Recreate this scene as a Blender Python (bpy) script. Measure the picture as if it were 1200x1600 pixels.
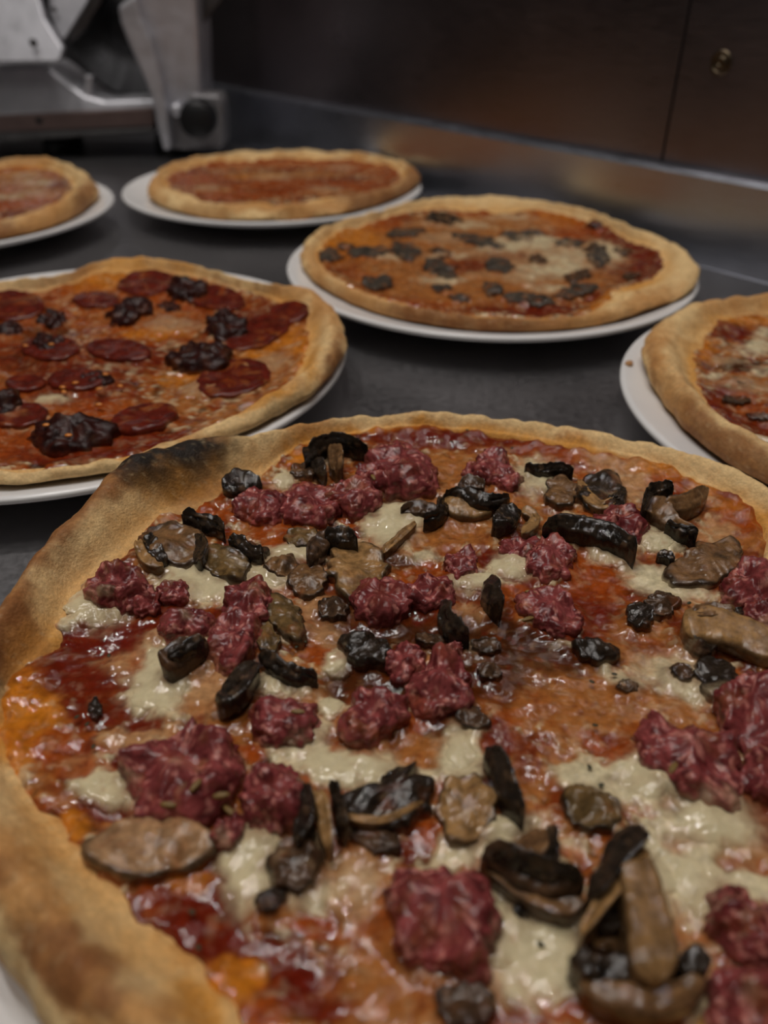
import bpy, math
import numpy as np

for o in list(bpy.data.objects):
    bpy.data.objects.remove(o)
scene = bpy.context.scene
COL = scene.collection

# ---------------------------------------------------------------- camera
cam = bpy.data.cameras.new('camera'); camera = bpy.data.objects.new('camera', cam); COL.objects.link(camera)
cam.sensor_width = 36; cam.lens = 28.125; cam.clip_start = .01
camera.location = (0, 0, .202); camera.rotation_euler = (math.radians(90 - 34.06), 0, 0)
cam.dof.use_dof = True; cam.dof.focus_distance = .285; cam.dof.aperture_fstop = 7.5
scene.camera = camera

# ---------------------------------------------------------------- light
world = bpy.data.worlds.new('kitchen_air'); scene.world = world; world.use_nodes = True
world.node_tree.nodes['Background'].inputs[0].default_value = (1, .95, .92, 1)
world.node_tree.nodes['Background'].inputs[1].default_value = .035

def area(name, loc, target, sx, sy, power, color):
    l = bpy.data.lights.new(name, 'AREA'); l.shape = 'RECTANGLE'; l.size = sx; l.size_y = sy; l.energy = power; l.color = color
    o = bpy.data.objects.new(name, l); COL.objects.link(o); o.location = loc
    d = np.array(target, float) - np.array(loc, float)
    from mathutils import Vector
    o.rotation_euler = Vector(d).to_track_quat('-Z', 'Y').to_euler()
    return o
for lx, ly, w in ((-.55, .25, 2.6), (0, .2, 2.6), (.35, .35, 2.2), (-.6, .85, 2.8), (-.1, .85, 3.0), (-.35, .55, 2.6)):
    area('ceiling_downlight', (lx, ly, 1.7), (lx * .6, ly * .8 + .1, 0), .05, .05, w, (1, .95, .90))
area('ceiling_lamp', (-.45, -.45, 1.7), (-.1, .5, 0), .12, 1.2, 2.6, (1, .95, .90))

scene.view_settings.view_transform = 'Standard'; scene.view_settings.look = 'None'
scene.view_settings.gamma = 1; scene.view_settings.use_curve_mapping = False
scene.view_settings.exposure = 0

# ---------------------------------------------------------------- noise and field helpers (numpy)
_rng = np.random.RandomState(7)
_PERM = np.concatenate([_rng.permutation(512)] * 3)
_G2 = np.stack([np.cos(np.arange(512) * 2.39996), np.sin(np.arange(512) * 2.39996)], -1)
_g = _rng.normal(size=(512, 3)); _G3 = _g / np.linalg.norm(_g, axis=1)[:, None]
_J3 = _rng.rand(512, 3)

def noise2(x, y, seed=0):
    x = x + seed * 17.31; y = y + seed * 9.77
    xi = np.floor(x).astype(int); yi = np.floor(y).astype(int)
    fx = x - xi; fy = y - yi
    u = fx * fx * fx * (fx * (fx * 6 - 15) + 10); v = fy * fy * fy * (fy * (fy * 6 - 15) + 10)
    def g(i, j, dx, dy):
        h = _PERM[(_PERM[i & 511] + j) & 511]
        G = _G2[h]; return G[..., 0] * dx + G[..., 1] * dy
    a = g(xi, yi, fx, fy); b = g(xi + 1, yi, fx - 1, fy)
    c = g(xi, yi + 1, fx, fy - 1); d = g(xi + 1, yi + 1, fx - 1, fy - 1)
    return 1.5 * ((a * (1 - u) + b * u) * (1 - v) + (c * (1 - u) + d * u) * v)

def fbm2(x, y, seed=0, octv=4, gain=.5):
    s = 0; a = 1; t = 0
    for k in range(octv):
        s = s + a * noise2(x * 2 ** k, y * 2 ** k, seed + k * 3.7); t += a; a *= gain
    return s / t

def noise3(p, seed=0):
    p = p + seed * np.array([13.1, 7.7, 3.3])
    i = np.floor(p).astype(int); f = p - i
    w = f * f * f * (f * (f * 6 - 15) + 10)
    out = 0
    for dx in (0, 1):
        for dy in (0, 1):
            for dz in (0, 1):
                h = _PERM[(_PERM[(_PERM[(i[..., 0] + dx) & 511] + i[..., 1] + dy) & 511] + i[..., 2] + dz) & 511]
                G = _G3[h]
                d = G[..., 0] * (f[..., 0] - dx) + G[..., 1] * (f[..., 1] - dy) + G[..., 2] * (f[..., 2] - dz)
                out = out + d * (w[..., 0] if dx else 1 - w[..., 0]) * (w[..., 1] if dy else 1 - w[..., 1]) * (w[..., 2] if dz else 1 - w[..., 2])
    return out * 1.6

def fbm3(p, seed=0, octv=3, gain=.5):
    s = 0; a = 1; t = 0
    for k in range(octv):
        s = s + a * noise3(p * 2 ** k, seed + k * 2.3); t += a; a *= gain
    return s / t

def worley3(p, seed=0):
    p = p + seed * 5.17
    i = np.floor(p).astype(int); f1 = np.full(p.shape[:-1], 9.)
    idv = np.zeros(p.shape[:-1], int)
    for dx in (-1, 0, 1):
        for dy in (-1, 0, 1):
            for dz in (-1, 0, 1):
                h = _PERM[(_PERM[(_PERM[(i[..., 0] + dx) & 511] + i[..., 1] + dy) & 511] + i[..., 2] + dz) & 511]
                c = i + np.array([dx, dy, dz]) + _J3[h]
                d = np.linalg.norm(p - c, axis=-1)
                m = d < f1; f1 = np.where(m, d, f1); idv = np.where(m, h, idv)
    return f1, idv

def sstep(a, b, x):
    t = np.clip((x - a) / (b - a), 0, 1); return t * t * (3 - 2 * t)

def polar_fn(samples):
    """periodic radius function from (angle, value) samples, lightly smoothed"""
    s = sorted(samples); a = np.array([q[0] for q in s]); v = np.array([q[1] for q in s])
    a = np.concatenate([a - 2 * np.pi, a, a + 2 * np.pi]); v = np.concatenate([v, v, v])
    g = np.linspace(-np.pi, np.pi, 720, endpoint=False); y = np.interp(g, a, v)
    k = np.exp(-.5 * (np.arange(-14, 15) / 5.) ** 2); k /= k.sum()
    y = np.convolve(np.concatenate([y[-14:], y, y[:14]]), k, 'valid')
    gg = np.append(g, np.pi); yy = np.append(y, y[0])
    return lambda th: np.interp((th + np.pi) % (2 * np.pi) - np.pi, gg, yy)

class PizzaField:
    """heights and shape of one pizza, in metres about its own centre"""
    def __init__(self, d):
        self.Ro = polar_fn(d['outer']); self.Ri = polar_fn(d['inner']); self.Hc = polar_fn(d['rise'])
        self.zi = d['zi']; self.zb = d['zb']; self.und = d['und']; self.seed = d['seed']; self.tilt = d.get('tilt', (0, 0))
    def top(self, x, y):
        """height of the sauced surface"""
        r = np.hypot(x, y); th = np.arctan2(y, x); ri = self.Ri(th)
        z = self.zi + self.und * (.9 * fbm2(x * 28, y * 28, self.seed, 3) + .25 * noise2(x * 130, y * 130, self.seed + 5))
        z = z + .0035 * sstep(.86, 1.02, r / ri)
        return z + self.tilt[0] * x + self.tilt[1] * y

# ---------------------------------------------------------------- measured layout, metres
CRUMB = [0.1353, 0.4119, 0.0225]
PLATES = {'A': [-0.179, 0.431], 'B': [-0.1118, 0.8612], 'C': [0.0781, 0.6001], 'D': [0.2733, 0.3642], 'E': [-0.4042, 0.7665], 'M': [0.0172, 0.1815]}
SLICER = {'arm': ([[-0.3396, 0.2114], [-0.317, 0.2114], [-0.3423, 0.1713], [-0.3694, 0.1414], [-0.3862, 0.1292], [-0.3925, 0.1333], [-0.3731, 0.1535], [-0.3585, 0.1713]], 1.145),
 'base_lip': ([[-0.5376, 0.0333], [-0.2918, 0.0422], [-0.2936, 0.0311], [-0.5427, 0.016]], 1.115),
 'base_strip': ([[-0.5354, 0.0481], [-0.2903, 0.059], [-0.2935, 0.0392], [-0.5409, 0.0295]], 1.12),
 'base_top': ([[-0.5239, 0.1021], [-0.4281, 0.1041], [-0.4183, 0.0986], [-0.4006, 0.0852], [-0.3795, 0.0716], [-0.3564, 0.0658], [-0.2872, 0.068], [-0.2892, 0.0556], [-0.5415, 0.0423]], 1.13),
 'blade': ([[-0.3217, 0.1447], [-0.2362, 0.1447]], 1.19),
 'bracket': ([[-0.2153, 0.2114], [-0.1925, 0.2114], [-0.1969, 0.1731], [-0.2232, 0.1493]], 1.15),
 'carriage': ([[-0.4785, 0.211], [-0.406, 0.211], [-0.4108, 0.1744], [-0.4053, 0.1541], [-0.3942, 0.1373], [-0.3855, 0.1255], [-0.3894, 0.1148], [-0.3954, 0.1121], [-0.5079, 0.1115]], 1.1),
 'column': ([[-0.2929, 0.2112], [-0.2187, 0.2112], [-0.2207, 0.1737], [-0.2234, 0.1345], [-0.2314, 0.0664], [-0.2739, 0.0577], [-0.2767, 0.0864], [-0.2792, 0.1108], [-0.2832, 0.1345], [-0.2899, 0.1543],
             [-0.2931, 0.1801]],
            1.125),
 'column_foot': ([[-0.2772, 0.0643], [-0.2346, 0.068], [-0.2506, 0.0089], [-0.279, 0.0089]], 1.13),
 'dial': ([[-0.2592, 0.0582], [-0.252, 0.0582]], 1.11),
 'gauge': ([[-0.4048, 0.2114], [-0.3411, 0.2114], [-0.3624, 0.1711], [-0.3779, 0.1533], [-0.3917, 0.1371], [-0.3995, 0.1303], [-0.4058, 0.1412], [-0.4118, 0.1626]], 1.15),
 'knob': ([[-0.2286, 0.0516], [-0.2071, 0.0516]], 1.1),
 'knob_box': ([[-0.2465, 0.0727], [-0.2397, 0.0756], [-0.2079, 0.0742], [-0.2031, 0.067], [-0.2062, 0.0175], [-0.2111, 0.0114], [-0.2516, 0.0114]], 1.12),
 'leg': ([[-0.3103, 0.1681], [-0.3097, 0.1516], [-0.3052, 0.1347], [-0.2984, 0.1128], [-0.29, 0.089], [-0.2857, 0.068], [-0.2847, 0.0392], [-0.2808, 0.0125], [-0.2707, 0.0148], [-0.2694, 0.0609], [-0.2706, 0.089],
          [-0.273, 0.1128], [-0.2769, 0.136], [-0.2835, 0.1554], [-0.2866, 0.1806]],
         1.1),
 'post': ([[-0.3764, 0.0934], [-0.3675, 0.0934], [-0.3725, 0.069], [-0.3815, 0.069]], 1.14),
 'screw_a': ([[-0.4168, 0.1314], [-0.4123, 0.1314]], 1.1),
 'screw_b': ([[-0.4022, 0.1633], [-0.3991, 0.1633]], 1.15),
 'screw_c': ([[-0.438, 0.0451], [-0.4339, 0.0451]], 1.12)}
PIZZAS = {
 'M': {
  'center': [0.0172, 0.1815],
  'outer': [(-2.8798, 0.138), (-2.618, 0.138), (-2.3909, 0.1363), (-2.3275, 0.136), (-2.2558, 0.1364), (-1.8326, 0.138), (-1.5708, 0.138), (-1.309, 0.138), (-1.0472, 0.138), (-0.7854, 0.138), (-0.5236, 0.138), (-0.2618, 0.138),
    (0.0, 0.138), (0.2618, 0.138), (0.5953, 0.1662), (0.7616, 0.1634), (0.9325, 0.1601), (1.1109, 0.1568), (1.2965, 0.1538), (1.489, 0.1544), (1.683, 0.1536), (1.8779, 0.154), (2.0118, 0.1461), (2.1651, 0.142),
    (2.3107, 0.1525), (2.4633, 0.1541), (2.6416, 0.1481), (2.8407, 0.1429), (3.0035, 0.1421)],
  'inner': [(-3.1331, 0.124), (-3.049, 0.1283), (-2.9532, 0.1298), (-2.7804, 0.1251), (-2.6332, 0.1187), (-2.5379, 0.1144), (-2.4234, 0.1138), (-2.3303, 0.1097), (-2.2696, 0.1116), (-2.1754, 0.1123), (-2.0923, 0.1104),
    (-2.0094, 0.1174), (-1.5708, 0.116), (-1.309, 0.116), (-1.0472, 0.116), (-0.7854, 0.116), (-0.5236, 0.116), (-0.2618, 0.116), (0.0, 0.116), (0.2618, 0.116), (0.5248, 0.1522), (0.7071, 0.1505), (0.9028, 0.1512),
    (1.0819, 0.144), (1.2844, 0.1448), (1.4869, 0.1463), (1.6879, 0.1457), (1.8541, 0.1447), (1.9658, 0.1408), (2.1005, 0.1282), (2.3312, 0.1196), (2.4911, 0.1265), (2.6354, 0.1247), (2.7429, 0.1214), (2.8604, 0.1264),
    (2.9554, 0.1252), (3.0663, 0.1208)],
  'rise': [(1.5708, 0.0045), (1.0472, 0.0045), (0.5236, 0.0055), (0.0, 0.008), (1.85, 0.005), (2.0246, 0.01), (2.234, 0.016), (2.4435, 0.018), (2.6529, 0.014), (2.8798, 0.013), (3.1416, 0.013), (-2.618, 0.014), (-2.0944, 0.013),
    (-1.5708, 0.012), (-0.7854, 0.012)],
  'zi': 0.0255,
  'zb': 0.014,
  'und': 0.0026,
  'seed': 3,
  'paint': [(-0.0123, 0.0717, 87.1, 23.4, 61.9, -79.8, 'W', 1.4), (-0.0499, 0.0517, 102.0, 9.1, 6.4, -198.8, 'W', 1), (-0.0621, 0.0378, 70.5, 1.1, -57.6, -211.5, 'W', 1.2), (-0.0822, 0.0369, 76.7, 6.1, -24.8, -105.0, 'W', 1.3),
    (-0.1128, 0.02, 97.9, 21.7, 2.4, -120.1, 'W', 1.4), (-0.0848, -0.0095, 116.4, 57.8, 33.1, -66.1, 'W', 1.5), (-0.0808, 0.0081, 121.7, 17.8, -36.8, -285.9, 'W', 1), (-0.0834, -0.0198, 119.1, 28.6, -4.2, -221.5, 'W', 1.3),
    (0.0476, 0.1065, 123.3, -19.0, -1.1, -65.1, 'W', 0.9), (0.0286, 0.0445, 119.3, -28.8, -40.0, -126.9, 'W', 1.1), (0.015, 0.0351, 118.3, -6.4, 19.4, -180.0, 'W', 1), (0.0658, 0.0516, 95.8, -44.2, -90.7, -140.3, 'W', 0.9),
    (0.0842, 0.0594, 122.9, -39.8, -29.8, -187.4, 'W', 1), (0.1009, 0.0116, 133.7, -83.9, -168.8, -215.0, 'W', 1.2), (0.081, 0.0353, 73.3, -31.4, -63.7, -147.1, 'W', 1.2),
    (-0.031, -0.0028, 211.2, 10.0, 2.6, -146.8, 'W', 0.9), (-0.0505, -0.0131, 115.0, 28.2, 40.7, -184.1, 'W', 0.9), (-0.0335, -0.0221, 283.9, 16.9, -12.9, -225.1, 'W', 1.3),
    (-0.0241, -0.0424, 64.6, -3.0, -20.2, -186.9, 'W', 1.2), (-0.0399, -0.0378, 131.3, 11.6, 11.8, -187.3, 'W', 1.1), (-0.0906, -0.0496, 140.2, -0.7, -62.3, -189.6, 'W', 1.3),
    (-0.0492, -0.0708, 160.5, -18.2, -24.5, -99.8, 'W', 1.3), (0.0034, -0.0375, 220.4, -17.5, 0.1, -113.7, 'W', 1.4), (0.013, -0.0614, 138.9, 17.5, 70.7, -264.6, 'W', 1.2),
    (-0.0, -0.0657, 129.3, 44.5, 112.2, -225.1, 'W', 0.8), (0.0161, -0.0915, 109.5, -17.5, 1.5, -118.5, 'W', 1.4), (0.0104, -0.0815, 293.2, 65.4, 47.9, -130.3, 'W', 1.1),
    (0.0552, -0.0463, 71.6, -36.5, -53.2, -147.4, 'W', 1.5), (0.0638, -0.0606, 78.3, -25.4, 0.8, -125.7, 'W', 1.5), (0.0411, -0.0811, 165.9, -13.2, 28.6, -141.8, 'W', 0.7),
    (0.055, -0.0746, 151.1, 21.7, 44.0, -105.1, 'W', 1.3), (-0.0232, -0.0749, 151.5, 4.0, -0.1, -143.7, 'P', 1.2), (-0.0334, -0.0784, 141.9, 62.1, 115.9, -254.5, 'W', 0.8),
    (0.0682, -0.075, 174.2, -66.0, -23.8, -233.1, 'W', 1.2), (0.0715, -0.0098, 73.7, -42.0, -63.0, -101.9, 'W', 1.1), (0.0524, -0.0094, 111.8, -74.3, -185.4, -192.4, 'W', 0.7),
    (0.0472, -0.1044, 157.7, -61.2, -10.9, -242.2, 'W', 0.8), (-0.0585, 0.1016, 211.6, 19.9, 46.1, -154.1, 'W', 0.8), (-0.0032, 0.0506, 164.8, -6.5, 17.5, -219.7, 'W', 0.5),
    (0.0382, -0.0471, 92.7, -48.8, -83.9, -163.7, 'W', 1), (0.0459, -0.0691, 215.6, -61.4, 4.3, -192.4, 'W', 0.7), (0.0219, -0.0738, 265.8, -46.2, -0.8, -176.5, 'W', 0.8),
    (0.011, 0.0035, 357.0, -32.8, -41.7, -347.6, 'W', 0.8), (0.0552, 0.0112, 240.1, -56.4, 14.1, -326.7, 'T', 1), (0.0658, 0.0125, 112.9, -58.1, -104.0, -170.5, 'T', 1), (0.0037, 0.0935, 152.8, -7.9, 9.6, -183.1, 'T', 1),
    (-0.0981, -0.0409, 196.9, 62.9, 22.7, -376.4, 'P', 0.7), (-0.0871, -0.0333, 112.9, 29.2, -2.3, -325.2, 'P', 0.9), (-0.0388, -0.0293, 163.4, 13.3, -2.1, -301.3, 'W', 0.8),
    (-0.0682, -0.0108, 137.8, -11.2, -34.7, -79.7, 'P', 1), (-0.0382, 0.0164, 158.9, 10.6, -0.9, -93.6, 'P', 1), (0.0156, 0.1104, 92.0, -7.3, 3.1, -88.7, 'T', 1), (0.0106, 0.1194, 89.7, -5.9, 0.2, -134.6, 'T', 1),
    (0.0313, 0.0844, 77.1, -17.1, -45.3, -123.1, 'T', 1), (0.007, 0.064, 68.1, 1.1, 36.5, -136.0, 'T', 1), (0.0381, -0.0225, 44.4, -14.8, -29.3, -126.8, 'T', 1.1), (0.0647, 0.0009, 80.4, -37.1, -49.4, -123.7, 'T', 0.8),
    (0.0329, -0.01, 83.8, -30.8, -51.6, -157.5, 'T', 0.8), (-0.0102, -0.0356, 71.3, -1.9, -1.9, -170.7, 'T', 1), (0.0199, -0.0464, 147.7, -21.5, 4.8, -125.6, 'T', 0.7),
    (-0.0144, -0.0928, 79.7, 12.9, 18.2, -119.2, 'T', 1.2), (-0.0172, -0.1021, 84.6, 0.0, -1.7, -193.7, 'T', 1), (-0.0028, -0.0843, 349.6, -24.4, -9.1, -218.2, 'T', 0.6),
    (0.0678, -0.0674, 130.5, -46.9, -7.4, -295.8, 'T', 0.8), (0.0475, -0.0144, 68.8, -39.0, -105.1, -149.4, 'T', 0.8), (0.0675, -0.0228, 87.1, -44.4, -87.6, -224.9, 'T', 0.9),
    (0.0775, -0.0418, 192.6, -71.0, 6.6, -239.7, 'P', 0.6), (0.0791, 0.1159, 60.5, -17.8, -67.5, -166.3, 'P', 0.7), (0.0855, 0.0971, 112.8, -27.3, -10.0, -113.8, 'P', 0.9),
    (0.1097, 0.0671, 136.4, -47.2, 3.6, -119.2, 'P', 0.6), (-0.0495, -0.0297, 130.0, 53.5, 93.3, -180.5, 'T', 0.8), (-0.0588, -0.0277, 184.7, 28.9, 3.4, -296.7, 'T', 0.8),
    (-0.073, -0.0202, 133.6, 28.1, -10.6, -237.8, 'T', 0.7), (-0.0984, -0.0025, 194.0, 54.9, -1.8, -154.8, 'P', 0.8), (-0.0936, 0.0067, 203.1, 50.0, -4.1, -216.4, 'P', 0.7),
    (-0.024, 0.0397, 111.0, 2.2, 0.1, -83.7, 'T', 0.7), (0.0752, -0.0603, 208.5, -80.8, 0.7, -137.9, 'P', 0.6), (0.0468, -0.0911, 242.4, -77.2, -6.1, -233.6, 'T', 0.6),
    (-0.0041, -0.1022, 127.0, -9.4, -0.9, -251.6, 'T', 0.6), (-0.0395, -0.0832, 175.4, 17.4, 30.3, -346.5, 'T', 0.7), (-0.0027, 0.1387, 49.2, -2.5, -4.2, -120.4, 'R', 1.3),
    (0.0234, 0.1377, 57.3, -8.6, -29.1, -137.6, 'R', 1.2), (0.0558, 0.1242, 49.4, -14.5, -86.7, -188.8, 'O', 1), (0.0831, 0.1218, 59.0, -19.2, -65.1, -191.0, 'O', 1), (0.0456, 0.1317, 57.7, -12.5, -47.4, -134.3, 'R', 0.8),
    (-0.0201, 0.1449, 42.4, 1.0, 8.6, -206.7, 'Y', 1), (0.0299, 0.1457, 37.4, -5.5, -37.8, -232.7, 'Y', 1), (0.0689, 0.1348, 42.8, -12.1, -67.4, -150.9, 'Y', 1), (0.0989, 0.1087, 71.5, -30.4, -73.8, -123.7, 'Y', 0.9),
    (-0.0519, 0.1194, 132.2, 77.1, 160.5, -108.4, 'Y', 1), (-0.0862, 0.0786, 88.1, 7.2, -4.8, -223.2, 'O', 1.1), (-0.0951, 0.0801, 287.0, 53.9, 27.1, -323.4, 'R', 1), (-0.1094, 0.0637, 346.9, 56.6, -25.9, -109.7, 'R', 1),
    (-0.0592, 0.0622, 159.4, 18.8, -0.9, -131.1, 'O', 1), (-0.105, 0.0072, 59.6, 34.0, 72.3, -96.9, 'R', 1.5), (-0.1133, -0.0048, 103.2, 60.8, 88.9, -88.0, 'R', 1.4), (-0.0914, 0.0191, 151.9, 62.6, 90.8, -204.0, 'R', 1.2),
    (-0.0947, -0.0028, 315.6, 80.7, -0.5, -154.5, 'O', 1.2), (-0.1035, -0.0113, 87.3, 32.0, 33.8, -174.2, 'R', 1), (-0.119, -0.0248, 124.3, 46.1, 11.9, -79.8, 'Y', 1), (-0.109, -0.0356, 120.4, 27.0, -9.0, -132.4, 'O', 0.9),
    (-0.1148, -0.0407, 301.9, 111.0, 17.0, -157.1, 'Y', 0.9), (-0.1, -0.0375, 242.8, 74.7, 14.9, -260.5, 'R', 0.8), (-0.0859, -0.0283, 163.1, 43.1, -1.7, -290.4, 'R', 1),
    (-0.0985, -0.0221, 109.9, 33.4, 9.4, -193.3, 'R', 1.1), (-0.0974, -0.043, 299.3, 92.2, 20.9, -265.3, 'O', 0.9), (-0.0877, -0.0569, 189.7, 53.9, 81.5, -525.4, 'R', 1),
    (-0.101, -0.0519, 178.1, -36.9, -161.6, -264.8, 'T', 0.7), (-0.0943, -0.0618, 318.3, -23.0, -186.2, -336.1, 'Y', 0.9), (-0.102, -0.0511, 273.1, 15.8, -141.9, -446.2, 'R', 0.6),
    (-0.0615, -0.0839, 107.5, 7.3, -16.2, -139.1, 'R', 1.5), (-0.0688, -0.0798, 271.6, 66.6, 19.4, -181.3, 'O', 1.1), (-0.0618, -0.0762, 227.7, 48.4, 20.9, -328.0, 'Y', 1),
    (-0.0556, -0.0778, 224.6, 37.2, -5.8, -223.5, 'R', 1), (-0.0548, -0.0896, 146.2, 20.6, -9.8, -436.9, 'R', 1.4), (-0.0449, -0.0911, 120.6, -6.0, -63.8, -532.7, 'R', 1.4),
    (-0.0368, -0.0969, 281.0, 77.7, 31.8, -173.3, 'R', 1.5), (-0.0491, -0.0985, 172.8, 31.5, 12.3, -183.8, 'Y', 1.1), (-0.043, -0.1039, 196.0, 30.5, 16.0, -242.5, 'O', 1.1),
    (-0.0516, -0.1059, 194.6, 35.3, -8.0, -282.1, 'O', 1), (-0.029, -0.1027, 174.7, 11.5, 15.5, -316.4, 'R', 1.1), (-0.0308, -0.0855, 234.1, 98.9, 141.2, -348.2, 'O', 1.2),
    (-0.0172, -0.0825, 276.6, -186.2, -68.8, -88.6, 'O', 0.5), (-0.0228, -0.0885, 177.3, 4.4, -18.0, -749.2, 'O', 0.6), (-0.0077, -0.0615, 196.1, -8.3, 2.9, -239.1, 'O', 1),
    (-0.0125, -0.0649, 213.4, -4.2, -4.4, -420.3, 'R', 0.8), (0.021, -0.0411, 322.3, -46.7, 2.9, -201.8, 'R', 1.4), (0.0148, -0.0325, 215.6, -24.5, 8.0, -215.1, 'R', 0.9),
    (0.0201, -0.0197, 88.2, -23.4, -39.3, -159.2, 'O', 0.7), (0.0572, 0.0387, 110.4, -24.6, 5.3, -68.8, 'O', 1.2), (0.0507, 0.0191, 100.9, -33.3, -22.6, -78.4, 'R', 1.3),
    (0.0402, 0.0196, 157.0, -27.9, 3.2, -159.6, 'R', 0.8), (0.02, 0.0504, 143.3, -14.7, -8.1, -229.3, 'R', 1.3), (0.0298, 0.037, 130.8, -25.5, -27.4, -264.8, 'R', 1.2), (0.0092, 0.0306, 152.5, -11.2, -20.9, -274.5, 'R', 1),
    (-0.0172, 0.0466, 108.4, 0.0, 0.2, -181.2, 'B', 1.0), (-0.0235, 0.0175, 78.8, 1.6, 1.9, -94.0, 'B', 2.0), (-0.0089, 0.0112, 96.8, -2.7, -3.8, -127.2, 'B', 1.8), (-0.0045, 0.0189, 118.1, -4.8, -8.1, -166.8, 'R', 1.1),
    (-0.0194, 0.0289, 134.7, 0.9, -1.1, -139.8, 'R', 0.8), (0.0103, 0.0065, 123.3, -11.2, -2.1, -110.0, 'B', 1.5), (0.0236, 0.0082, 79.8, -20.2, -40.2, -145.0, 'B', 1.8),
    (0.0283, -0.0022, 83.9, -18.0, -10.9, -139.6, 'B', 1.5), (0.0175, -0.0101, 86.5, -9.9, -0.7, -119.2, 'B', 1.8), (0.0008, -0.0296, 163.7, -11.3, -13.9, -229.0, 'B', 1.2),
    (-0.023, -0.0101, 101.6, 15.2, 42.6, -155.3, 'B', 1.7), (0.0416, -0.0047, 126.8, -25.6, 4.9, -257.3, 'B', 1.0), (-0.0042, 0.093, 89.4, 13.9, 115.6, -158.9, 'B', 1.5),
    (-0.0172, 0.0824, 123.3, 23.4, 134.1, -193.5, 'B', 1.4), (0.0216, 0.025, 97.5, 12.5, 106.4, -194.3, 'O', 0.8), (0.0124, 0.0185, 198.2, -18.8, -15.5, -188.0, 'P', 0.7),
    (-0.0135, -0.026, 137.2, -1.8, -5.0, -315.9, 'O', 0.8), (-0.0375, -0.0459, 593.0, 48.6, 10.2, -476.4, 'O', 1), (-0.0242, -0.0382, 239.4, 6.2, 47.1, -593.1, 'O', 0.9),
    (-0.0527, -0.0389, 240.3, 32.1, -3.7, -341.4, 'O', 0.9), (0.0324, -0.0555, 121.0, -4.0, 78.3, -408.1, 'O', 1.1), (0.0566, -0.0294, 184.5, -54.2, 7.4, -328.8, 'O', 0.7),
    (0.0395, -0.0331, 282.1, -56.1, -1.0, -403.0, 'O', 0.9), (0.0463, -0.0379, 166.5, -64.3, -86.0, -294.3, 'O', 0.8), (0.0429, -0.0488, 249.0, -58.1, 4.6, -325.1, 'R', 0.7),
    (0.0557, -0.0639, 213.9, -59.4, -6.1, -283.8, 'O', 0.9), (0.067, -0.0697, 164.4, -54.3, -10.2, -542.6, 'O', 0.7), (0.1236, 0.0766, 93.6, -54.9, -62.1, -61.9, 'O', 1.1),
    (0.1231, 0.0854, 117.6, -41.4, -12.6, -110.9, 'R', 0.7), (0.0989, 0.0985, 113.6, -29.6, -24.3, -202.9, 'O', 1), (0.1125, 0.0923, 165.6, -48.1, -46.5, -253.1, 'Y', 0.9),
    (0.1224, 0.0603, 185.7, -69.2, -52.3, -146.3, 'T', 0.8), (0.0449, -0.0331, 566.8, -123.7, -14.4, -598.7, 'R', 1), (0.1194, 0.0818, 87.2, -43.8, -103.1, -150.7, 'Y', 0.6),
    (0.0219, -0.1031, 259.1, -57.1, -15.5, -344.6, 'O', 1.2), (-0.0106, -0.1008, 378.3, -14.1, -11.3, -460.4, 'O', 0.8), (-0.0504, -0.0056, 170.2, 18.6, -9.1, -385.0, 'T', 0.6),
    (-0.0372, 0.0007, 227.8, 15.0, 12.2, -253.0, 'O', 0.9), (-0.0502, 0.0307, 161.3, -3.1, -56.3, -254.0, 'O', 0.8), (0.0316, -0.0382, 241.1, -39.7, -13.8, -376.2, 'T', 0.7),
    (-0.0144, 0.1189, 257.3, -1.7, 1.7, -177.2, 'R', 1), (0.0409, 0.05, 107.2, -17.8, 3.4, -216.4, 'O', 0.7), (-0.0036, 0.0399, 130.2, -5.4, 1.5, -181.9, 'O', 0.6), (0.008, 0.079, 110.2, -7.4, 12.6, -215.6, 'O', 0.6),
    (-0.0293, 0.0039, 410.7, 16.9, -56.8, -329.4, 'O', 0.6), (0.0636, 0.0039, 119.6, -54.0, -122.3, -281.6, 'R', 0.7), (0.0509, 0.0012, 253.0, -55.8, -22.9, -255.0, 'T', 0.8),
    (0.0312, 0.1291, 136.3, -14.0, -29.5, -211.4, 'T', 0.8), (0.0525, 0.1205, 201.4, -28.6, -21.7, -202.9, 'O', 1), (0.0508, -0.0956, 314.8, -117.5, -11.1, -169.8, 'P', 0.7),
    (0.0569, -0.0516, 305.3, -92.0, -9.4, -508.0, 'O', 0.4), (0.0823, -0.0175, 223.6, -76.7, -8.7, -341.5, 'W', 0.6), (0.0074, -0.0694, 410.2, -48.0, -51.7, -670.8, 'O', 0.5),
    (0.0877, -0.0737, -95.6, 30.2, 58.0, 105.2, 'W', 1.4), (0.1054, -0.0136, -202.0, 44.0, 168.5, 337.3, 'P', 0.7), (0.0873, -0.0587, -68.6, 0.4, -14.2, 120.1, 'R', 1.5),
    (0.1005, -0.0525, -119.8, -1.1, -33.0, 120.7, 'R', 1.4), (0.1122, -0.0237, -117.8, 36.8, 74.0, 110.2, 'O', 0.9), (0.0964, -0.0301, -111.9, 26.0, 88.5, 172.1, 'R', 1.1),
    (0.1126, 0.0064, -264.2, 179.1, 329.3, 198.0, 'Y', 0.9), (0.0048, -0.1133, -60.8, 103.2, 88.0, 88.9, 'R', 1.4), (0.0356, -0.109, -27.0, 120.4, 132.4, -9.0, 'O', 0.9),
    (0.0911, -0.0449, 6.0, 120.6, 532.7, -63.8, 'R', 1.4)],
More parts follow.
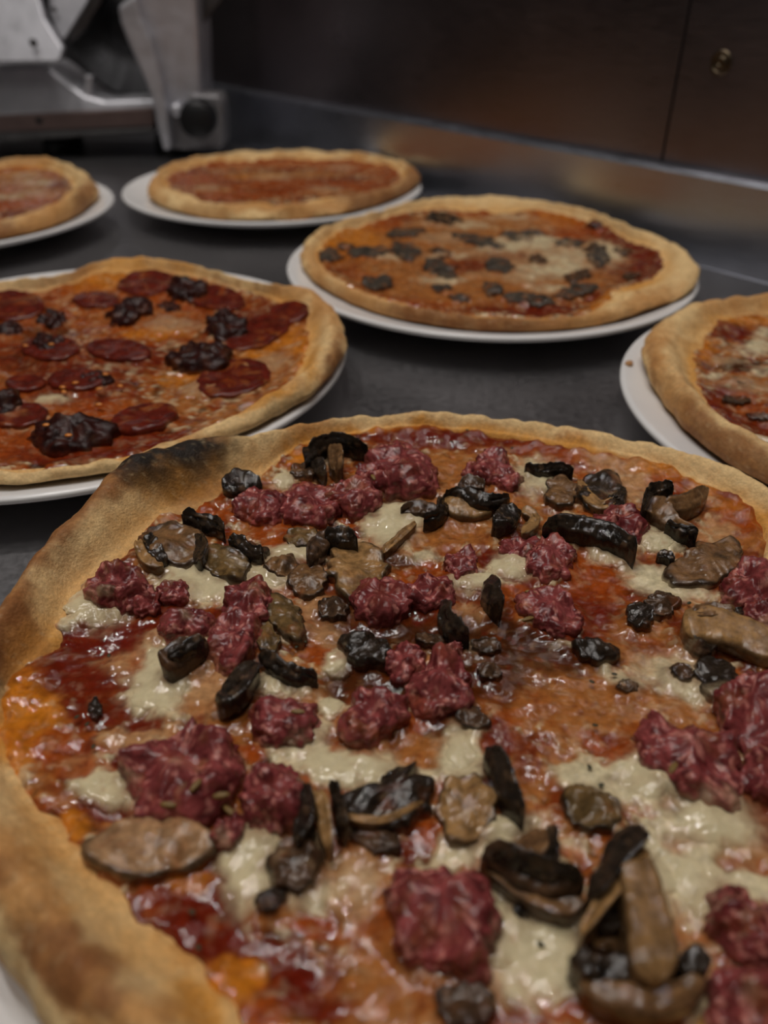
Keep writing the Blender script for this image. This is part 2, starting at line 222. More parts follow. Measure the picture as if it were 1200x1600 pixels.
  'crust_paint': [(-0.1023, 0.0959, 45.3, 16.5, 55.4, -79.3, 'K', 3.2), (-0.1119, 0.0873, 90.8, 45.3, 98.9, -100.9, 'K', 2.2), (-0.0941, 0.102, 81.3, 24.4, 60.4, -98.2, 'K', 2.4), (-0.0919, 0.085, 63.3, 23.1, 105.1, -139.1, 'N', 0.8),
    (-0.1218, 0.0753, 80.6, 61.1, 103.9, -49.6, 'N', 0.9), (-0.1315, 0.0519, 43.0, 41.3, 157.5, -37.7, 'N', 0.9), (-0.1378, 0.0319, 52.8, 54.5, 140.9, -29.5, 'N', 1), (-0.1322, 0.0061, 126.1, 48.6, 0.0, -83.6, 'N', 1.3),
    (-0.1274, -0.0136, 224.9, 89.4, -0.1, -95.0, 'K', 0.5), (-0.1297, -0.0054, 174.8, 68.8, -0.0, -105.8, 'N', 1.2), (-0.0816, 0.0693, 57.4, 18.7, 38.0, -73.3, 'C', 1.5), (-0.1025, 0.066, 64.4, 32.9, 61.9, -76.9, 'C', 1.4),
    (-0.1134, 0.0371, 58.5, 47.1, 85.7, -39.1, 'C', 1.4), (-0.1194, 0.0185, 121.1, 39.7, -0.0, -70.4, 'C', 1.3), (-0.0706, 0.11, 73.0, 15.7, 77.3, -102.7, 'C', 1), (-0.1173, 0.0061, 194.0, 65.1, 0.0, -83.6, 'Y', 0.8),
    (-0.0532, 0.1221, 97.0, 35.1, 160.8, -83.9, 'Y', 1.2), (-0.0591, 0.1011, 276.4, 30.9, 46.5, -134.3, 'Y', 1), (-0.0316, 0.1358, 57.9, 4.3, 53.4, -180.1, 'Y', 1.3), (0.0118, 0.1395, 43.0, -4.3, -25.9, -179.8, 'Y', 1.4),
    (0.0534, 0.1282, 43.6, -11.0, -68.7, -177.4, 'Y', 1.3), (0.0818, 0.1173, 59.3, -20.4, -77.9, -157.9, 'Y', 1.1), (0.1038, 0.0994, 89.2, -44.1, -110.4, -120.1, 'Y', 1),
    (0.1164, 0.0831, 85.7, -56.9, -143.3, -81.4, 'Y', 1), (0.1269, 0.0715, 117.9, -84.0, -129.9, -70.3, 'Y', 0.8), (-0.0172, 0.1537, 30.5, 0.5, 18.3, -153.0, 'C', 1.8), (0.0421, 0.1495, 30.4, -5.8, -41.1, -149.9, 'C', 1.8),
    (0.0835, 0.1364, 37.9, -12.3, -67.7, -146.7, 'C', 1.6), (0.1054, 0.1136, 29.0, -13.4, -72.2, -87.4, 'C', 1.3), (0.1291, 0.0901, 58.7, -36.8, -92.7, -68.4, 'C', 1.2), (-0.052, 0.1411, 67.3, 10.7, 96.0, -139.9, 'T', 0.9),
    (-0.0172, 0.1524, 37.3, 0.0, 9.1, -308.2, 'T', 0.6), (0.0815, 0.1401, 56.6, -17.5, -122.2, -293.2, 'T', 0.5), (0.1118, 0.1082, 87.3, -44.0, -215.8, -226.0, 'T', 0.5),
    (-0.1067, -0.0597, 186.8, -19.7, -64.7, -120.1, 'C', 1.1), (-0.0923, -0.0748, 162.7, 205.5, 82.0, -46.9, 'C', 1.2), (-0.0765, -0.0894, 151.5, 148.4, 61.2, -67.5, 'C', 1.2),
    (-0.0995, -0.0748, 119.8, 108.5, 49.8, -59.8, 'T', 1), (-0.0824, -0.0961, 83.6, 99.0, 82.7, -72.2, 'N', 1), (-0.0905, -0.0881, 147.7, 52.4, 0.9, -179.7, 'T', 1), (-0.0737, -0.1035, 99.7, 29.5, 0.8, -167.6, 'N', 1),
    (-0.064, -0.1022, 185.7, 116.1, 45.8, -118.5, 'C', 1), (-0.0599, -0.1092, 136.9, 31.6, 1.4, -297.0, 'T', 1.1), (-0.0893, -0.0987, 224.1, 215.9, 78.4, -109.5, 'N', 1.2),
    (-0.1187, -0.0332, 193.5, 76.3, -0.3, -109.9, 'Y', 1.1), (-0.1104, -0.0502, 207.1, 80.3, -1.0, -252.3, 'C', 1), (-0.0577, -0.1022, 197.9, 41.7, 1.5, -275.7, 'Y', 0.8),
    (-0.1153, -0.0188, 183.3, 66.2, -0.3, -164.2, 'Y', 1), (-0.0532, -0.1057, 310.1, 59.3, 1.1, -214.5, 'Y', 1), (-0.0764, -0.107, 162.6, 51.4, 1.2, -290.2, 'N', 1.1), (-0.0994, -0.0824, 239.6, 92.9, 1.0, -227.0, 'N', 0.8),
    (-0.1416, 0.0251, 237.1, 92.6, -0.0, -74.3, 'T', 1), (-0.1229, -0.0082, 176.5, 66.0, -0.2, -183.0, 'T', 0.8)],
  'pools': [[-0.0288, 0.0644, -0.0258, 0.0722, -0.0235, 0.0787, -0.0172, 0.0824, -0.007, 0.0855, -0.0017, 0.0888, 0.002, 0.0844, -0.0003, 0.0749, -0.0075, 0.0658, -0.0144, 0.0573, -0.0191, 0.0514, -0.0231, 0.0577],
    [-0.0599, 0.0533, -0.0551, 0.0571, -0.048, 0.0564, -0.0408, 0.0542, -0.0414, 0.0469, -0.0493, 0.0451, -0.0564, 0.0468],
    [-0.077, 0.0456, -0.0701, 0.0464, -0.063, 0.0448, -0.0559, 0.043, -0.0486, 0.0376, -0.0492, 0.0325, -0.057, 0.0326, -0.0661, 0.0342, -0.0746, 0.0382],
    [-0.0948, 0.0421, -0.0887, 0.0473, -0.0792, 0.0452, -0.0703, 0.04, -0.0677, 0.0304, -0.0724, 0.0259, -0.0821, 0.0253, -0.0909, 0.0285],
    [-0.1231, 0.0239, -0.1194, 0.0284, -0.1119, 0.024, -0.1011, 0.0201, -0.1035, 0.0166, -0.1088, 0.0132, -0.1157, 0.0129, -0.1202, 0.0165],
    [-0.0922, -0.0147, -0.0912, -0.0038, -0.0891, 0.0044, -0.0831, 0.0046, -0.0777, -0.0045, -0.076, -0.0147, -0.0761, -0.0227, -0.0834, -0.0233, -0.0891, -0.0226],
    [-0.0885, 0.0105, -0.0816, 0.0121, -0.0728, 0.0098, -0.073, 0.0051, -0.0821, 0.0046], [0.0427, 0.114, 0.0492, 0.1206, 0.0552, 0.1169, 0.0555, 0.1049, 0.0493, 0.0922, 0.0442, 0.0939, 0.0419, 0.1038],
    [0.0208, 0.047, 0.026, 0.052, 0.0329, 0.0511, 0.0359, 0.0447, 0.0322, 0.0383, 0.0241, 0.0366], [0.0084, 0.0355, 0.0156, 0.0405, 0.023, 0.0368, 0.0213, 0.0313, 0.0124, 0.03],
    [0.0573, 0.0557, 0.0653, 0.0593, 0.0707, 0.0526, 0.0735, 0.0478, 0.0678, 0.0451, 0.0603, 0.0478], [0.0772, 0.06, 0.0842, 0.0643, 0.0908, 0.0614, 0.0877, 0.055, 0.0792, 0.0538],
    [0.0969, 0.0151, 0.1019, 0.0143, 0.1056, 0.0087, 0.1045, 0.0054, 0.0996, 0.0079], [-0.0359, -0.0032, -0.0324, 0.0038, -0.0276, 0.0009, -0.0266, -0.0055, -0.0307, -0.0098, -0.0346, -0.0087],
    [-0.0586, -0.0142, -0.0549, -0.0088, -0.0481, -0.0083, -0.0421, -0.0119, -0.0435, -0.0167, -0.0508, -0.0187], [-0.0367, -0.0215, -0.0345, -0.0177, -0.0313, -0.0179, -0.0297, -0.0237, -0.0321, -0.0272, -0.0351, -0.0252],
    [-0.0405, -0.0402, -0.0347, -0.0367, -0.0242, -0.0378, -0.0155, -0.0394, -0.0095, -0.0433, -0.013, -0.0465, -0.0206, -0.0479, -0.0306, -0.0483, -0.0383, -0.0459],
    [-0.0968, -0.0512, -0.095, -0.0457, -0.0896, -0.0441, -0.0839, -0.0483, -0.0822, -0.0529, -0.0849, -0.0552, -0.0905, -0.0549],
    [-0.0564, -0.064, -0.0531, -0.0599, -0.0473, -0.0611, -0.0438, -0.067, -0.0436, -0.0736, -0.0449, -0.0805, -0.0498, -0.0818, -0.0543, -0.0749],
    [0.0003, -0.0365, 0.0039, -0.0307, 0.0065, -0.0353, 0.0068, -0.0417, 0.0032, -0.0439, 0.0003, -0.0419], [0.0062, -0.0624, 0.0109, -0.0588, 0.0174, -0.0584, 0.0197, -0.0613, 0.0164, -0.0653, 0.01, -0.0661],
    [0.0071, -0.0846, 0.0116, -0.0832, 0.017, -0.0854, 0.0244, -0.0844, 0.0253, -0.0903, 0.0231, -0.0972, 0.0183, -0.1017, 0.0105, -0.101, 0.0066, -0.0946, 0.0059, -0.0892],
    [0.0436, -0.0459, 0.0512, -0.0425, 0.0588, -0.0459, 0.0665, -0.048, 0.0639, -0.0526, 0.055, -0.0524, 0.0466, -0.0505],
    [0.0565, -0.0587, 0.0642, -0.0544, 0.0737, -0.0556, 0.0769, -0.0602, 0.0719, -0.0647, 0.0623, -0.0653, 0.056, -0.0631],
    [-0.0292, -0.074, -0.0256, -0.0694, -0.0203, -0.0693, -0.0169, -0.074, -0.0187, -0.0794, -0.0252, -0.0811], [0.0529, -0.0715, 0.057, -0.0677, 0.0591, -0.0733, 0.0575, -0.0825, 0.0539, -0.0846, 0.0519, -0.0794],
    [-0.0626, 0.0981, -0.0613, 0.1063, -0.0566, 0.1097, -0.0532, 0.1048, -0.0556, 0.0978, -0.0597, 0.0952], [0.0457, -0.07, 0.049, -0.0691, 0.0486, -0.078, 0.0472, -0.0854, 0.0452, -0.0847, 0.0446, -0.0781],
    [0.0052, -0.1163, -0.0001, -0.1227, -0.0058, -0.1233, -0.0063, -0.1174, -0.0007, -0.1125, 0.0041, -0.1123], [0.1033, -0.0537, 0.1062, -0.0614, 0.1039, -0.0667, 0.0985, -0.0642, 0.0971, -0.0569, 0.0993, -0.0526]],
  'chunks': [('sausage', [-0.0758, 0.0787, -0.0729, 0.0853, -0.0672, 0.0895, -0.0602, 0.0881, -0.0556, 0.0804, -0.0572, 0.0732, -0.0635, 0.0687, -0.0714, 0.0728], 0.008, {}),
    ('sausage', [-0.0572, 0.0797, -0.0549, 0.0937, -0.0484, 0.0951, -0.0405, 0.0931, -0.0353, 0.0821, -0.0369, 0.0729, -0.044, 0.0696, -0.0528, 0.0723], 0.009, {}),
    ('sausage', [-0.0391, 0.0905, -0.0355, 0.0965, -0.0276, 0.0964, -0.021, 0.0906, -0.0192, 0.084, -0.0234, 0.0765, -0.0295, 0.0735, -0.0351, 0.0783], 0.011, {}),
    ('sausage', [-0.0291, 0.1008, -0.0239, 0.1077, -0.0172, 0.1091, -0.0132, 0.1009, -0.0159, 0.0921, -0.0236, 0.0917], 0.009, {}),
    ('sausage', [-0.0227, 0.1152, -0.0173, 0.1267, -0.0102, 0.1273, -0.0034, 0.1204, 0.0016, 0.1077, 0.0036, 0.0957, -0.0019, 0.088, -0.0121, 0.0882, -0.0185, 0.0966], 0.012, {}),
    ('sausage', [0.0224, 0.1136, 0.0286, 0.1214, 0.0351, 0.1176, 0.0359, 0.1084, 0.0317, 0.1001, 0.0238, 0.1002], 0.008, {}),
    ('sausage', [0.0155, 0.1043, 0.0204, 0.112, 0.0249, 0.1084, 0.0243, 0.0998, 0.0184, 0.0979], 0.006, {}),
    ('sausage', [0.0278, 0.1006, 0.0338, 0.1073, 0.0395, 0.1047, 0.0392, 0.0974, 0.0343, 0.0933, 0.0294, 0.0959], 0.007, {}),
    ('sausage', [0.0602, 0.0689, 0.0665, 0.074, 0.073, 0.0757, 0.0797, 0.0728, 0.0818, 0.0652, 0.0786, 0.0584, 0.0721, 0.0556, 0.0674, 0.0606, 0.0624, 0.0647], 0.009, {}),
    ('sausage', [0.0346, 0.0461, 0.0399, 0.0541, 0.0459, 0.0579, 0.0496, 0.052, 0.0483, 0.0428, 0.0439, 0.037, 0.0371, 0.0359], 0.009, {}),
    ('sausage', [0.026, 0.0538, 0.0313, 0.0588, 0.0384, 0.0582, 0.039, 0.0514, 0.0333, 0.047, 0.0278, 0.0486], 0.006, {}),
    ('sausage', [0.0048, 0.0436, 0.0087, 0.0499, 0.0142, 0.0515, 0.0154, 0.0453, 0.013, 0.0384, 0.0073, 0.0364], 0.006, {}),
    ('sausage', [0.0976, 0.0287, 0.1041, 0.0358, 0.1116, 0.0391, 0.1169, 0.0345, 0.1112, 0.0189, 0.1039, 0.0201, 0.0976, 0.0226], 0.011, {}),
    ('sausage', [0.0995, 0.0162, 0.1038, 0.0184, 0.1089, 0.0157, 0.1075, 0.0075, 0.102, 0.0104], 0.009, {}),
    ('sausage', [-0.1168, 0.0256, -0.1164, 0.0321, -0.1101, 0.0354, -0.104, 0.0364, -0.099, 0.0322, -0.0961, 0.0236, -0.1004, 0.0195, -0.1066, 0.0191, -0.1126, 0.0211], 0.012, {}),
    ('sausage', [-0.1035, 0.0231, -0.1005, 0.0282, -0.0935, 0.0259, -0.0909, 0.0207, -0.0927, 0.0174, -0.0989, 0.0174], 0.007, {}),
    ('sausage', [-0.0942, 0.0287, -0.0909, 0.0333, -0.0849, 0.0334, -0.0829, 0.0277, -0.0856, 0.0231, -0.0909, 0.0232], 0.006, {}),
    ('sausage', [-0.0904, 0.0096, -0.0883, 0.0134, -0.0827, 0.0163, -0.0759, 0.0162, -0.0717, 0.0119, -0.0732, 0.0075, -0.0802, 0.007, -0.0867, 0.005], 0.009, {}),
    ('sausage', [-0.0705, 0.0175, -0.0684, 0.0246, -0.0637, 0.0295, -0.0571, 0.0284, -0.0536, 0.0219, -0.0546, 0.0157, -0.0593, 0.0117, -0.0661, 0.0121], 0.01, {}),
    ('sausage', [-0.0725, 0.0051, -0.0705, 0.0118, -0.0635, 0.014, -0.0575, 0.0103, -0.0569, 0.0018, -0.0582, -0.0062, -0.0634, -0.01, -0.0693, -0.0053], 0.01, {}),
    ('sausage', [-0.0268, 0.0239, -0.0227, 0.0315, -0.0161, 0.0335, -0.0103, 0.0287, -0.0098, 0.0199, -0.0141, 0.0135, -0.0213, 0.0125, -0.0255, 0.0163], 0.009, {}),
    ('sausage', [-0.0111, 0.0277, -0.0062, 0.034, 0.0016, 0.0358, 0.0079, 0.0304, 0.0068, 0.0246, -0.0003, 0.02, -0.0076, 0.0211], 0.008, {}),
    ('sausage', [-0.0097, -0.0152, -0.0067, -0.0084, 0.0002, -0.0054, 0.0068, -0.0079, 0.0083, -0.0149, 0.0075, -0.0216, 0.0017, -0.0259, -0.0054, -0.0243], 0.011, {}),
    ('sausage', [-0.0176, -0.0053, -0.0142, 0.0002, -0.0083, 0.0017, -0.0045, -0.0029, -0.0076, -0.0097, -0.0143, -0.0119], 0.008, {}),
    ('sausage', [-0.029, -0.0309, -0.0272, -0.0232, -0.0219, -0.0168, -0.0163, -0.0169, -0.0113, -0.0226, -0.0119, -0.0292, -0.0172, -0.0333, -0.025, -0.0365], 0.011, {}),
    ('sausage', [-0.0545, -0.0271, -0.0499, -0.0229, -0.0438, -0.0209, -0.0382, -0.0229, -0.0368, -0.0302, -0.0398, -0.0372, -0.0458, -0.0366, -0.0522, -0.0334], 0.009, {}),
    ('sausage', [0.0282, 0.0206, 0.0327, 0.0292, 0.0389, 0.0276, 0.0447, 0.0238, 0.0478, 0.0162, 0.0451, 0.0094, 0.0376, 0.0076, 0.0312, 0.0125], 0.008, {}),
    ('sausage', [0.0019, 0.0008, 0.0043, 0.002, 0.0081, 0.0017, 0.0078, -0.0004, 0.0036, -0.0005], 0.005, {}),
    ('sausage', [0.0775, -0.0269, 0.0821, -0.0193, 0.0869, -0.0161, 0.0911, -0.0097, 0.0917, -0.0139, 0.0962, -0.0179, 0.0889, -0.0376, 0.0808, -0.0385, 0.0773, -0.0341], 0.013, {}),
    ('sausage', [0.0777, -0.043, 0.0816, -0.0387, 0.0878, -0.0392, 0.0829, -0.0531, 0.0774, -0.0523], 0.009, {}),
    ('sausage',
     [-0.0869, -0.0468, -0.0831, -0.0417, -0.0752, -0.0387, -0.0709, -0.0347, -0.0696, -0.032, -0.0651, -0.0333, -0.0587, -0.0376, -0.0554, -0.049, -0.0563, -0.0572, -0.0629, -0.0596, -0.074, -0.0591, -0.0821, -0.0528],
     0.013, {}),
    ('sausage', [-0.053, -0.0549, -0.0516, -0.0496, -0.0503, -0.0464, -0.0463, -0.0459, -0.0421, -0.0455, -0.0387, -0.0504, -0.0366, -0.0581, -0.0374, -0.063, -0.0433, -0.0653, -0.0499, -0.0622], 0.012, {}),
    ('sausage', [-0.0588, -0.0643, -0.0575, -0.0596, -0.0529, -0.0588, -0.0503, -0.0627, -0.0521, -0.0675, -0.0561, -0.0683], 0.007, {}),
    ('sausage',
     [0.0526, -0.0361, 0.0557, -0.0295, 0.0599, -0.0283, 0.0633, -0.0333, 0.0679, -0.0323, 0.0732, -0.0355, 0.077, -0.0359, 0.0756, -0.0458, 0.0726, -0.0558, 0.068, -0.0552, 0.0611, -0.0536, 0.0559, -0.0496, 0.052,
      -0.0445],
     0.01, {}),
    ('sausage',
     [-0.0158, -0.0814, -0.0146, -0.0763, -0.0106, -0.0733, -0.0039, -0.074, 0.0011, -0.0763, 0.0052, -0.0784, 0.0064, -0.085, 0.0065, -0.0921, 0.0039, -0.0973, -0.0027, -0.0974, -0.0092, -0.0956, -0.0142, -0.0915], 0.013,
     {}),
    ('sausage', [0.0559, -0.083, 0.0616, -0.0767, 0.0641, -0.0791, 0.0656, -0.0834, 0.0683, -0.0862, 0.0637, -0.0971, 0.0587, -0.0958, 0.0564, -0.0912], 0.011, {}),
    ('sausage', [0.048, -0.1038, 0.0525, -0.0983, 0.0577, -0.0976, 0.0626, -0.0994, 0.0581, -0.1113, 0.0492, -0.1106], 0.01, {}),
    ('mushroom', [-0.1051, 0.0543, -0.1017, 0.0626, -0.0955, 0.0665, -0.0894, 0.0648, -0.0835, 0.0561, -0.0831, 0.0461, -0.0881, 0.0438, -0.0953, 0.0462, -0.1006, 0.0475], 0.008, {'col': 'brown'}),
    ('mushroom',
     [-0.0642, 0.0385, -0.0655, 0.036, -0.0682, 0.0348, -0.072, 0.0356, -0.076, 0.038, -0.0795, 0.0408, -0.0818, 0.0446, -0.0827, 0.0488, -0.0814, 0.0512, -0.0784, 0.0517, -0.0745, 0.0512, -0.0702, 0.0483, -0.0668, 0.0455,
      -0.0647, 0.042],
     0.007, {'col': 'olive'}),
    ('mushroom',
     [-0.0472, 0.0401, -0.0479, 0.038, -0.0494, 0.0366, -0.0516, 0.0357, -0.0539, 0.0361, -0.0561, 0.0377, -0.0575, 0.0398, -0.058, 0.0423, -0.0575, 0.0448, -0.0559, 0.0467, -0.0537, 0.0471, -0.0512, 0.0467, -0.0491,
      0.0453, -0.0476, 0.0429],
     0.006, {'col': 'brown'}),
    ('mushroom', [-0.0484, 0.0374, -0.0447, 0.0408, -0.0392, 0.0393, -0.038, 0.031, -0.0405, 0.0258, -0.0459, 0.0282], 0.006, {'col': 'brown'}),
    ('mushroom',
     [-0.0448, 0.0168, -0.0431, 0.0121, -0.0425, 0.008, -0.043, 0.0051, -0.0446, 0.0035, -0.0469, 0.0039, -0.0495, 0.0062, -0.052, 0.0102, -0.0538, 0.0143, -0.0546, 0.0189, -0.0542, 0.0225, -0.0526, 0.0244, -0.0501, 0.0237,
      -0.0473, 0.0208],
     0.007, {'col': 'olive'}),
    ('mushroom',
     [-0.0516, 0.0071, -0.0505, 0.0037, -0.0502, 0.0008, -0.0507, -0.0013, -0.0519, -0.0022, -0.0535, -0.0018, -0.0553, 0.0002, -0.057, 0.0034, -0.0581, 0.0065, -0.0583, 0.0089, -0.0578, 0.0108, -0.0566, 0.0119, -0.055,
      0.0116, -0.0532, 0.0098],
     0.005, {'col': 'olive'}),
    ('mushroom',
     [-0.0295, 0.0185, -0.0301, 0.0168, -0.0315, 0.0154, -0.0334, 0.015, -0.0355, 0.0158, -0.0373, 0.0172, -0.0384, 0.0187, -0.0387, 0.0205, -0.0382, 0.0226, -0.0367, 0.0239, -0.0348, 0.0241, -0.0327, 0.0236, -0.0309,
      0.0223, -0.0298, 0.0204],
     0.005, {'col': 'dark'}),
    ('mushroom',
     [-0.0177, 0.0411, -0.0185, 0.0356, -0.0209, 0.0307, -0.0244, 0.0277, -0.0282, 0.0273, -0.0318, 0.0301, -0.0345, 0.0348, -0.0357, 0.0415, -0.0351, 0.0475, -0.0329, 0.0539, -0.0292, 0.0562, -0.025, 0.0552, -0.0211,
      0.0515, -0.0186, 0.047],
     0.006, {'col': 'tan'}),
    ('mushroom',
     [-0.0417, 0.0586, -0.0423, 0.0566, -0.0438, 0.0549, -0.0461, 0.0541, -0.0486, 0.0542, -0.0508, 0.0549, -0.0524, 0.0568, -0.0531, 0.0599, -0.0526, 0.0623, -0.0511, 0.064, -0.0488, 0.0649, -0.0462, 0.0649, -0.0439,
      0.0639, -0.0423, 0.0614],
     0.005, {'col': 'olive'}),
    ('mushroom',
     [-0.0156, -0.0033, -0.017, -0.0052, -0.0194, -0.0063, -0.0225, -0.0065, -0.0256, -0.0049, -0.0282, -0.0027, -0.0298, -0.0001, -0.03, 0.0026, -0.0287, 0.0048, -0.0262, 0.0061, -0.023, 0.0061, -0.0197, 0.0043, -0.0171,
      0.0016, -0.0157, -0.0011],
     0.008, {'col': 'black'}),
    ('mushroom',
     [0.0599, 0.091, 0.0583, 0.0858, 0.0561, 0.0824, 0.0536, 0.0807, 0.0512, 0.081, 0.0493, 0.0828, 0.0483, 0.0863, 0.0485, 0.0911, 0.0496, 0.0949, 0.0518, 0.0986, 0.0547, 0.1014, 0.0574, 0.1019, 0.0594, 0.1, 0.0603,
      0.0959],
     0.007, {'col': 'brown'}),
    ('mushroom',
     [0.114, 0.0534, 0.1122, 0.0486, 0.1074, 0.0426, 0.1012, 0.0376, 0.0946, 0.0341, 0.0891, 0.0332, 0.0851, 0.0338, 0.0838, 0.0371, 0.0852, 0.0417, 0.0893, 0.0469, 0.0949, 0.0509, 0.1019, 0.055, 0.1084, 0.0572, 0.1129,
      0.0569],
     0.006, {'col': 'brown'}),
    ('mushroom',
     [0.0703, 0.0155, 0.0692, 0.013, 0.0677, 0.0113, 0.0659, 0.0105, 0.0641, 0.0107, 0.0628, 0.0119, 0.0621, 0.014, 0.0623, 0.0164, 0.0632, 0.0186, 0.0647, 0.0203, 0.0667, 0.0215, 0.0686, 0.0214, 0.07, 0.0202, 0.0706,
      0.0183],
     0.006, {'col': 'black'}),
    ('mushroom',
     [0.0804, 0.024, 0.0798, 0.0215, 0.0783, 0.0193, 0.0761, 0.0173, 0.0734, 0.0157, 0.0713, 0.0156, 0.0699, 0.0168, 0.0694, 0.0189, 0.07, 0.0214, 0.0714, 0.0236, 0.0734, 0.0252, 0.0763, 0.0272, 0.0787, 0.0277, 0.0802,
      0.0265],
     0.005, {'col': 'dark'}),
    ('mushroom',
     [0.0544, -0.0018, 0.0532, -0.0033, 0.0512, -0.0041, 0.0487, -0.0041, 0.046, -0.0036, 0.0439, -0.0024, 0.0426, -0.0007, 0.0426, 0.0011, 0.0438, 0.003, 0.0461, 0.0044, 0.0487, 0.0044, 0.0513, 0.0035, 0.0533, 0.0019,
      0.0544, -0.0001],
     0.006, {'col': 'black'}),
    ('mushroom',
     [0.086, 0.0016, 0.0849, -0.0007, 0.0834, -0.0021, 0.0815, -0.003, 0.0797, -0.0029, 0.0783, -0.0017, 0.0775, 0.0001, 0.0777, 0.0024, 0.079, 0.0052, 0.0806, 0.007, 0.0826, 0.0078, 0.0845, 0.0077, 0.0858, 0.0063, 0.0864,
      0.0042],
     0.008, {'col': 'black'}),
    ('mushroom',
     [0.0872, -0.0106, 0.0869, -0.0148, 0.0855, -0.0188, 0.0838, -0.0213, 0.0814, -0.0226, 0.0792, -0.0221, 0.0775, -0.0198, 0.0766, -0.0165, 0.0768, -0.0122, 0.078, -0.0081, 0.0801, -0.0048, 0.0825, -0.0035, 0.0847,
      -0.0043, 0.0865, -0.0067],
     0.007, {'col': 'black'}),
    ('mushroom',
     [0.076, -0.0099, 0.0753, -0.0109, 0.074, -0.0116, 0.0725, -0.0118, 0.0711, -0.0115, 0.0701, -0.0107, 0.0696, -0.0095, 0.0698, -0.0082, 0.0706, -0.007, 0.072, -0.0061, 0.0734, -0.006, 0.0748, -0.0066, 0.0757, -0.0076,
      0.0762, -0.0088],
     0.004, {'col': 'dark'}),
    ('mushroom',
     [0.0578, -0.0144, 0.0573, -0.0153, 0.0563, -0.016, 0.055, -0.0164, 0.0536, -0.0165, 0.0525, -0.0161, 0.0519, -0.0153, 0.0518, -0.0144, 0.0523, -0.0134, 0.0533, -0.0126, 0.0547, -0.0121, 0.0561, -0.012, 0.0572, -0.0125,
      0.0578, -0.0134],
     0.003, {'col': 'dark'}),
    ('mushroom',
     [-0.0585, -0.067, -0.0593, -0.0697, -0.0628, -0.0721, -0.0678, -0.0745, -0.0736, -0.0755, -0.0793, -0.0751, -0.0838, -0.0732, -0.0863, -0.0704, -0.0861, -0.067, -0.0836, -0.0631, -0.0783, -0.061, -0.0717, -0.0606,
      -0.0653, -0.0618, -0.0605, -0.0642],
     0.008, {'col': 'slice'}),
    ('mushroom', [-0.0026, -0.0549, 0.0002, -0.0487, 0.0053, -0.0469, 0.0098, -0.0518, 0.0104, -0.0571, 0.0072, -0.0623, 0.003, -0.065, -0.0015, -0.063], 0.006, {'col': 'tan'}),
    ('mushroom',
     [0.0407, -0.0591, 0.0391, -0.061, 0.0366, -0.0619, 0.0335, -0.0619, 0.0306, -0.0611, 0.0283, -0.0595, 0.0272, -0.0571, 0.0275, -0.0545, 0.0291, -0.0524, 0.0317, -0.0513, 0.0349, -0.0512, 0.0379, -0.0524, 0.0401,
      -0.0544, 0.0411, -0.0567],
     0.006, {'col': 'olive'}),
    ('mushroom', [-0.0446, -0.0722, -0.0415, -0.0683, -0.0355, -0.0676, -0.0323, -0.071, -0.0334, -0.0764, -0.0368, -0.0793, -0.0412, -0.0783], 0.008, {'col': 'dark'}),
    ('mushroom',
     [-0.0402, -0.0796, -0.0401, -0.0805, -0.0405, -0.0815, -0.0415, -0.0825, -0.0428, -0.0831, -0.0442, -0.0835, -0.0453, -0.0834, -0.0461, -0.0828, -0.0463, -0.0818, -0.0458, -0.0808, -0.0449, -0.0798, -0.0435, -0.0791,
      -0.0421, -0.0788, -0.041, -0.079],
     0.004, {'col': 'black'}),
    ('mushroom', [-0.0276, -0.0556, -0.0237, -0.0532, -0.0172, -0.0519, -0.0126, -0.0497, -0.0105, -0.0448, -0.0074, -0.0438, -0.0061, -0.0488, -0.0069, -0.0551, -0.0109, -0.0593, -0.0172, -0.0611, -0.0235, -0.0607], 0.009,
     {'col': 'black'}),
    ('mushroom',
     [0.011, -0.0297, 0.0099, -0.0308, 0.0084, -0.0308, 0.0067, -0.03, 0.0052, -0.0287, 0.0041, -0.0271, 0.0037, -0.0253, 0.004, -0.0237, 0.0051, -0.0227, 0.0067, -0.0223, 0.0085, -0.0228, 0.0101, -0.0241, 0.0111, -0.0259,
      0.0114, -0.0279],
     0.004, {'col': 'dark'}),
    ('mushroom',
     [0.0156, -0.0838, 0.0153, -0.0846, 0.0147, -0.0851, 0.0139, -0.0854, 0.013, -0.0854, 0.0122, -0.0851, 0.0118, -0.0844, 0.0116, -0.0836, 0.0119, -0.0828, 0.0126, -0.0821, 0.0134, -0.0818, 0.0143, -0.0819, 0.015,
      -0.0823, 0.0155, -0.083],
     0.005, {'col': 'black'}),
    ('mushroom',
     [0.0047, -0.1036, 0.004, -0.1054, 0.0023, -0.1069, 0.0001, -0.1077, -0.0022, -0.1076, -0.0043, -0.1068, -0.0057, -0.1053, -0.0061, -0.1035, -0.0054, -0.1016, -0.0038, -0.1, -0.0015, -0.0992, 0.0009, -0.0993, 0.003,
      -0.1002, 0.0044, -0.1017],
     0.006, {'col': 'dark'}),
    ('mushroom',
     [-0.0135, -0.0653, -0.0143, -0.0666, -0.0159, -0.0675, -0.0181, -0.0679, -0.0204, -0.0676, -0.0224, -0.0666, -0.0237, -0.0652, -0.024, -0.0637, -0.0233, -0.0624, -0.0217, -0.0613, -0.0194, -0.0609, -0.0171, -0.0613,
      -0.0151, -0.0623, -0.0138, -0.0638],
     0.004, {'col': 'dark'}),
    ('mushroom',
     [0.0012, 0.0035, 0.0006, 0.0027, -0.0006, 0.0024, -0.0022, 0.0025, -0.004, 0.0028, -0.0055, 0.0034, -0.0064, 0.0042, -0.0066, 0.0053, -0.0061, 0.0064, -0.0048, 0.0072, -0.0031, 0.0073, -0.0014, 0.0067, 0.0001, 0.0057,
      0.001, 0.0045],
     0.004, {'col': 'dark'}),
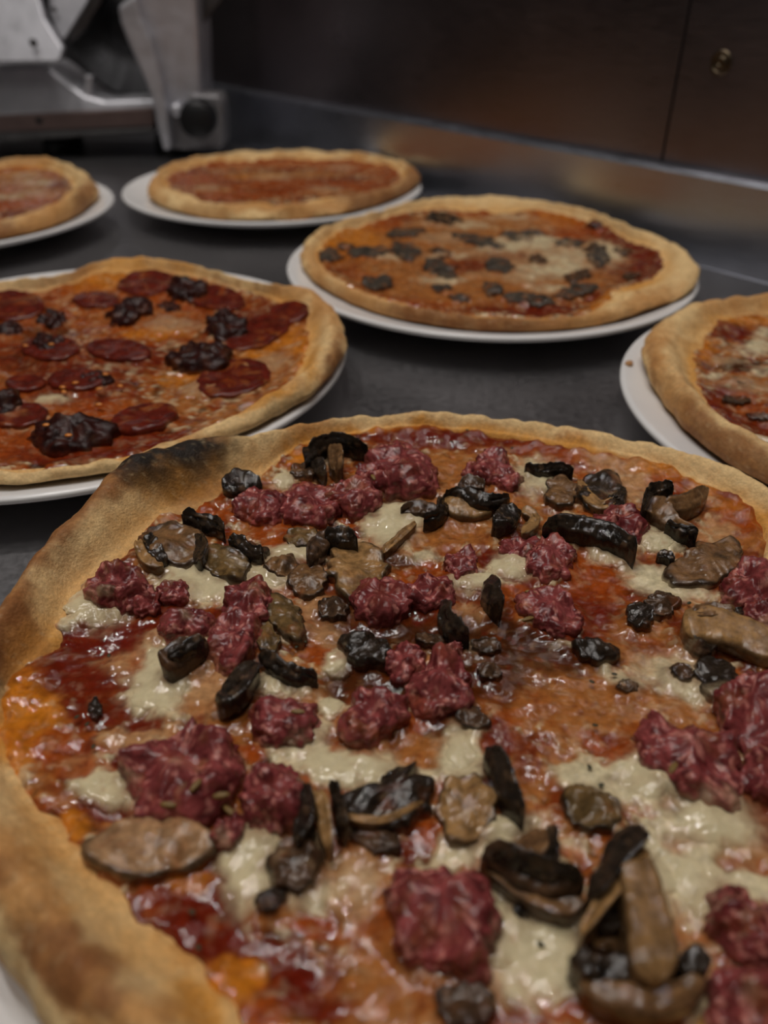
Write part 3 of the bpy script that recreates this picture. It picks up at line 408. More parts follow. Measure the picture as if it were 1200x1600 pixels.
    ('mushroom',
     [0.0788, 0.089, 0.0766, 0.0832, 0.0731, 0.0785, 0.0693, 0.0767, 0.0656, 0.0769, 0.0629, 0.0797, 0.0614, 0.0843, 0.0619, 0.091, 0.0641, 0.0974, 0.0671, 0.1008, 0.071, 0.1024, 0.075, 0.1022, 0.0779, 0.0994, 0.0793,
      0.0947],
     0.007, {'col': 'gill'}),
    ('mushroom',
     [0.0352, -0.091, 0.0343, -0.092, 0.0329, -0.0927, 0.0311, -0.0929, 0.0294, -0.0927, 0.028, -0.0919, 0.0273, -0.0908, 0.0274, -0.0895, 0.0282, -0.0885, 0.0296, -0.0879, 0.0314, -0.0877, 0.0332, -0.0879, 0.0346, -0.0887,
      0.0353, -0.0898],
     0.006, {'col': 'brown'}),
    ('mushroom',
     [-0.0982, -0.0229, -0.0979, -0.0246, -0.0979, -0.0258, -0.0984, -0.0264, -0.0992, -0.0264, -0.1001, -0.0257, -0.1009, -0.0245, -0.1014, -0.0231, -0.1016, -0.0218, -0.1015, -0.0207, -0.101, -0.0201, -0.1003, -0.0199,
      -0.0996, -0.0204, -0.0988, -0.0214],
     0.003, {'col': 'black'}),
    ('mushroom',
     [-0.0602, 0.0476, -0.0609, 0.0456, -0.0627, 0.0448, -0.0653, 0.045, -0.0679, 0.0456, -0.0701, 0.047, -0.0717, 0.0493, -0.0723, 0.0519, -0.0716, 0.054, -0.0698, 0.0552, -0.0672, 0.0552, -0.0645, 0.0542, -0.0622, 0.0527,
      -0.0607, 0.0505],
     0.006, {'col': 'dark'}),
    ('mushroom',
     [-0.0433, 0.1095, -0.0435, 0.1069, -0.0449, 0.1047, -0.0472, 0.1029, -0.05, 0.1024, -0.0527, 0.1028, -0.0547, 0.1035, -0.0557, 0.1052, -0.0556, 0.1077, -0.0542, 0.1101, -0.052, 0.1124, -0.0492, 0.1137, -0.0465, 0.1136,
      -0.0444, 0.1121],
     0.005, {'col': 'dark'}),
    ('mushroom',
     [0.0186, 0.0011, 0.0181, -0.0003, 0.0169, -0.0012, 0.0152, -0.0017, 0.0135, -0.0015, 0.012, -0.0007, 0.0111, 0.0007, 0.0108, 0.0022, 0.0113, 0.0035, 0.0125, 0.0044, 0.0141, 0.0047, 0.0159, 0.0046, 0.0174, 0.0039,
      0.0184, 0.0027],
     0.003, {'col': 'dark'}),
    ('mushroom',
     [0.0177, -0.0104, 0.0169, -0.0114, 0.0157, -0.0119, 0.0143, -0.0118, 0.0129, -0.0112, 0.0118, -0.0101, 0.0113, -0.0089, 0.0114, -0.0078, 0.0121, -0.007, 0.0134, -0.0065, 0.0148, -0.0065, 0.0163, -0.007, 0.0173,
      -0.0079, 0.0178, -0.0092],
     0.003, {'col': 'dark'})],
  'ribbons': [[('mushroom_slice', 'black',
      [[-0.0826, 0.0878, 0.0328, -0.0786, 0.0833, 0.0298], [-0.0807, 0.0909, 0.0333, -0.0766, 0.0852, 0.03], [-0.0783, 0.0948, 0.0331, -0.0751, 0.0864, 0.0299], [-0.0751, 0.0969, 0.0324, -0.0738, 0.087, 0.0297],
       [-0.0717, 0.0959, 0.0321, -0.0719, 0.0879, 0.0293], [-0.0687, 0.0942, 0.0315, -0.0694, 0.0889, 0.0289], [-0.0659, 0.0922, 0.0306, -0.0666, 0.09, 0.0285]],
      0.004)],
    [('mushroom_slice', 'black',
      [[-0.0926, 0.0676, 0.0335, -0.0937, 0.067, 0.0305], [-0.0891, 0.0683, 0.0326, -0.0901, 0.066, 0.0294], [-0.0858, 0.0686, 0.032, -0.0867, 0.065, 0.0285], [-0.0826, 0.0678, 0.0319, -0.0834, 0.063, 0.029],
       [-0.0793, 0.0657, 0.0319, -0.0814, 0.0622, 0.0291], [-0.0766, 0.0609, 0.0325, -0.0799, 0.0613, 0.0291], [-0.0752, 0.0568, 0.0327, -0.0778, 0.059, 0.0294]],
      0.004),
     ('gills', 'black',
      [[-0.0832, 0.0556, 0.031, -0.0866, 0.0576, 0.0284], [-0.0814, 0.0517, 0.0311, -0.0857, 0.0546, 0.0281], [-0.0801, 0.0469, 0.0312, -0.0854, 0.0524, 0.0278], [-0.0803, 0.0419, 0.0314, -0.0853, 0.0491, 0.0278],
       [-0.0815, 0.0387, 0.0309, -0.0853, 0.0443, 0.0282]],
      0.004)],
    [('mushroom_slice', 'tan',
      [[-0.1048, 0.0524, 0.0309, -0.1071, 0.0509, 0.0311], [-0.1031, 0.0489, 0.0305, -0.1056, 0.0467, 0.0309], [-0.1015, 0.0459, 0.0304, -0.1039, 0.0432, 0.0302], [-0.0999, 0.044, 0.0301, -0.1015, 0.0399, 0.03],
       [-0.0984, 0.0426, 0.0299, -0.0989, 0.0381, 0.0296], [-0.0966, 0.0416, 0.0296, -0.0964, 0.0378, 0.0292], [-0.0944, 0.0408, 0.0292, -0.0941, 0.0382, 0.029]],
      0.004),
     ('gills', 'black',
      [[-0.1024, 0.0559, 0.0315, -0.1047, 0.0546, 0.031], [-0.1, 0.0526, 0.0311, -0.1031, 0.0504, 0.0305], [-0.0978, 0.0494, 0.0309, -0.1008, 0.0459, 0.0303], [-0.0956, 0.0465, 0.0303, -0.0981, 0.0426, 0.0298],
       [-0.0931, 0.0429, 0.0299, -0.0952, 0.0398, 0.0293]],
      0.004)],
    [('mushroom_slice', 'black',
      [[-0.0732, 0.0545, 0.0315, -0.0738, 0.0527, 0.0294], [-0.0705, 0.0535, 0.0318, -0.0713, 0.0506, 0.0299], [-0.0676, 0.0518, 0.0319, -0.0695, 0.0489, 0.03], [-0.0654, 0.0494, 0.0316, -0.0679, 0.0471, 0.0297],
       [-0.0639, 0.0472, 0.0316, -0.0655, 0.045, 0.0293], [-0.0621, 0.0459, 0.0318, -0.0626, 0.0437, 0.0295], [-0.0596, 0.0451, 0.0318, -0.0598, 0.0433, 0.0298]],
      0.004)],
    [('mushroom_slice', 'black',
      [[-0.0513, 0.1058, 0.0343, -0.0484, 0.1095, 0.0292], [-0.0502, 0.1115, 0.0346, -0.0465, 0.1133, 0.0296], [-0.0481, 0.1172, 0.035, -0.0446, 0.1172, 0.0293], [-0.0443, 0.1215, 0.0353, -0.042, 0.1198, 0.0295],
       [-0.0398, 0.1234, 0.0355, -0.0392, 0.1211, 0.0299], [-0.0354, 0.1229, 0.0354, -0.0364, 0.121, 0.0299], [-0.0314, 0.1208, 0.0351, -0.0331, 0.1199, 0.0298], [-0.0275, 0.1166, 0.0355, -0.029, 0.1173, 0.0303],
       [-0.0237, 0.1126, 0.0356, -0.0248, 0.1151, 0.0307]],
      0.005),
     ('stem', 'brown',
      [[-0.0356, 0.1178, 0.0334, -0.0409, 0.123, 0.0305], [-0.0349, 0.1119, 0.0341, -0.0412, 0.1198, 0.0295], [-0.0344, 0.1078, 0.0338, -0.041, 0.1152, 0.0291], [-0.0342, 0.1018, 0.0341, -0.0402, 0.1084, 0.0297],
       [-0.0341, 0.097, 0.0335, -0.0393, 0.1032, 0.0292]],
      0.005),
     ('gills', 'black',
      [[-0.0439, 0.1112, 0.0315, -0.0491, 0.112, 0.0285], [-0.0427, 0.1066, 0.0314, -0.0476, 0.1079, 0.0282], [-0.0418, 0.1032, 0.031, -0.046, 0.104, 0.0281], [-0.0412, 0.1003, 0.0307, -0.0446, 0.1016, 0.0278],
       [-0.0406, 0.0971, 0.0309, -0.0432, 0.0996, 0.0277]],
      0.004)],
    [('mushroom_slice', 'dark',
      [[-0.011, 0.0743, 0.0306, -0.0106, 0.073, 0.0285], [-0.008, 0.0758, 0.0307, -0.0076, 0.0732, 0.0284], [-0.0047, 0.0772, 0.0306, -0.0048, 0.0729, 0.0284], [-0.0013, 0.0773, 0.0304, -0.002, 0.0723, 0.0283],
       [0.0019, 0.0768, 0.0298, 0.0007, 0.0722, 0.028], [0.0041, 0.0746, 0.0299, 0.0029, 0.072, 0.0278], [0.0058, 0.0724, 0.03, 0.005, 0.0715, 0.0278]],
      0.003),
     ('gills', 'black',
      [[-0.0026, 0.0658, 0.0322, -0.002, 0.0651, 0.0292], [-0.0005, 0.0672, 0.0321, 0.0003, 0.0656, 0.0289], [0.0012, 0.0689, 0.0318, 0.0029, 0.0667, 0.0288], [0.0025, 0.0705, 0.0317, 0.0055, 0.0696, 0.0287],
       [0.0033, 0.0719, 0.0318, 0.0074, 0.074, 0.029], [0.0035, 0.0747, 0.0319, 0.0079, 0.0798, 0.0289], [0.0033, 0.0798, 0.0316, 0.0078, 0.086, 0.0284]],
      0.004)],
    [('mushroom_slice', 'dark',
      [[-0.044, 0.0391, 0.0315, -0.0414, 0.0409, 0.0287], [-0.0439, 0.0432, 0.0316, -0.0402, 0.0442, 0.0286], [-0.0435, 0.048, 0.0313, -0.0391, 0.0474, 0.0283], [-0.0423, 0.052, 0.0314, -0.0379, 0.0501, 0.0281],
       [-0.0407, 0.0554, 0.0311, -0.0368, 0.0528, 0.0278], [-0.0388, 0.057, 0.0313, -0.0359, 0.0549, 0.0279], [-0.0371, 0.058, 0.0312, -0.035, 0.0571, 0.028]],
      0.005),
     ('gills', 'black',
      [[-0.0388, 0.0531, 0.0339, -0.0382, 0.0524, 0.0299], [-0.0364, 0.0551, 0.0339, -0.0356, 0.0522, 0.0298], [-0.0337, 0.0564, 0.0339, -0.0337, 0.0521, 0.0295], [-0.0311, 0.056, 0.0338, -0.0323, 0.052, 0.0294],
       [-0.0291, 0.0542, 0.0338, -0.0309, 0.052, 0.0293], [-0.0276, 0.0517, 0.034, -0.0292, 0.0517, 0.0296], [-0.0263, 0.0492, 0.0341, -0.0274, 0.0512, 0.03]],
      0.004)],
    [('mushroom_slice', 'tan',
      [[-0.0184, 0.0487, 0.0291, -0.0169, 0.0476, 0.0278], [-0.016, 0.0526, 0.0292, -0.0143, 0.0508, 0.0282], [-0.0131, 0.0568, 0.0293, -0.0114, 0.0551, 0.028], [-0.0096, 0.062, 0.029, -0.0081, 0.0599, 0.0282],
       [-0.0057, 0.067, 0.0291, -0.0045, 0.0656, 0.0283]],
      0.003)],
    [('mushroom_slice', 'tan',
      [[0.007, 0.0855, 0.0295, 0.0043, 0.083, 0.0275], [0.0092, 0.0822, 0.0299, 0.0061, 0.078, 0.0278], [0.0114, 0.0801, 0.0299, 0.0088, 0.0739, 0.0278], [0.0143, 0.0788, 0.0299, 0.0128, 0.0718, 0.0275],
       [0.0178, 0.0787, 0.0294, 0.0172, 0.0714, 0.0275], [0.0214, 0.0787, 0.0294, 0.0216, 0.0725, 0.0277], [0.0253, 0.0785, 0.0298, 0.0259, 0.075, 0.0274]],
      0.004),
     ('gills', 'black',
      [[0.0066, 0.082, 0.0338, 0.0067, 0.082, 0.0308], [0.0101, 0.0826, 0.0338, 0.0099, 0.0815, 0.0309], [0.0137, 0.0824, 0.0336, 0.0127, 0.0801, 0.031], [0.017, 0.0809, 0.0334, 0.015, 0.0774, 0.0308],
       [0.0197, 0.0791, 0.0334, 0.0179, 0.0745, 0.0307], [0.0222, 0.0777, 0.0335, 0.0216, 0.0735, 0.0306], [0.0249, 0.077, 0.0336, 0.0254, 0.0747, 0.0304], [0.0277, 0.0774, 0.0339, 0.0289, 0.0762, 0.0308],
       [0.031, 0.0794, 0.0336, 0.0322, 0.079, 0.0305]],
      0.004),
     ('cap_edge', 'dark',
      [[0.0116, 0.0869, 0.033, 0.0127, 0.084, 0.0315], [0.0143, 0.0895, 0.0329, 0.0152, 0.0862, 0.0309], [0.0174, 0.0908, 0.0329, 0.0173, 0.0868, 0.0309], [0.0204, 0.0891, 0.0333, 0.0195, 0.0861, 0.0311],
       [0.023, 0.0865, 0.0336, 0.022, 0.0844, 0.0315]],
      0.003)],
    [('mushroom_slice', 'black',
      [[0.0222, 0.0608, 0.0325, 0.0248, 0.0595, 0.0299], [0.024, 0.0644, 0.0329, 0.0273, 0.061, 0.0301], [0.0264, 0.069, 0.0323, 0.0294, 0.0622, 0.0301], [0.0287, 0.0715, 0.0321, 0.0311, 0.0634, 0.0302],
       [0.0304, 0.072, 0.0322, 0.0328, 0.0657, 0.0298], [0.0317, 0.0718, 0.0323, 0.0343, 0.0692, 0.0293], [0.0331, 0.0715, 0.0324, 0.0352, 0.0717, 0.0294]],
      0.005)],
    [('mushroom_slice', 'tan',
      [[0.0369, 0.0775, 0.0286, 0.0355, 0.0739, 0.0277], [0.0392, 0.0763, 0.0286, 0.0376, 0.0728, 0.0274], [0.0414, 0.0744, 0.0283, 0.0387, 0.0719, 0.0271], [0.0421, 0.07, 0.028, 0.0387, 0.0709, 0.027],
       [0.0405, 0.0646, 0.0281, 0.0383, 0.0697, 0.027], [0.0374, 0.0604, 0.0287, 0.0366, 0.0669, 0.0274], [0.0343, 0.0576, 0.0289, 0.0336, 0.0631, 0.028]],
      0.003)],
    [('mushroom_slice', 'black',
      [[0.0421, 0.1069, 0.0309, 0.0416, 0.1071, 0.0278], [0.0448, 0.1053, 0.0311, 0.0442, 0.1044, 0.028], [0.0474, 0.1048, 0.0311, 0.0474, 0.103, 0.028], [0.0506, 0.1053, 0.0313, 0.051, 0.1034, 0.0281],
       [0.0545, 0.1063, 0.031, 0.0546, 0.1048, 0.0278], [0.0583, 0.1054, 0.0307, 0.0581, 0.1049, 0.0276], [0.0615, 0.103, 0.0308, 0.0616, 0.1037, 0.0279]],
      0.003)],
    [('mushroom_slice', 'tan',
      [[0.0647, 0.0997, 0.0278, 0.0621, 0.0988, 0.0273], [0.0649, 0.0933, 0.0277, 0.0616, 0.0909, 0.0277], [0.0654, 0.0876, 0.028, 0.0617, 0.0832, 0.0283], [0.0667, 0.0832, 0.0283, 0.0635, 0.0776, 0.0286],
       [0.0684, 0.0808, 0.0287, 0.0668, 0.0752, 0.0285], [0.0705, 0.0806, 0.0291, 0.0705, 0.0764, 0.0288], [0.0739, 0.0831, 0.0288, 0.0739, 0.0793, 0.0292]],
      0.003),
     ('gills', 'gill',
      [[0.0709, 0.083, 0.0299, 0.0704, 0.079, 0.0301], [0.0722, 0.0836, 0.0298, 0.0716, 0.0793, 0.0302], [0.0735, 0.0843, 0.0297, 0.0728, 0.0798, 0.0302], [0.0748, 0.0848, 0.0296, 0.0741, 0.0805, 0.0301],
       [0.076, 0.0851, 0.0297, 0.0754, 0.0811, 0.03]],
      0.003)],
    [('mushroom_slice', 'black',
      [[0.0395, 0.0543, 0.0346, 0.0414, 0.0555, 0.0306], [0.0427, 0.0575, 0.0348, 0.0445, 0.0567, 0.0308], [0.0471, 0.0612, 0.0341, 0.0476, 0.0578, 0.0304], [0.0518, 0.0617, 0.0343, 0.051, 0.0572, 0.0303],
       [0.0566, 0.0617, 0.0339, 0.055, 0.0562, 0.03], [0.061, 0.0602, 0.0339, 0.0589, 0.0545, 0.0302], [0.0651, 0.058, 0.0339, 0.0625, 0.0532, 0.0299], [0.0683, 0.0543, 0.0342, 0.0654, 0.0513, 0.0296],
       [0.0708, 0.0508, 0.0337, 0.0676, 0.0492, 0.0293], [0.0718, 0.0467, 0.0334, 0.0693, 0.0473, 0.0292], [0.0719, 0.0425, 0.0333, 0.0706, 0.0447, 0.0293]],
      0.006)],
    [('mushroom_slice', 'brown',
      [[0.082, 0.0732, 0.032, 0.0833, 0.0706, 0.0295], [0.0849, 0.0771, 0.0317, 0.0847, 0.0697, 0.0295], [0.0888, 0.0779, 0.032, 0.0844, 0.0687, 0.0295], [0.0907, 0.0737, 0.0326, 0.085, 0.0676, 0.0294],
       [0.0917, 0.0698, 0.0323, 0.0866, 0.0655, 0.0292], [0.0924, 0.0668, 0.032, 0.0885, 0.0632, 0.0289], [0.0934, 0.064, 0.0318, 0.0909, 0.0611, 0.0287], [0.0953, 0.0609, 0.0319, 0.0938, 0.0587, 0.0291],
       [0.0979, 0.058, 0.0318, 0.0976, 0.0576, 0.0288]],
      0.005),
     ('cap_edge', 'black',
      [[0.0787, 0.0662, 0.0361, 0.0817, 0.0689, 0.0335], [0.0808, 0.0718, 0.0361, 0.0848, 0.0745, 0.033], [0.0839, 0.0781, 0.0357, 0.0871, 0.078, 0.0329], [0.0873, 0.0812, 0.0362, 0.089, 0.0793, 0.0331],
       [0.0905, 0.0821, 0.0365, 0.091, 0.08, 0.0333], [0.0931, 0.0814, 0.0364, 0.0929, 0.0803, 0.0333], [0.0948, 0.0797, 0.0364, 0.095, 0.0799, 0.0335]],
      0.004),
     ('stem', 'brown',
      [[0.0892, 0.073, 0.0346, 0.0895, 0.069, 0.0304], [0.0929, 0.0742, 0.0344, 0.0933, 0.0698, 0.0301], [0.0962, 0.0751, 0.0345, 0.0973, 0.0707, 0.0303], [0.0994, 0.0767, 0.0346, 0.1015, 0.0726, 0.0306],
       [0.1027, 0.0793, 0.034, 0.1064, 0.0775, 0.0299], [0.1054, 0.0816, 0.0338, 0.11, 0.083, 0.03], [0.1083, 0.084, 0.0341, 0.1116, 0.0868, 0.031]],
      0.005),
     ('gills', 'black',
      [[0.0874, 0.0616, 0.033, 0.087, 0.0613, 0.0311], [0.0902, 0.0603, 0.0327, 0.0894, 0.0592, 0.0308], [0.0925, 0.0584, 0.033, 0.0917, 0.0569, 0.031], [0.0949, 0.0571, 0.0329, 0.0943, 0.0557, 0.0308],
       [0.0974, 0.0561, 0.0326, 0.097, 0.055, 0.0306]],
      0.003)],
    [('mushroom_slice', 'black',
      [[0.0805, 0.0479, 0.028, 0.0807, 0.0461, 0.0272], [0.0823, 0.0491, 0.0281, 0.082, 0.0462, 0.0272], [0.0842, 0.0491, 0.0284, 0.0829, 0.0459, 0.0273], [0.0855, 0.047, 0.0287, 0.0839, 0.0449, 0.0275],
       [0.0864, 0.0447, 0.0286, 0.0853, 0.0435, 0.0276]],
      0.003)],
    [('mushroom_slice', 'dark',
      [[-0.0841, -0.0106, 0.0331, -0.0802, -0.0139, 0.0291], [-0.0825, -0.0084, 0.0331, -0.0785, -0.012, 0.0292], [-0.0808, -0.0063, 0.0332, -0.0767, -0.0106, 0.0296], [-0.0789, -0.0046, 0.0333, -0.0751, -0.009, 0.0297],
       [-0.0769, -0.0029, 0.0332, -0.0735, -0.0068, 0.0294], [-0.0748, -0.0013, 0.0329, -0.0719, -0.0044, 0.0293], [-0.0725, -0.0, 0.0331, -0.0702, -0.0021, 0.0295]],
      0.007),
     ('gills', 'black',
      [[-0.0816, -0.0096, 0.0351, -0.0803, -0.0114, 0.0331], [-0.0797, -0.0084, 0.0353, -0.0782, -0.0105, 0.0334], [-0.0775, -0.0072, 0.0357, -0.0759, -0.0093, 0.0337], [-0.0751, -0.005, 0.0354, -0.0736, -0.0068, 0.0334],
       [-0.0723, -0.0028, 0.0353, -0.071, -0.0041, 0.0333]],
      0.004)],
    [('mushroom_slice', 'black',
      [[-0.0531, -0.0127, 0.0329, -0.0566, -0.0072, 0.03], [-0.054, -0.0165, 0.0332, -0.0583, -0.01, 0.03], [-0.0549, -0.0199, 0.0333, -0.0599, -0.0125, 0.0298], [-0.0561, -0.0229, 0.0333, -0.0615, -0.0145, 0.0292],
       [-0.0579, -0.0254, 0.033, -0.0628, -0.017, 0.0291], [-0.0603, -0.0273, 0.033, -0.0641, -0.0204, 0.0298], [-0.0627, -0.0292, 0.0333, -0.0655, -0.0236, 0.0301]],
      0.005)],
    [('mushroom_slice', 'black',
      [[-0.0541, -0.0064, 0.0321, -0.0559, -0.0064, 0.029], [-0.0512, -0.0081, 0.0321, -0.0533, -0.009, 0.0287], [-0.0484, -0.0097, 0.0323, -0.0503, -0.0119, 0.029], [-0.0457, -0.0109, 0.0325, -0.0472, -0.0142, 0.0293],
       [-0.0428, -0.0118, 0.0322, -0.044, -0.015, 0.0289], [-0.0397, -0.0133, 0.0321, -0.0405, -0.0155, 0.029], [-0.0364, -0.0149, 0.0319, -0.037, -0.0155, 0.0289]],
      0.005)],
    [('mushroom_slice', 'black',
      [[0.0045, 0.0148, 0.0335, 0.0028, 0.0209, 0.0295], [0.004, 0.0116, 0.0336, 0.0011, 0.017, 0.0301], [0.0041, 0.0095, 0.0338, 0.0001, 0.0127, 0.0301], [0.0047, 0.008, 0.0338, 0.0006, 0.0084, 0.0299],
       [0.0058, 0.0061, 0.0337, 0.0025, 0.0045, 0.0301], [0.0074, 0.0035, 0.0336, 0.0054, 0.0026, 0.0299], [0.0094, -0.0001, 0.0339, 0.0086, 0.0014, 0.0297]],
      0.005)],
    [('mushroom_slice', 'black',
      [[0.0214, 0.0224, 0.0348, 0.0204, 0.0319, 0.0303], [0.0203, 0.02, 0.035, 0.0185, 0.0303, 0.03], [0.0199, 0.0182, 0.0354, 0.0165, 0.0272, 0.03], [0.02, 0.0169, 0.0356, 0.0154, 0.0227, 0.0301],
       [0.0201, 0.0154, 0.0357, 0.0156, 0.0182, 0.0304], [0.0202, 0.0134, 0.0356, 0.0169, 0.0153, 0.0304], [0.0204, 0.0106, 0.0356, 0.0186, 0.0133, 0.0305]],
      0.006)],
    [('mushroom_slice', 'tan',
      [[0.0769, 0.0107, 0.0318, 0.0765, 0.0004, 0.0298], [0.0812, 0.0128, 0.0316, 0.0796, 0.0014, 0.0297], [0.0866, 0.0141, 0.0311, 0.0823, 0.0017, 0.0296], [0.0914, 0.0119, 0.0316, 0.0854, 0.0006, 0.03],
       [0.0962, 0.0086, 0.0315, 0.0898, -0.0012, 0.0296], [0.101, 0.0045, 0.0312, 0.0946, -0.0041, 0.0291], [0.1049, -0.0011, 0.0318, 0.099, -0.0088, 0.0298]],
      0.006),
     ('stem', 'brown',
      [[0.0808, 0.0128, 0.0326, 0.0801, 0.0087, 0.0319], [0.0845, 0.0142, 0.0322, 0.0832, 0.0091, 0.0319], [0.0881, 0.0146, 0.0322, 0.0864, 0.0094, 0.0317], [0.0915, 0.0136, 0.0326, 0.09, 0.0095, 0.0316],
       [0.095, 0.0125, 0.0326, 0.0938, 0.0094, 0.0316]],
      0.004),
     ('gills', 'black',
      [[0.0903, 0.0104, 0.0326, 0.0904, 0.0091, 0.0316], [0.0925, 0.0112, 0.0326, 0.0925, 0.0094, 0.0316], [0.0945, 0.012, 0.0326, 0.0946, 0.0099, 0.0316], [0.0959, 0.0124, 0.0326, 0.0962, 0.0107, 0.0315],
       [0.097, 0.0126, 0.0327, 0.0975, 0.0116, 0.0316]],
      0.003)],
    [('mushroom_slice', 'black',
      [[-0.0352, -0.0546, 0.034, -0.0378, -0.0527, 0.0312], [-0.0347, -0.0575, 0.0337, -0.0375, -0.0555, 0.0309], [-0.0343, -0.0606, 0.0339, -0.0375, -0.058, 0.0306], [-0.0342, -0.0637, 0.0342, -0.0378, -0.0605, 0.0305],
       [-0.0345, -0.0666, 0.0342, -0.0383, -0.0629, 0.0307], [-0.0355, -0.0689, 0.034, -0.0387, -0.0655, 0.031], [-0.0366, -0.071, 0.0338, -0.0392, -0.0681, 0.0312]],
      0.006),
     ('stem', 'tan',
      [[-0.0326, -0.055, 0.032, -0.0352, -0.0545, 0.03], [-0.0312, -0.0581, 0.0319, -0.0343, -0.0576, 0.0297], [-0.0301, -0.0622, 0.0323, -0.0334, -0.0613, 0.0301], [-0.0295, -0.0663, 0.0316, -0.0325, -0.0656, 0.0302],
       [-0.0292, -0.0705, 0.031, -0.0317, -0.0696, 0.0293]],
      0.005),
     ('gills', 'black',
      [[-0.0289, -0.0541, 0.0338, -0.0312, -0.0529, 0.0311], [-0.0278, -0.0572, 0.0339, -0.0304, -0.0558, 0.0308], [-0.0268, -0.0605, 0.0341, -0.0296, -0.0591, 0.0311], [-0.0262, -0.0637, 0.0337, -0.0289, -0.0624, 0.0312],
       [-0.0257, -0.0669, 0.0332, -0.0283, -0.0655, 0.0306]],
      0.005)],
    [('mushroom_slice', 'tan',
      [[-0.0264, -0.0605, 0.0301, -0.0268, -0.0615, 0.029], [-0.0237, -0.061, 0.0295, -0.0241, -0.0622, 0.0285], [-0.021, -0.0611, 0.029, -0.0211, -0.0626, 0.0281], [-0.0181, -0.0609, 0.0288, -0.0179, -0.0624, 0.0279],
       [-0.015, -0.0599, 0.0286, -0.0144, -0.0611, 0.0276], [-0.0115, -0.0581, 0.0287, -0.0107, -0.0589, 0.0277], [-0.0075, -0.0553, 0.0285, -0.0068, -0.0558, 0.0275]],
      0.004)],
    [('mushroom_slice', 'black',
      [[0.0119, -0.043, 0.0343, 0.0093, -0.0413, 0.03], [0.0133, -0.0459, 0.034, 0.0096, -0.045, 0.0301], [0.0146, -0.0492, 0.0339, 0.0101, -0.0483, 0.0296], [0.0155, -0.053, 0.0337, 0.0109, -0.0523, 0.0295],
       [0.0162, -0.0565, 0.0334, 0.012, -0.056, 0.0293], [0.0167, -0.0598, 0.0332, 0.0136, -0.0591, 0.029], [0.0171, -0.0632, 0.0332, 0.0153, -0.0618, 0.029]],
      0.006)],
    [('mushroom_slice', 'dark',
      [[0.0055, -0.0734, 0.0355, 0.0048, -0.0745, 0.0304], [0.0085, -0.0735, 0.0357, 0.0071, -0.0762, 0.0307], [0.012, -0.0738, 0.0354, 0.0094, -0.0777, 0.0307], [0.0155, -0.0754, 0.0357, 0.0123, -0.0796, 0.0306],
       [0.0186, -0.077, 0.0358, 0.0157, -0.0819, 0.0312], [0.0215, -0.0779, 0.0357, 0.0196, -0.0831, 0.0312], [0.0238, -0.0787, 0.0358, 0.0234, -0.0829, 0.0308], [0.025, -0.0795, 0.036, 0.0263, -0.0818, 0.0311],
       [0.0265, -0.0801, 0.036, 0.0282, -0.0798, 0.0308]],
      0.007),
     ('cap_edge', 'brown',
      [[0.0068, -0.073, 0.0297, 0.0051, -0.0748, 0.0295], [0.0098, -0.0757, 0.0297, 0.008, -0.078, 0.0298], [0.0129, -0.0779, 0.0297, 0.011, -0.0806, 0.0296], [0.0161, -0.0796, 0.0301, 0.0141, -0.083, 0.03],
       [0.0193, -0.0805, 0.03, 0.017, -0.0849, 0.0302], [0.0218, -0.0813, 0.0299, 0.0197, -0.0861, 0.0301], [0.0231, -0.0816, 0.0299, 0.0229, -0.0862, 0.0295], [0.0242, -0.0815, 0.03, 0.0258, -0.0848, 0.0297],
       [0.0262, -0.0806, 0.03, 0.0276, -0.0829, 0.03]],
      0.005),
     ('gills', 'black',
      [[0.0075, -0.076, 0.0387, 0.0071, -0.0758, 0.0347], [0.0103, -0.0766, 0.0387, 0.0098, -0.077, 0.0347], [0.0133, -0.0774, 0.0388, 0.0126, -0.0783, 0.0347], [0.0165, -0.0786, 0.0391, 0.0157, -0.0799, 0.0351],
       [0.0197, -0.0794, 0.0389, 0.019, -0.081, 0.0351], [0.0227, -0.0803, 0.0389, 0.0224, -0.0814, 0.0349], [0.0256, -0.0812, 0.0391, 0.0256, -0.0817, 0.035]],
      0.004)],
    [('mushroom_slice', 'brown',
      [[0.0215, -0.067, 0.0324, 0.0194, -0.0638, 0.0292], [0.0211, -0.0694, 0.0326, 0.018, -0.0652, 0.0291], [0.0201, -0.072, 0.0325, 0.0169, -0.0659, 0.0289], [0.0179, -0.0743, 0.0325, 0.0157, -0.0666, 0.0287],
       [0.0152, -0.0758, 0.0328, 0.0143, -0.0678, 0.0287], [0.0126, -0.0762, 0.0327, 0.0125, -0.0693, 0.0291], [0.0101, -0.0761, 0.0327, 0.0103, -0.071, 0.0294]],
      0.005),
     ('gills', 'black',
      [[0.0229, -0.0664, 0.0343, 0.0212, -0.0654, 0.0322], [0.0229, -0.0699, 0.0349, 0.0212, -0.0687, 0.0325], [0.0228, -0.0729, 0.0349, 0.021, -0.0716, 0.0327], [0.0222, -0.0755, 0.0347, 0.0205, -0.074, 0.0327],
       [0.0214, -0.0779, 0.0347, 0.0199, -0.0764, 0.0327]],
      0.004)],
    [('mushroom_slice', 'black',
      [[0.0432, -0.0723, 0.0386, 0.0441, -0.0652, 0.0329], [0.0409, -0.0747, 0.0391, 0.0411, -0.0666, 0.0331], [0.0389, -0.0765, 0.0387, 0.0377, -0.069, 0.0337], [0.0365, -0.0788, 0.0384, 0.0344, -0.0725, 0.0343],
       [0.0335, -0.0818, 0.0387, 0.0317, -0.0757, 0.0338], [0.0304, -0.0848, 0.039, 0.0292, -0.0794, 0.0337], [0.0274, -0.0875, 0.0388, 0.0269, -0.0833, 0.034]],
      0.006),
     ('cap_edge', 'tan',
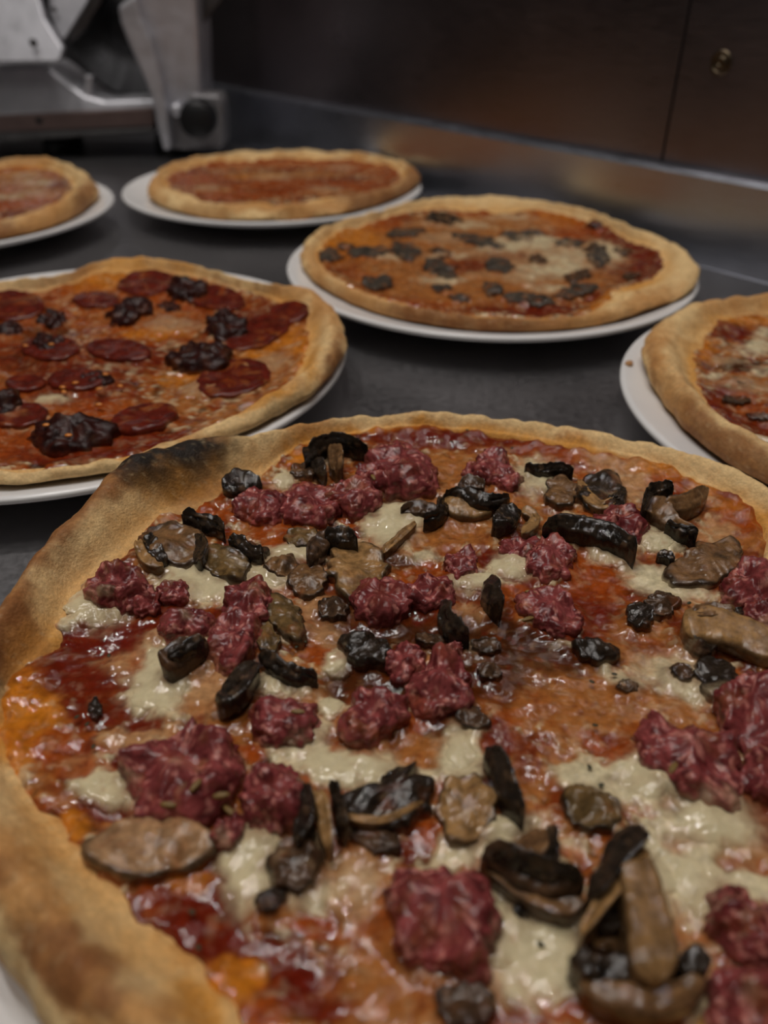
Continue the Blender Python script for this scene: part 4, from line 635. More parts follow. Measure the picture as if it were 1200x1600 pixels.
      [[0.043, -0.076, 0.0367, 0.043, -0.073, 0.0347], [0.0407, -0.0777, 0.0364, 0.0401, -0.0749, 0.0351], [0.0383, -0.0798, 0.0362, 0.0373, -0.0767, 0.0346], [0.0354, -0.0829, 0.0366, 0.0341, -0.0797, 0.0346],
       [0.0321, -0.0865, 0.0368, 0.0305, -0.0835, 0.0351], [0.0281, -0.0906, 0.0374, 0.0269, -0.0875, 0.0348], [0.0243, -0.0945, 0.0373, 0.0231, -0.092, 0.0352]],
      0.005),
     ('stem', 'tanstem',
      [[0.0411, -0.0766, 0.0367, 0.0346, -0.0783, 0.0367], [0.0417, -0.0799, 0.036, 0.0342, -0.0821, 0.0366], [0.0419, -0.0839, 0.0362, 0.0338, -0.0859, 0.0366], [0.0419, -0.088, 0.0361, 0.0333, -0.0899, 0.0367],
       [0.0415, -0.0927, 0.0365, 0.0327, -0.0944, 0.037], [0.0406, -0.0982, 0.0375, 0.0319, -0.0995, 0.0376], [0.0399, -0.1034, 0.0381, 0.0311, -0.1047, 0.0383]],
      0.009),
     ('gills', 'black',
      [[0.0369, -0.0835, 0.0315, 0.0358, -0.0805, 0.0295], [0.0357, -0.0858, 0.0315, 0.0332, -0.082, 0.0298], [0.0345, -0.0876, 0.0315, 0.0308, -0.0842, 0.03], [0.0331, -0.0893, 0.0316, 0.0296, -0.0867, 0.03],
       [0.0312, -0.0913, 0.0321, 0.0289, -0.0892, 0.0302]],
      0.005)],
    [('mushroom_slice', 'brown',
      [[0.0229, -0.1004, 0.034, 0.0215, -0.1014, 0.0319], [0.0255, -0.1015, 0.0343, 0.0231, -0.1041, 0.0327], [0.0283, -0.1022, 0.034, 0.0255, -0.1064, 0.0333], [0.0315, -0.1029, 0.0339, 0.0292, -0.1078, 0.0331],
       [0.0347, -0.1034, 0.0343, 0.0335, -0.1086, 0.0336], [0.038, -0.1029, 0.0341, 0.0383, -0.1078, 0.0333], [0.0412, -0.102, 0.034, 0.0427, -0.106, 0.033], [0.0435, -0.1013, 0.0342, 0.0457, -0.1037, 0.0331],
       [0.0462, -0.1, 0.034, 0.0482, -0.1009, 0.0324]],
      0.007),
     ('gills', 'black',
      [[0.0213, -0.0973, 0.0366, 0.0203, -0.0979, 0.0346], [0.0233, -0.0979, 0.0366, 0.0215, -0.0999, 0.0348], [0.025, -0.0981, 0.0366, 0.0234, -0.1016, 0.0352], [0.0273, -0.0978, 0.0365, 0.0262, -0.1022, 0.0353],
       [0.0304, -0.0978, 0.0363, 0.0288, -0.1022, 0.0349], [0.0328, -0.099, 0.0366, 0.0308, -0.1023, 0.0348], [0.0345, -0.1006, 0.0369, 0.0329, -0.1029, 0.035]],
      0.005),
     ('gills', 'black',
      [[0.0405, -0.0996, 0.0366, 0.042, -0.1013, 0.035], [0.0425, -0.0978, 0.0365, 0.0436, -0.1012, 0.0352], [0.0457, -0.0963, 0.0357, 0.0442, -0.1014, 0.0353], [0.0479, -0.0975, 0.0359, 0.0449, -0.1014, 0.0354],
       [0.0485, -0.0996, 0.0368, 0.0466, -0.1016, 0.0356]],
      0.005)]],
  'seeds': [(-0.07, -0.0593, 0.034, -0.0873, 'f'), (-0.0566, -0.0595, 0.0379, 0.1745, 'f'), (-0.0559, -0.0578, 0.0296, -0.6981, 'f'), (0.0557, -0.0505, 0.0368, 0.8727, 'f'), (-0.041, -0.0291, 0.0334, -0.0873, 'f'),
    (0.0285, 0.0096, 0.033, 0.3491, 'f'), (0.0317, 0.024, 0.0318, -0.3491, 'f'), (-0.0215, 0.0898, 0.0364, -1.2217, 'f'), (-0.0633, -0.0566, 0.0379, 1.0472, 'f'), (0.0416, -0.0302, 0.0281, 0.0, 'h'),
    (0.039, -0.0497, 0.0278, -0.1745, 'h'), (-0.1001, -0.0296, 0.0279, 0.0, 'h'), (-0.0961, -0.0372, 0.0277, 0.0, 'h'), (-0.1023, -0.0013, 0.0267, -0.3491, 'h'), (-0.0443, 0.0012, 0.028, 0.0, 'h'),
    (-0.0421, 0.0041, 0.0275, -0.5236, 'h'), (0.0845, 0.0224, 0.0276, 0.0, 'h'), (0.0371, -0.0441, 0.0279, 0.0, 'h'), (-0.1037, -0.0272, 0.0281, 0.0, 'h'), (-0.0799, -0.0362, 0.0281, 0.0, 'h'),
    (0.039, 0.1251, 0.0287, 0.0, 'h'), (0.0129, 0.1329, 0.0275, 0.0, 'h'), (0.0205, 0.1397, 0.0297, 0.0, 'h'), (0.0521, -0.0095, 0.0269, 0.0, 'h'), (0.0447, -0.0125, 0.0268, 0.0, 'h'), (-0.0598, -0.0841, 0.029, 0.0, 'h'),
    (-0.0567, -0.0923, 0.0299, 0.0, 'h'), (0.0167, -0.0905, 0.0277, 0.0, 'h')],
 },
 'A': {
  'center': [-0.179, 0.431],
  'outer': [(-3.1416, 0.14), (-2.8798, 0.14), (-2.618, 0.14), (-2.3562, 0.14), (-2.0944, 0.14), (-1.8326, 0.14), (-1.4526, 0.1477), (-1.278, 0.149), (-1.1036, 0.1516), (-0.9134, 0.1522), (-0.5732, 0.1538), (-0.4214, 0.1578),
    (-0.238, 0.1567), (-0.1012, 0.1586), (0.1438, 0.156), (0.4383, 0.1572), (0.6187, 0.1526), (0.6923, 0.1346), (1.0234, 0.1338), (1.3421, 0.1459), (1.6141, 0.1547), (1.7543, 0.1461), (1.9058, 0.1209), (2.0477, 0.1161),
    (2.2378, 0.1244), (2.618, 0.14), (2.8798, 0.14)],
  'inner': [(-3.1416, 0.118), (-2.8798, 0.118), (-2.618, 0.118), (-2.3562, 0.118), (-2.0944, 0.118), (-1.6743, 0.1352), (-1.4639, 0.1389), (-1.1828, 0.1424), (-0.9811, 0.1409), (-0.7764, 0.1393), (-0.5597, 0.1384),
    (-0.3043, 0.1399), (0.0118, 0.1358), (0.3113, 0.1377), (0.6234, 0.1356), (0.8835, 0.1261), (1.3799, 0.1391), (1.7364, 0.1382), (1.8844, 0.1176), (2.0666, 0.1097), (2.2561, 0.1171), (2.618, 0.118), (2.8798, 0.118)],
  'rise': [(1.5708, 0.0064), (1.0472, 0.0056), (0.5236, 0.008), (0.0, 0.0104), (-0.5236, 0.0085), (-1.0472, 0.004), (-1.5708, 0.0022), (-2.0944, 0.0022), (3.1416, 0.008), (2.3562, 0.0072)],
  'zi': 0.0225,
  'zb': 0.014,
  'und': 0.0026,
  'seed': 11,
  'paint': [(0.0274, 0.0667, 20.2, 4.9, 0.9, -20.8, 'O', 1), (-0.0212, 0.1195, 38.2, 10.5, 9.6, -47.1, 'Y', 1), (0.1165, -0.0285, 57.5, 12.7, 16.2, -41.9, 'T', 1.2), (0.1074, -0.012, 65.3, 17.9, 70.1, -62.3, 'Y', 1),
    (0.0894, -0.0521, 49.7, 11.9, 24.9, -73.2, 'T', 1), (0.0116, 0.0487, 41.8, 11.6, -4.2, -66.5, 'T', 0.8), (0.0479, 0.0471, 50.0, 9.3, -15.0, -54.1, 'T', 1.1), (0.0415, 0.0244, 52.3, 12.4, 1.8, -126.1, 'Y', 1),
    (-0.0145, -0.0118, 39.8, 14.2, -1.1, -47.7, 'R', 1.1), (0.018, -0.046, 37.0, 11.5, -2.6, -57.5, 'R', 1), (0.0353, -0.0107, 46.5, 12.4, -1.4, -55.3, 'R', 1), (0.0996, 0.0468, 41.8, 8.1, 18.3, -39.7, 'R', 1.2),
    (0.1159, 0.0429, 61.7, 15.3, 33.1, -45.5, 'R', 1.2), (0.0953, -0.1145, 85.2, 23.7, 33.8, -109.4, 'R', 1.2), (0.0616, -0.109, 37.6, 11.7, 1.6, -85.3, 'R', 1.2), (0.0367, -0.1227, 35.2, 13.2, -9.7, -122.8, 'R', 1.1),
    (0.0088, -0.109, 84.8, 33.6, -1.5, -63.5, 'O', 1), (-0.0248, -0.0126, 55.6, 20.6, -2.6, -60.8, 'B', 1.2), (0.0367, -0.0753, 39.3, 12.1, -2.9, -93.7, 'O', 1), (0.0114, -0.062, 103.7, 34.5, 15.1, -178.5, 'W', 0.7),
    (0.0759, -0.0347, 57.9, 14.9, 39.5, -103.3, 'Y', 0.8), (0.1227, 0.0148, 110.2, 11.0, -13.3, -34.6, 'Y', 1), (0.1138, -0.0819, 52.3, 12.7, 39.1, -71.3, 'T', 0.8), (0.1123, -0.0926, 79.3, 21.0, 112.5, -152.1, 'R', 0.6),
    (0.0286, -0.0247, 286.5, 85.0, 1.2, -168.9, 'W', 0.7), (0.0651, -0.075, 52.6, 12.4, 0.9, -146.9, 'T', 0.8), (-0.0286, 0.0275, 43.5, 15.4, -0.7, -73.2, 'B', 1.0), (0.0936, -0.0371, 72.1, 17.3, 24.0, -58.5, 'R', 0.9),
    (0.1217, -0.0118, 198.0, 21.6, -31.2, -75.8, 'R', 0.7), (-0.0377, 0.1027, 39.1, 12.1, 17.7, -75.7, 'O', 1), (0.137, -0.022, 202.7, 16.2, -6.3, -28.5, 'Y', 1.2), (0.0437, 0.1306, 21.7, 3.1, -41.0, -120.0, 'O', 1.2),
    (-0.0571, -0.0441, -19.9, 5.9, 9.6, 18.5, 'O', 1), (-0.087, 0.0641, -65.5, 17.1, -29.6, 89.0, 'Y', 1), (-0.0344, -0.0364, -42.0, 10.9, 36.9, 55.5, 'T', 0.8), (-0.065, -0.0168, -48.0, 16.9, 40.0, 39.4, 'T', 1.1),
    (-0.1097, 0.0093, -40.2, 13.9, 4.0, 43.5, 'R', 1.2), (-0.0187, -0.1078, -39.9, 9.1, 22.5, 74.4, 'O', 1), (-0.099, -0.0433, -47.6, -48.2, -91.9, 18.9, 'Y', 1), (-0.0629, -0.0903, -32.1, -27.9, -35.7, 25.2, 'R', 1.2),
    (-0.0694, 0.0469, -28.0, -30.1, -44.3, 82.6, 'O', 1), (-0.0831, -0.0079, -42.7, -41.9, -85.9, 69.7, 'Y', 0.8), (-0.0939, 0.0324, -39.4, -37.0, -74.2, 126.8, 'T', 0.8),
    (-0.0996, -0.0147, -53.8, -51.0, -50.0, 38.7, 'R', 0.9), (-0.0667, 0.0274, -4.9, 20.2, 20.8, 0.9, 'O', 1), (-0.0469, -0.0694, 30.1, -28.0, -82.6, -44.3, 'O', 1), (-0.0324, -0.0939, 37.0, -39.4, -126.8, -74.2, 'T', 0.8),
    (-0.046, -0.018, 11.5, -37.0, -57.5, 2.6, 'R', 1), (-0.0753, -0.0367, 12.1, -39.3, -93.7, 2.9, 'O', 1), (-0.0347, -0.0759, 14.9, -57.9, -103.3, -39.5, 'Y', 0.8), (-0.075, -0.0651, 12.4, -52.6, -146.9, -0.9, 'T', 0.8)],
  'crust_paint': [(0.1443, 0.0357, 86.3, 5.2, -0.5, -28.6, 'T', 1), (0.1564, -0.0443, 136.5, 6.1, -0.3, -29.0, 'N', 0.9), (0.1166, 0.0804, 80.0, 8.1, -2.5, -53.3, 'T', 0.9), (0.1396, -0.0899, 60.1, 18.4, 56.0, -55.0, 'C', 1.3),
    (0.1202, -0.1042, 65.9, 17.3, 56.8, -109.0, 'C', 1.2), (0.0704, -0.1399, 22.9, 7.1, 17.5, -131.8, 'C', 1.3), (0.0319, -0.1465, 46.5, 17.0, -4.0, -141.5, 'C', 1.2), (-0.0535, 0.1016, 33.1, 12.8, 21.7, -66.3, 'C', 1),
    (-0.0167, 0.1548, 35.8, 10.0, 1.2, -63.7, 'Y', 1), (0.0413, 0.1439, 30.9, 4.8, -36.2, -89.9, 'Y', 1), (0.1396, -0.0155, 203.0, 15.1, -0.1, -21.9, 'Y', 1.2), (0.1237, -0.0841, 74.3, 25.1, 164.5, -157.5, 'Y', 1),
    (0.068, -0.1309, 23.9, 7.2, 28.6, -298.2, 'Y', 1.1), (0.1432, -0.0066, 139.8, 9.3, -0.0, -26.3, 'C', 1), (-0.0323, 0.1302, 69.6, 29.5, 64.5, -33.6, 'T', 0.7), (0.1286, 0.0866, 92.6, -3.0, -105.2, -94.5, 'T', 1)],
  'pools': [[0.0994, -0.0298, 0.1074, -0.012, 0.1201, 0.0031, 0.1266, -0.0245, 0.1192, -0.037, 0.1076, -0.0398], [0.0276, 0.0413, 0.0383, 0.0546, 0.0597, 0.0476, 0.0715, 0.0277, 0.0529, 0.0244, 0.0376, 0.0246],
    [0.0685, -0.0478, 0.0846, -0.0438, 0.102, -0.0477, 0.0977, -0.0615, 0.0817, -0.0629], [0.0035, -0.0607, 0.0111, -0.056, 0.0179, -0.062, 0.014, -0.0697],
    [-0.101, -0.0239, -0.099, -0.0433, -0.1025, -0.0627, -0.1219, -0.0421, -0.1217, -0.0276, -0.1131, -0.0193], [-0.0832, 0.0071, -0.0952, -0.0044, -0.1122, -0.0097, -0.1154, 0.0044, -0.1022, 0.0136],
    [-0.0298, -0.0994, -0.012, -0.1074, 0.0031, -0.1201, -0.0245, -0.1266, -0.037, -0.1192, -0.0398, -0.1076], [-0.0478, -0.0685, -0.0438, -0.0846, -0.0477, -0.102, -0.0615, -0.0977, -0.0629, -0.0817]],
  'chunks': [('salami',
     [0.0328, 0.117, 0.0343, 0.1038, 0.031, 0.0964, 0.0257, 0.0893, 0.0175, 0.0901, 0.009, 0.0942, 0.0026, 0.0993, -0.0031, 0.1116, -0.004, 0.121, -0.0007, 0.1281, 0.0059, 0.1319, 0.014, 0.1333, 0.0222, 0.1314, 0.029,
      0.1251],
     0.0025, {}),
    ('salami',
     [0.0885, 0.0752, 0.087, 0.0683, 0.0821, 0.0629, 0.074, 0.0635, 0.0647, 0.0678, 0.0553, 0.0768, 0.0484, 0.086, 0.0453, 0.0944, 0.0467, 0.1006, 0.052, 0.105, 0.0607, 0.1039, 0.0713, 0.0959, 0.08, 0.0897, 0.0861, 0.0825],
     0.0025, {}),
    ('salami',
     [-0.0388, 0.0669, -0.0379, 0.0581, -0.0412, 0.0518, -0.0475, 0.0479, -0.0552, 0.0464, -0.0649, 0.0513, -0.0723, 0.0572, -0.0785, 0.0675, -0.0793, 0.0752, -0.0762, 0.0818, -0.0701, 0.0868, -0.0623, 0.0895, -0.0541,
      0.0884, -0.0451, 0.0789],
     0.0025, {}),
    ('salami',
     [0.1208, 0.0409, 0.1212, 0.03, 0.1175, 0.0207, 0.1115, 0.0101, 0.1044, -0.0001, 0.0966, -0.0028, 0.0899, 0.0001, 0.0858, 0.0066, 0.0854, 0.0142, 0.0879, 0.0262, 0.0936, 0.038, 0.1011, 0.0488, 0.1094, 0.0535, 0.1166,
      0.0497],
     0.0025, {}),
    ('salami',
     [0.1174, -0.0309, 0.1174, -0.0398, 0.1143, -0.052, 0.1079, -0.0578, 0.1004, -0.0625, 0.0927, -0.0625, 0.0863, -0.0586, 0.082, -0.0502, 0.0811, -0.04, 0.084, -0.0299, 0.0905, -0.0235, 0.0989, -0.0202, 0.1071, -0.0193,
      0.1139, -0.024],
     0.0025, {}),
    ('salami',
     [0.048, -0.0096, 0.0474, -0.0155, 0.0431, -0.0186, 0.0357, -0.0182, 0.027, -0.0155, 0.0192, -0.0125, 0.013, -0.0073, 0.0089, 0.0005, 0.0091, 0.0065, 0.0132, 0.0106, 0.0204, 0.0119, 0.029, 0.0104, 0.0375, 0.0059,
      0.0445, -0.0022],
     0.003, {}),
    ('salami',
     [0.0778, -0.0803, 0.0785, -0.0879, 0.076, -0.094, 0.0714, -0.0998, 0.0657, -0.1036, 0.0593, -0.1033, 0.0542, -0.1013, 0.0507, -0.0964, 0.0502, -0.091, 0.0518, -0.0829, 0.0564, -0.0775, 0.063, -0.0749, 0.0695, -0.0742,
      0.0748, -0.0762],
     0.004, {}),
    ('salami',
     [0.005, -0.0002, 0.0063, -0.009, 0.0038, -0.0147, -0.0012, -0.0183, -0.008, -0.0186, -0.0161, -0.0137, -0.0222, -0.0089, -0.0261, -0.0024, -0.0284, 0.0073, -0.026, 0.0131, -0.0205, 0.0164, -0.0117, 0.0132, -0.0046,
      0.0111, 0.0013, 0.0066],
     0.0025, {}),
    ('salami',
     [0.0328, -0.0453, 0.0324, -0.0494, 0.0295, -0.0532, 0.0244, -0.0555, 0.0178, -0.0553, 0.0112, -0.0529, 0.0058, -0.0488, 0.0021, -0.0426, 0.002, -0.0379, 0.005, -0.0342, 0.011, -0.0335, 0.0177, -0.0333, 0.0244, -0.0356,
      0.0296, -0.0395],
     0.0025, {}),
    ('salami',
     [0.0145, -0.0803, 0.0151, -0.0853, 0.0135, -0.0908, 0.0092, -0.0936, 0.0032, -0.0937, -0.0023, -0.0933, -0.0075, -0.09, -0.0103, -0.0863, -0.0113, -0.0811, -0.0091, -0.0771, -0.0053, -0.073, 0.0, -0.0711, 0.0056,
      -0.071, 0.0111, -0.0751],
     0.0025, {}),
    ('salami',
     [0.0058, 0.0795, 0.0067, 0.0713, 0.0039, 0.0668, -0.0015, 0.0647, -0.0083, 0.0655, -0.0148, 0.0675, -0.0202, 0.0718, -0.0232, 0.0768, -0.0242, 0.0841, -0.0222, 0.091, -0.0178, 0.0962, -0.01, 0.0938, -0.0034, 0.092,
      0.0027, 0.0856],
     0.0025, {}),
    ('salami',
     [0.0013, -0.0462, 0.0016, -0.05, 0.0001, -0.0534, -0.0034, -0.0548, -0.0076, -0.0552, -0.0118, -0.0543, -0.0152, -0.0524, -0.0182, -0.0475, -0.0188, -0.0433, -0.0174, -0.0397, -0.014, -0.0379, -0.0094, -0.0379,
      -0.0046, -0.04, -0.0008, -0.0428],
     0.0025, {}),
    ('salami',
     [0.1317, 0.0531, 0.1316, 0.0449, 0.1289, 0.0399, 0.1243, 0.0371, 0.1189, 0.0363, 0.1135, 0.0382, 0.1091, 0.0432, 0.1068, 0.0487, 0.1065, 0.0577, 0.1092, 0.0625, 0.1139, 0.0651, 0.1196, 0.0659, 0.1251, 0.0642, 0.1295,
      0.0588],
     0.0025, {}),
    ('paste', [0.0095, 0.0475, 0.0096, 0.0665, 0.0178, 0.0748, 0.031, 0.068, 0.0326, 0.0573, 0.0261, 0.0493, 0.0257, 0.0315, 0.0171, 0.0345], 0.008, {}),
    ('paste', [0.0344, 0.0961, 0.0388, 0.1124, 0.0505, 0.1092, 0.0612, 0.0971, 0.0594, 0.0823, 0.0498, 0.0781, 0.0405, 0.0831], 0.009, {}),
    ('paste', [0.0747, 0.0278, 0.0766, 0.0497, 0.0866, 0.0444, 0.0961, 0.0299, 0.0946, 0.0157, 0.087, 0.0095, 0.0799, 0.0146], 0.009, {}),
    ('paste', [0.0598, -0.017, 0.0637, -0.0055, 0.0729, 0.0033, 0.079, -0.0003, 0.0885, -0.0033, 0.0953, -0.0185, 0.0907, -0.0278, 0.0799, -0.035, 0.0683, -0.0285], 0.01, {}),
    ('paste', [0.0172, -0.1113, 0.0166, -0.0953, 0.0278, -0.092, 0.0412, -0.0964, 0.0557, -0.101, 0.0561, -0.1085, 0.0466, -0.1152, 0.0347, -0.1186, 0.0245, -0.1178], 0.01, {}),
    ('paste', [-0.017, -0.0718, -0.0142, -0.0629, -0.0056, -0.0646, -0.001, -0.0755, -0.0045, -0.0819, -0.0124, -0.0844], 0.009, {}),
    ('paste',
     [-0.0178, 0.0453, -0.0168, 0.0397, -0.0176, 0.0349, -0.0202, 0.0326, -0.0241, 0.0329, -0.0286, 0.0358, -0.032, 0.039, -0.0342, 0.0431, -0.0356, 0.0493, -0.0345, 0.0531, -0.0317, 0.0554, -0.0278, 0.0556, -0.0232,
      0.0524, -0.02, 0.0498],
     0.005, {}),
    ('paste',
     [-0.0051, 0.0058, -0.0045, 0.0009, -0.0054, -0.0041, -0.0083, -0.0066, -0.0125, -0.0066, -0.0167, -0.005, -0.0204, -0.0018, -0.0241, 0.0055, -0.0255, 0.0117, -0.0247, 0.0169, -0.0216, 0.0193, -0.0173, 0.0194, -0.0109,
      0.0132, -0.0073, 0.0101],
     0.005, {}),
    ('paste',
     [0.0356, -0.0409, 0.0359, -0.0451, 0.0343, -0.0481, 0.0313, -0.0497, 0.0276, -0.0502, 0.0238, -0.0489, 0.0208, -0.0467, 0.0187, -0.0427, 0.0183, -0.0386, 0.02, -0.036, 0.0233, -0.0348, 0.0271, -0.0344, 0.0308, -0.0352,
      0.0337, -0.0372],
     0.004, {}),
    ('paste',
     [-0.0377, 0.0306, -0.0368, 0.0255, -0.0384, 0.0223, -0.0419, 0.0211, -0.0456, 0.0196, -0.0507, 0.0223, -0.0546, 0.0254, -0.0572, 0.0294, -0.0588, 0.0354, -0.0569, 0.038, -0.054, 0.0407, -0.05, 0.0419, -0.0447, 0.039,
      -0.0407, 0.0356],
     0.004, {}),
    ('paste',
     [0.0478, 0.0722, 0.0481, 0.0676, 0.0471, 0.0629, 0.0448, 0.0603, 0.042, 0.0585, 0.0386, 0.0606, 0.0358, 0.0639, 0.0343, 0.0672, 0.034, 0.0717, 0.0353, 0.0752, 0.0375, 0.0784, 0.0406, 0.0793, 0.0441, 0.077, 0.0466,
      0.0747],
     0.003, {}),
    ('paste', [-0.0786, 0.0133, -0.0912, -0.0047, -0.0972, 0.0048, -0.0982, 0.0222, -0.0898, 0.0337, -0.0801, 0.0353, -0.0765, 0.0273], 0.009, {}),
    ('paste',
     [-0.0775, -0.0386, -0.0755, -0.0345, -0.0722, -0.0309, -0.0689, -0.0298, -0.0656, -0.0297, -0.0637, -0.0332, -0.063, -0.0374, -0.0633, -0.041, -0.0653, -0.0451, -0.0682, -0.0475, -0.0717, -0.0491, -0.0748, -0.0484,
      -0.0767, -0.0446, -0.0777, -0.0414],
     0.003, {}),
    ('paste', [-0.0508, -0.0614, -0.0415, -0.0813, -0.0528, -0.0818, -0.0683, -0.0739, -0.0741, -0.0609, -0.0706, -0.0517, -0.0619, -0.0526], 0.009, {}),
    ('salami',
     [-0.0795, 0.0058, -0.0713, 0.0067, -0.0668, 0.0039, -0.0647, -0.0015, -0.0655, -0.0083, -0.0675, -0.0148, -0.0718, -0.0202, -0.0768, -0.0232, -0.0841, -0.0242, -0.091, -0.0222, -0.0962, -0.0178, -0.0938, -0.01, -0.092,
      -0.0034, -0.0856, 0.0027],
     0.0025, {})],
  'ribbons': [],
  'seeds': [(0.0139, -0.0545, 0.0249, -0.1745, 's'), (0.0197, -0.0513, 0.0259, 0.3491, 's'), (0.0336, -0.0575, 0.0253, 0.0, 's'), (0.0443, -0.0565, 0.0265, -0.5236, 's'), (0.025, -0.1066, 0.0306, 0.0, 's'),
    (0.0387, -0.1172, 0.0311, 0.0, 's'), (-0.0094, -0.0026, 0.027, 0.0, 's'), (0.0322, -0.0409, 0.0259, 0.0, 's'), (0.0161, -0.0594, 0.0247, -0.6981, 's'), (0.0389, -0.0754, 0.0254, 0.0, 's'),
    (-0.0131, 0.051, 0.0253, 0.0, 's'), (-0.0244, -0.0021, 0.026, -0.3491, 's')],
 },
 'B': {
  'center': [-0.1118, 0.8612],
  'outer': [(-2.8346, 0.1254), (-2.6896, 0.1248), (-2.3736, 0.1184), (-1.8954, 0.1072), (-1.5708, 0.14), (-1.2788, 0.1036), (-1.0472, 0.14), (-0.7371, 0.1187), (-0.2339, 0.1408), (-0.0267, 0.1494), (0.0878, 0.1491),
    (0.6092, 0.1535), (1.0311, 0.1465), (1.309, 0.14), (1.5596, 0.1336), (1.9908, 0.1377), (2.3711, 0.142), (2.618, 0.14), (3.0367, 0.1249)],
  'inner': [(-3.0436, 0.1062), (-2.416, 0.0946), (-2.0944, 0.1039), (-1.6394, 0.0908), (-1.309, 0.1011), (-0.9704, 0.0917), (-0.311, 0.1175), (0.2168, 0.1351), (0.6627, 0.1446), (1.0187, 0.1386), (1.309, 0.118), (1.5719, 0.1261),
    (1.8326, 0.118), (2.2046, 0.1321), (2.6356, 0.1203), (2.8798, 0.118)],
  'rise': [(1.5708, 0.0072), (0.0, 0.008), (-0.8727, 0.003), (-1.5708, 0.002), (-2.2689, 0.0025), (3.1416, 0.007)],
  'zi': 0.0225,
  'zb': 0.015,
  'und': 0.002,
  'seed': 21,
  'paint': [(-0.088, 0.0228, 25.4, 5.0, 8.1, -33.2, 'O', 1.2), (-0.0171, 0.0979, 12.8, 1.5, 3.3, -46.0, 'O', 1.2), (0.0836, 0.0828, 20.4, 0.5, -6.7, -38.8, 'O', 1.2), (0.0151, -0.0089, 12.9, 1.3, 0.2, -34.1, 'O', 1.1),
    (-0.0243, -0.0495, 20.5, 3.0, 8.9, -54.7, 'O', 1.1), (0.0859, -0.0067, 26.0, 0.7, -7.9, -44.4, 'O', 1.1), (-0.0738, 0.0958, 23.5, 3.8, 10.5, -70.3, 'O', 1), (0.0297, 0.0493, 24.4, 1.9, -0.2, -85.4, 'T', 1),
    (-0.0229, 0.0341, 29.7, 3.9, -1.4, -85.2, 'Y', 0.8), (-0.0597, -0.0237, 52.4, 9.4, -3.4, -86.2, 'T', 1), (0.1118, 0.0459, 61.4, 0.0, -18.7, -44.5, 'O', 1), (0.0555, -0.0377, 39.9, 2.3, -3.7, -119.2, 'T', 0.9),
    (-0.0947, 0.0567, 61.7, 11.5, 44.0, -103.9, 'R', 0.9), (0.0062, 0.0798, 35.5, 3.6, -1.6, -85.0, 'R', 0.9), (-0.0017, -0.0309, 39.7, 4.6, 1.3, -140.9, 'R', 0.9), (0.072, 0.0204, 37.5, 1.5, -1.6, -107.2, 'R', 0.8),
    (-0.0468, 0.0143, 50.5, 7.6, -12.4, -151.8, 'R', 0.8), (0.1048, 0.0843, 59.2, 0.4, -73.5, -153.3, 'T', 0.8)],
  'crust_paint': [(0.0249, -0.1064, 8.7, 0.9, -1.6, -70.7, 'T', 0.8), (-0.0681, -0.0757, 33.1, 5.0, -26.7, -47.8, 'C', 0.8), (0.1438, -0.0113, 78.1, -2.6, -0.2, -17.9, 'N', 1), (-0.1168, -0.0204, 78.8, 18.5, 0.5, -18.9, 'T', 0.8),
    (-0.0356, 0.1339, 13.6, 1.8, -0.4, -51.0, 'C', 0.8), (0.1118, -0.0772, 27.6, 1.0, 14.4, -31.1, 'N', 1.2), (-0.1107, 0.0713, 34.7, 9.2, 46.4, -24.8, 'T', 0.6)],
  'pools': [[-0.0356, 0.0283, -0.0048, 0.0519, 0.0246, 0.0302, 0.0, 0.0099], [0.0295, -0.0265, 0.0603, -0.0118, 0.0803, -0.032, 0.0494, -0.0408], [-0.0808, -0.0136, -0.0563, -0.0069, -0.046, -0.0299, -0.0696, -0.038],
    [0.0412, 0.0827, 0.0691, 0.093, 0.0908, 0.0768, 0.0633, 0.0639]],
  'chunks': [],
  'ribbons': [],
  'seeds': [],
 },
 'C': {
  'center': [0.0781, 0.6001],
  'outer': [(-2.8548, 0.1351), (-2.5765, 0.1284), (-2.2353, 0.1267), (-1.8746, 0.1283), (-1.5726, 0.1343), (-1.2756, 0.1359), (-1.0727, 0.1369), (-0.8094, 0.1378), (-0.59, 0.1463), (-0.2294, 0.149), (-0.1312, 0.1473),
    (0.2117, 0.1477), (0.4507, 0.1355), (0.8236, 0.1508), (1.0892, 0.1636), (1.3425, 0.1715), (1.6147, 0.1723), (1.9182, 0.1619), (2.2486, 0.142), (2.561, 0.1438), (2.8589, 0.1439), (3.1414, 0.1407)],
  'inner': [(-3.0025, 0.125), (-2.6172, 0.1205), (-2.2727, 0.1189), (-1.893, 0.1197), (-1.5067, 0.1266), (-1.1977, 0.1283), (-0.768, 0.1059), (-0.4708, 0.1181), (-0.013, 0.1314), (0.4357, 0.1293), (0.7216, 0.1386),
    (0.9894, 0.1508), (1.1715, 0.1582), (1.3522, 0.1338), (1.629, 0.1515), (1.9305, 0.1529), (2.2569, 0.1349), (2.5887, 0.1358), (2.9624, 0.1294)],
  'rise': [(1.5708, 0.008), (0.8727, 0.008), (0.3491, 0.0072), (0.0, 0.008), (-0.6981, 0.0035), (-1.5708, 0.0018), (-2.4435, 0.002), (3.1416, 0.005), (2.3562, 0.0064)],
  'zi': 0.0225,
  'zb': 0.015,
  'und': 0.0028,
  'seed': 31,
  'paint': [(-0.0684, 0.0128, 51.4, -0.7, -2.3, -92.1, 'W', 1.2), (-0.0124, 0.105, 36.4, -3.6, -14.6, -72.6, 'W', 1.1), (0.0354, 0.0569, 32.3, -4.8, -1.1, -84.2, 'W', 1.3), (-0.0377, -0.0441, 55.8, -3.3, 0.7, -123.4, 'W', 1.1),
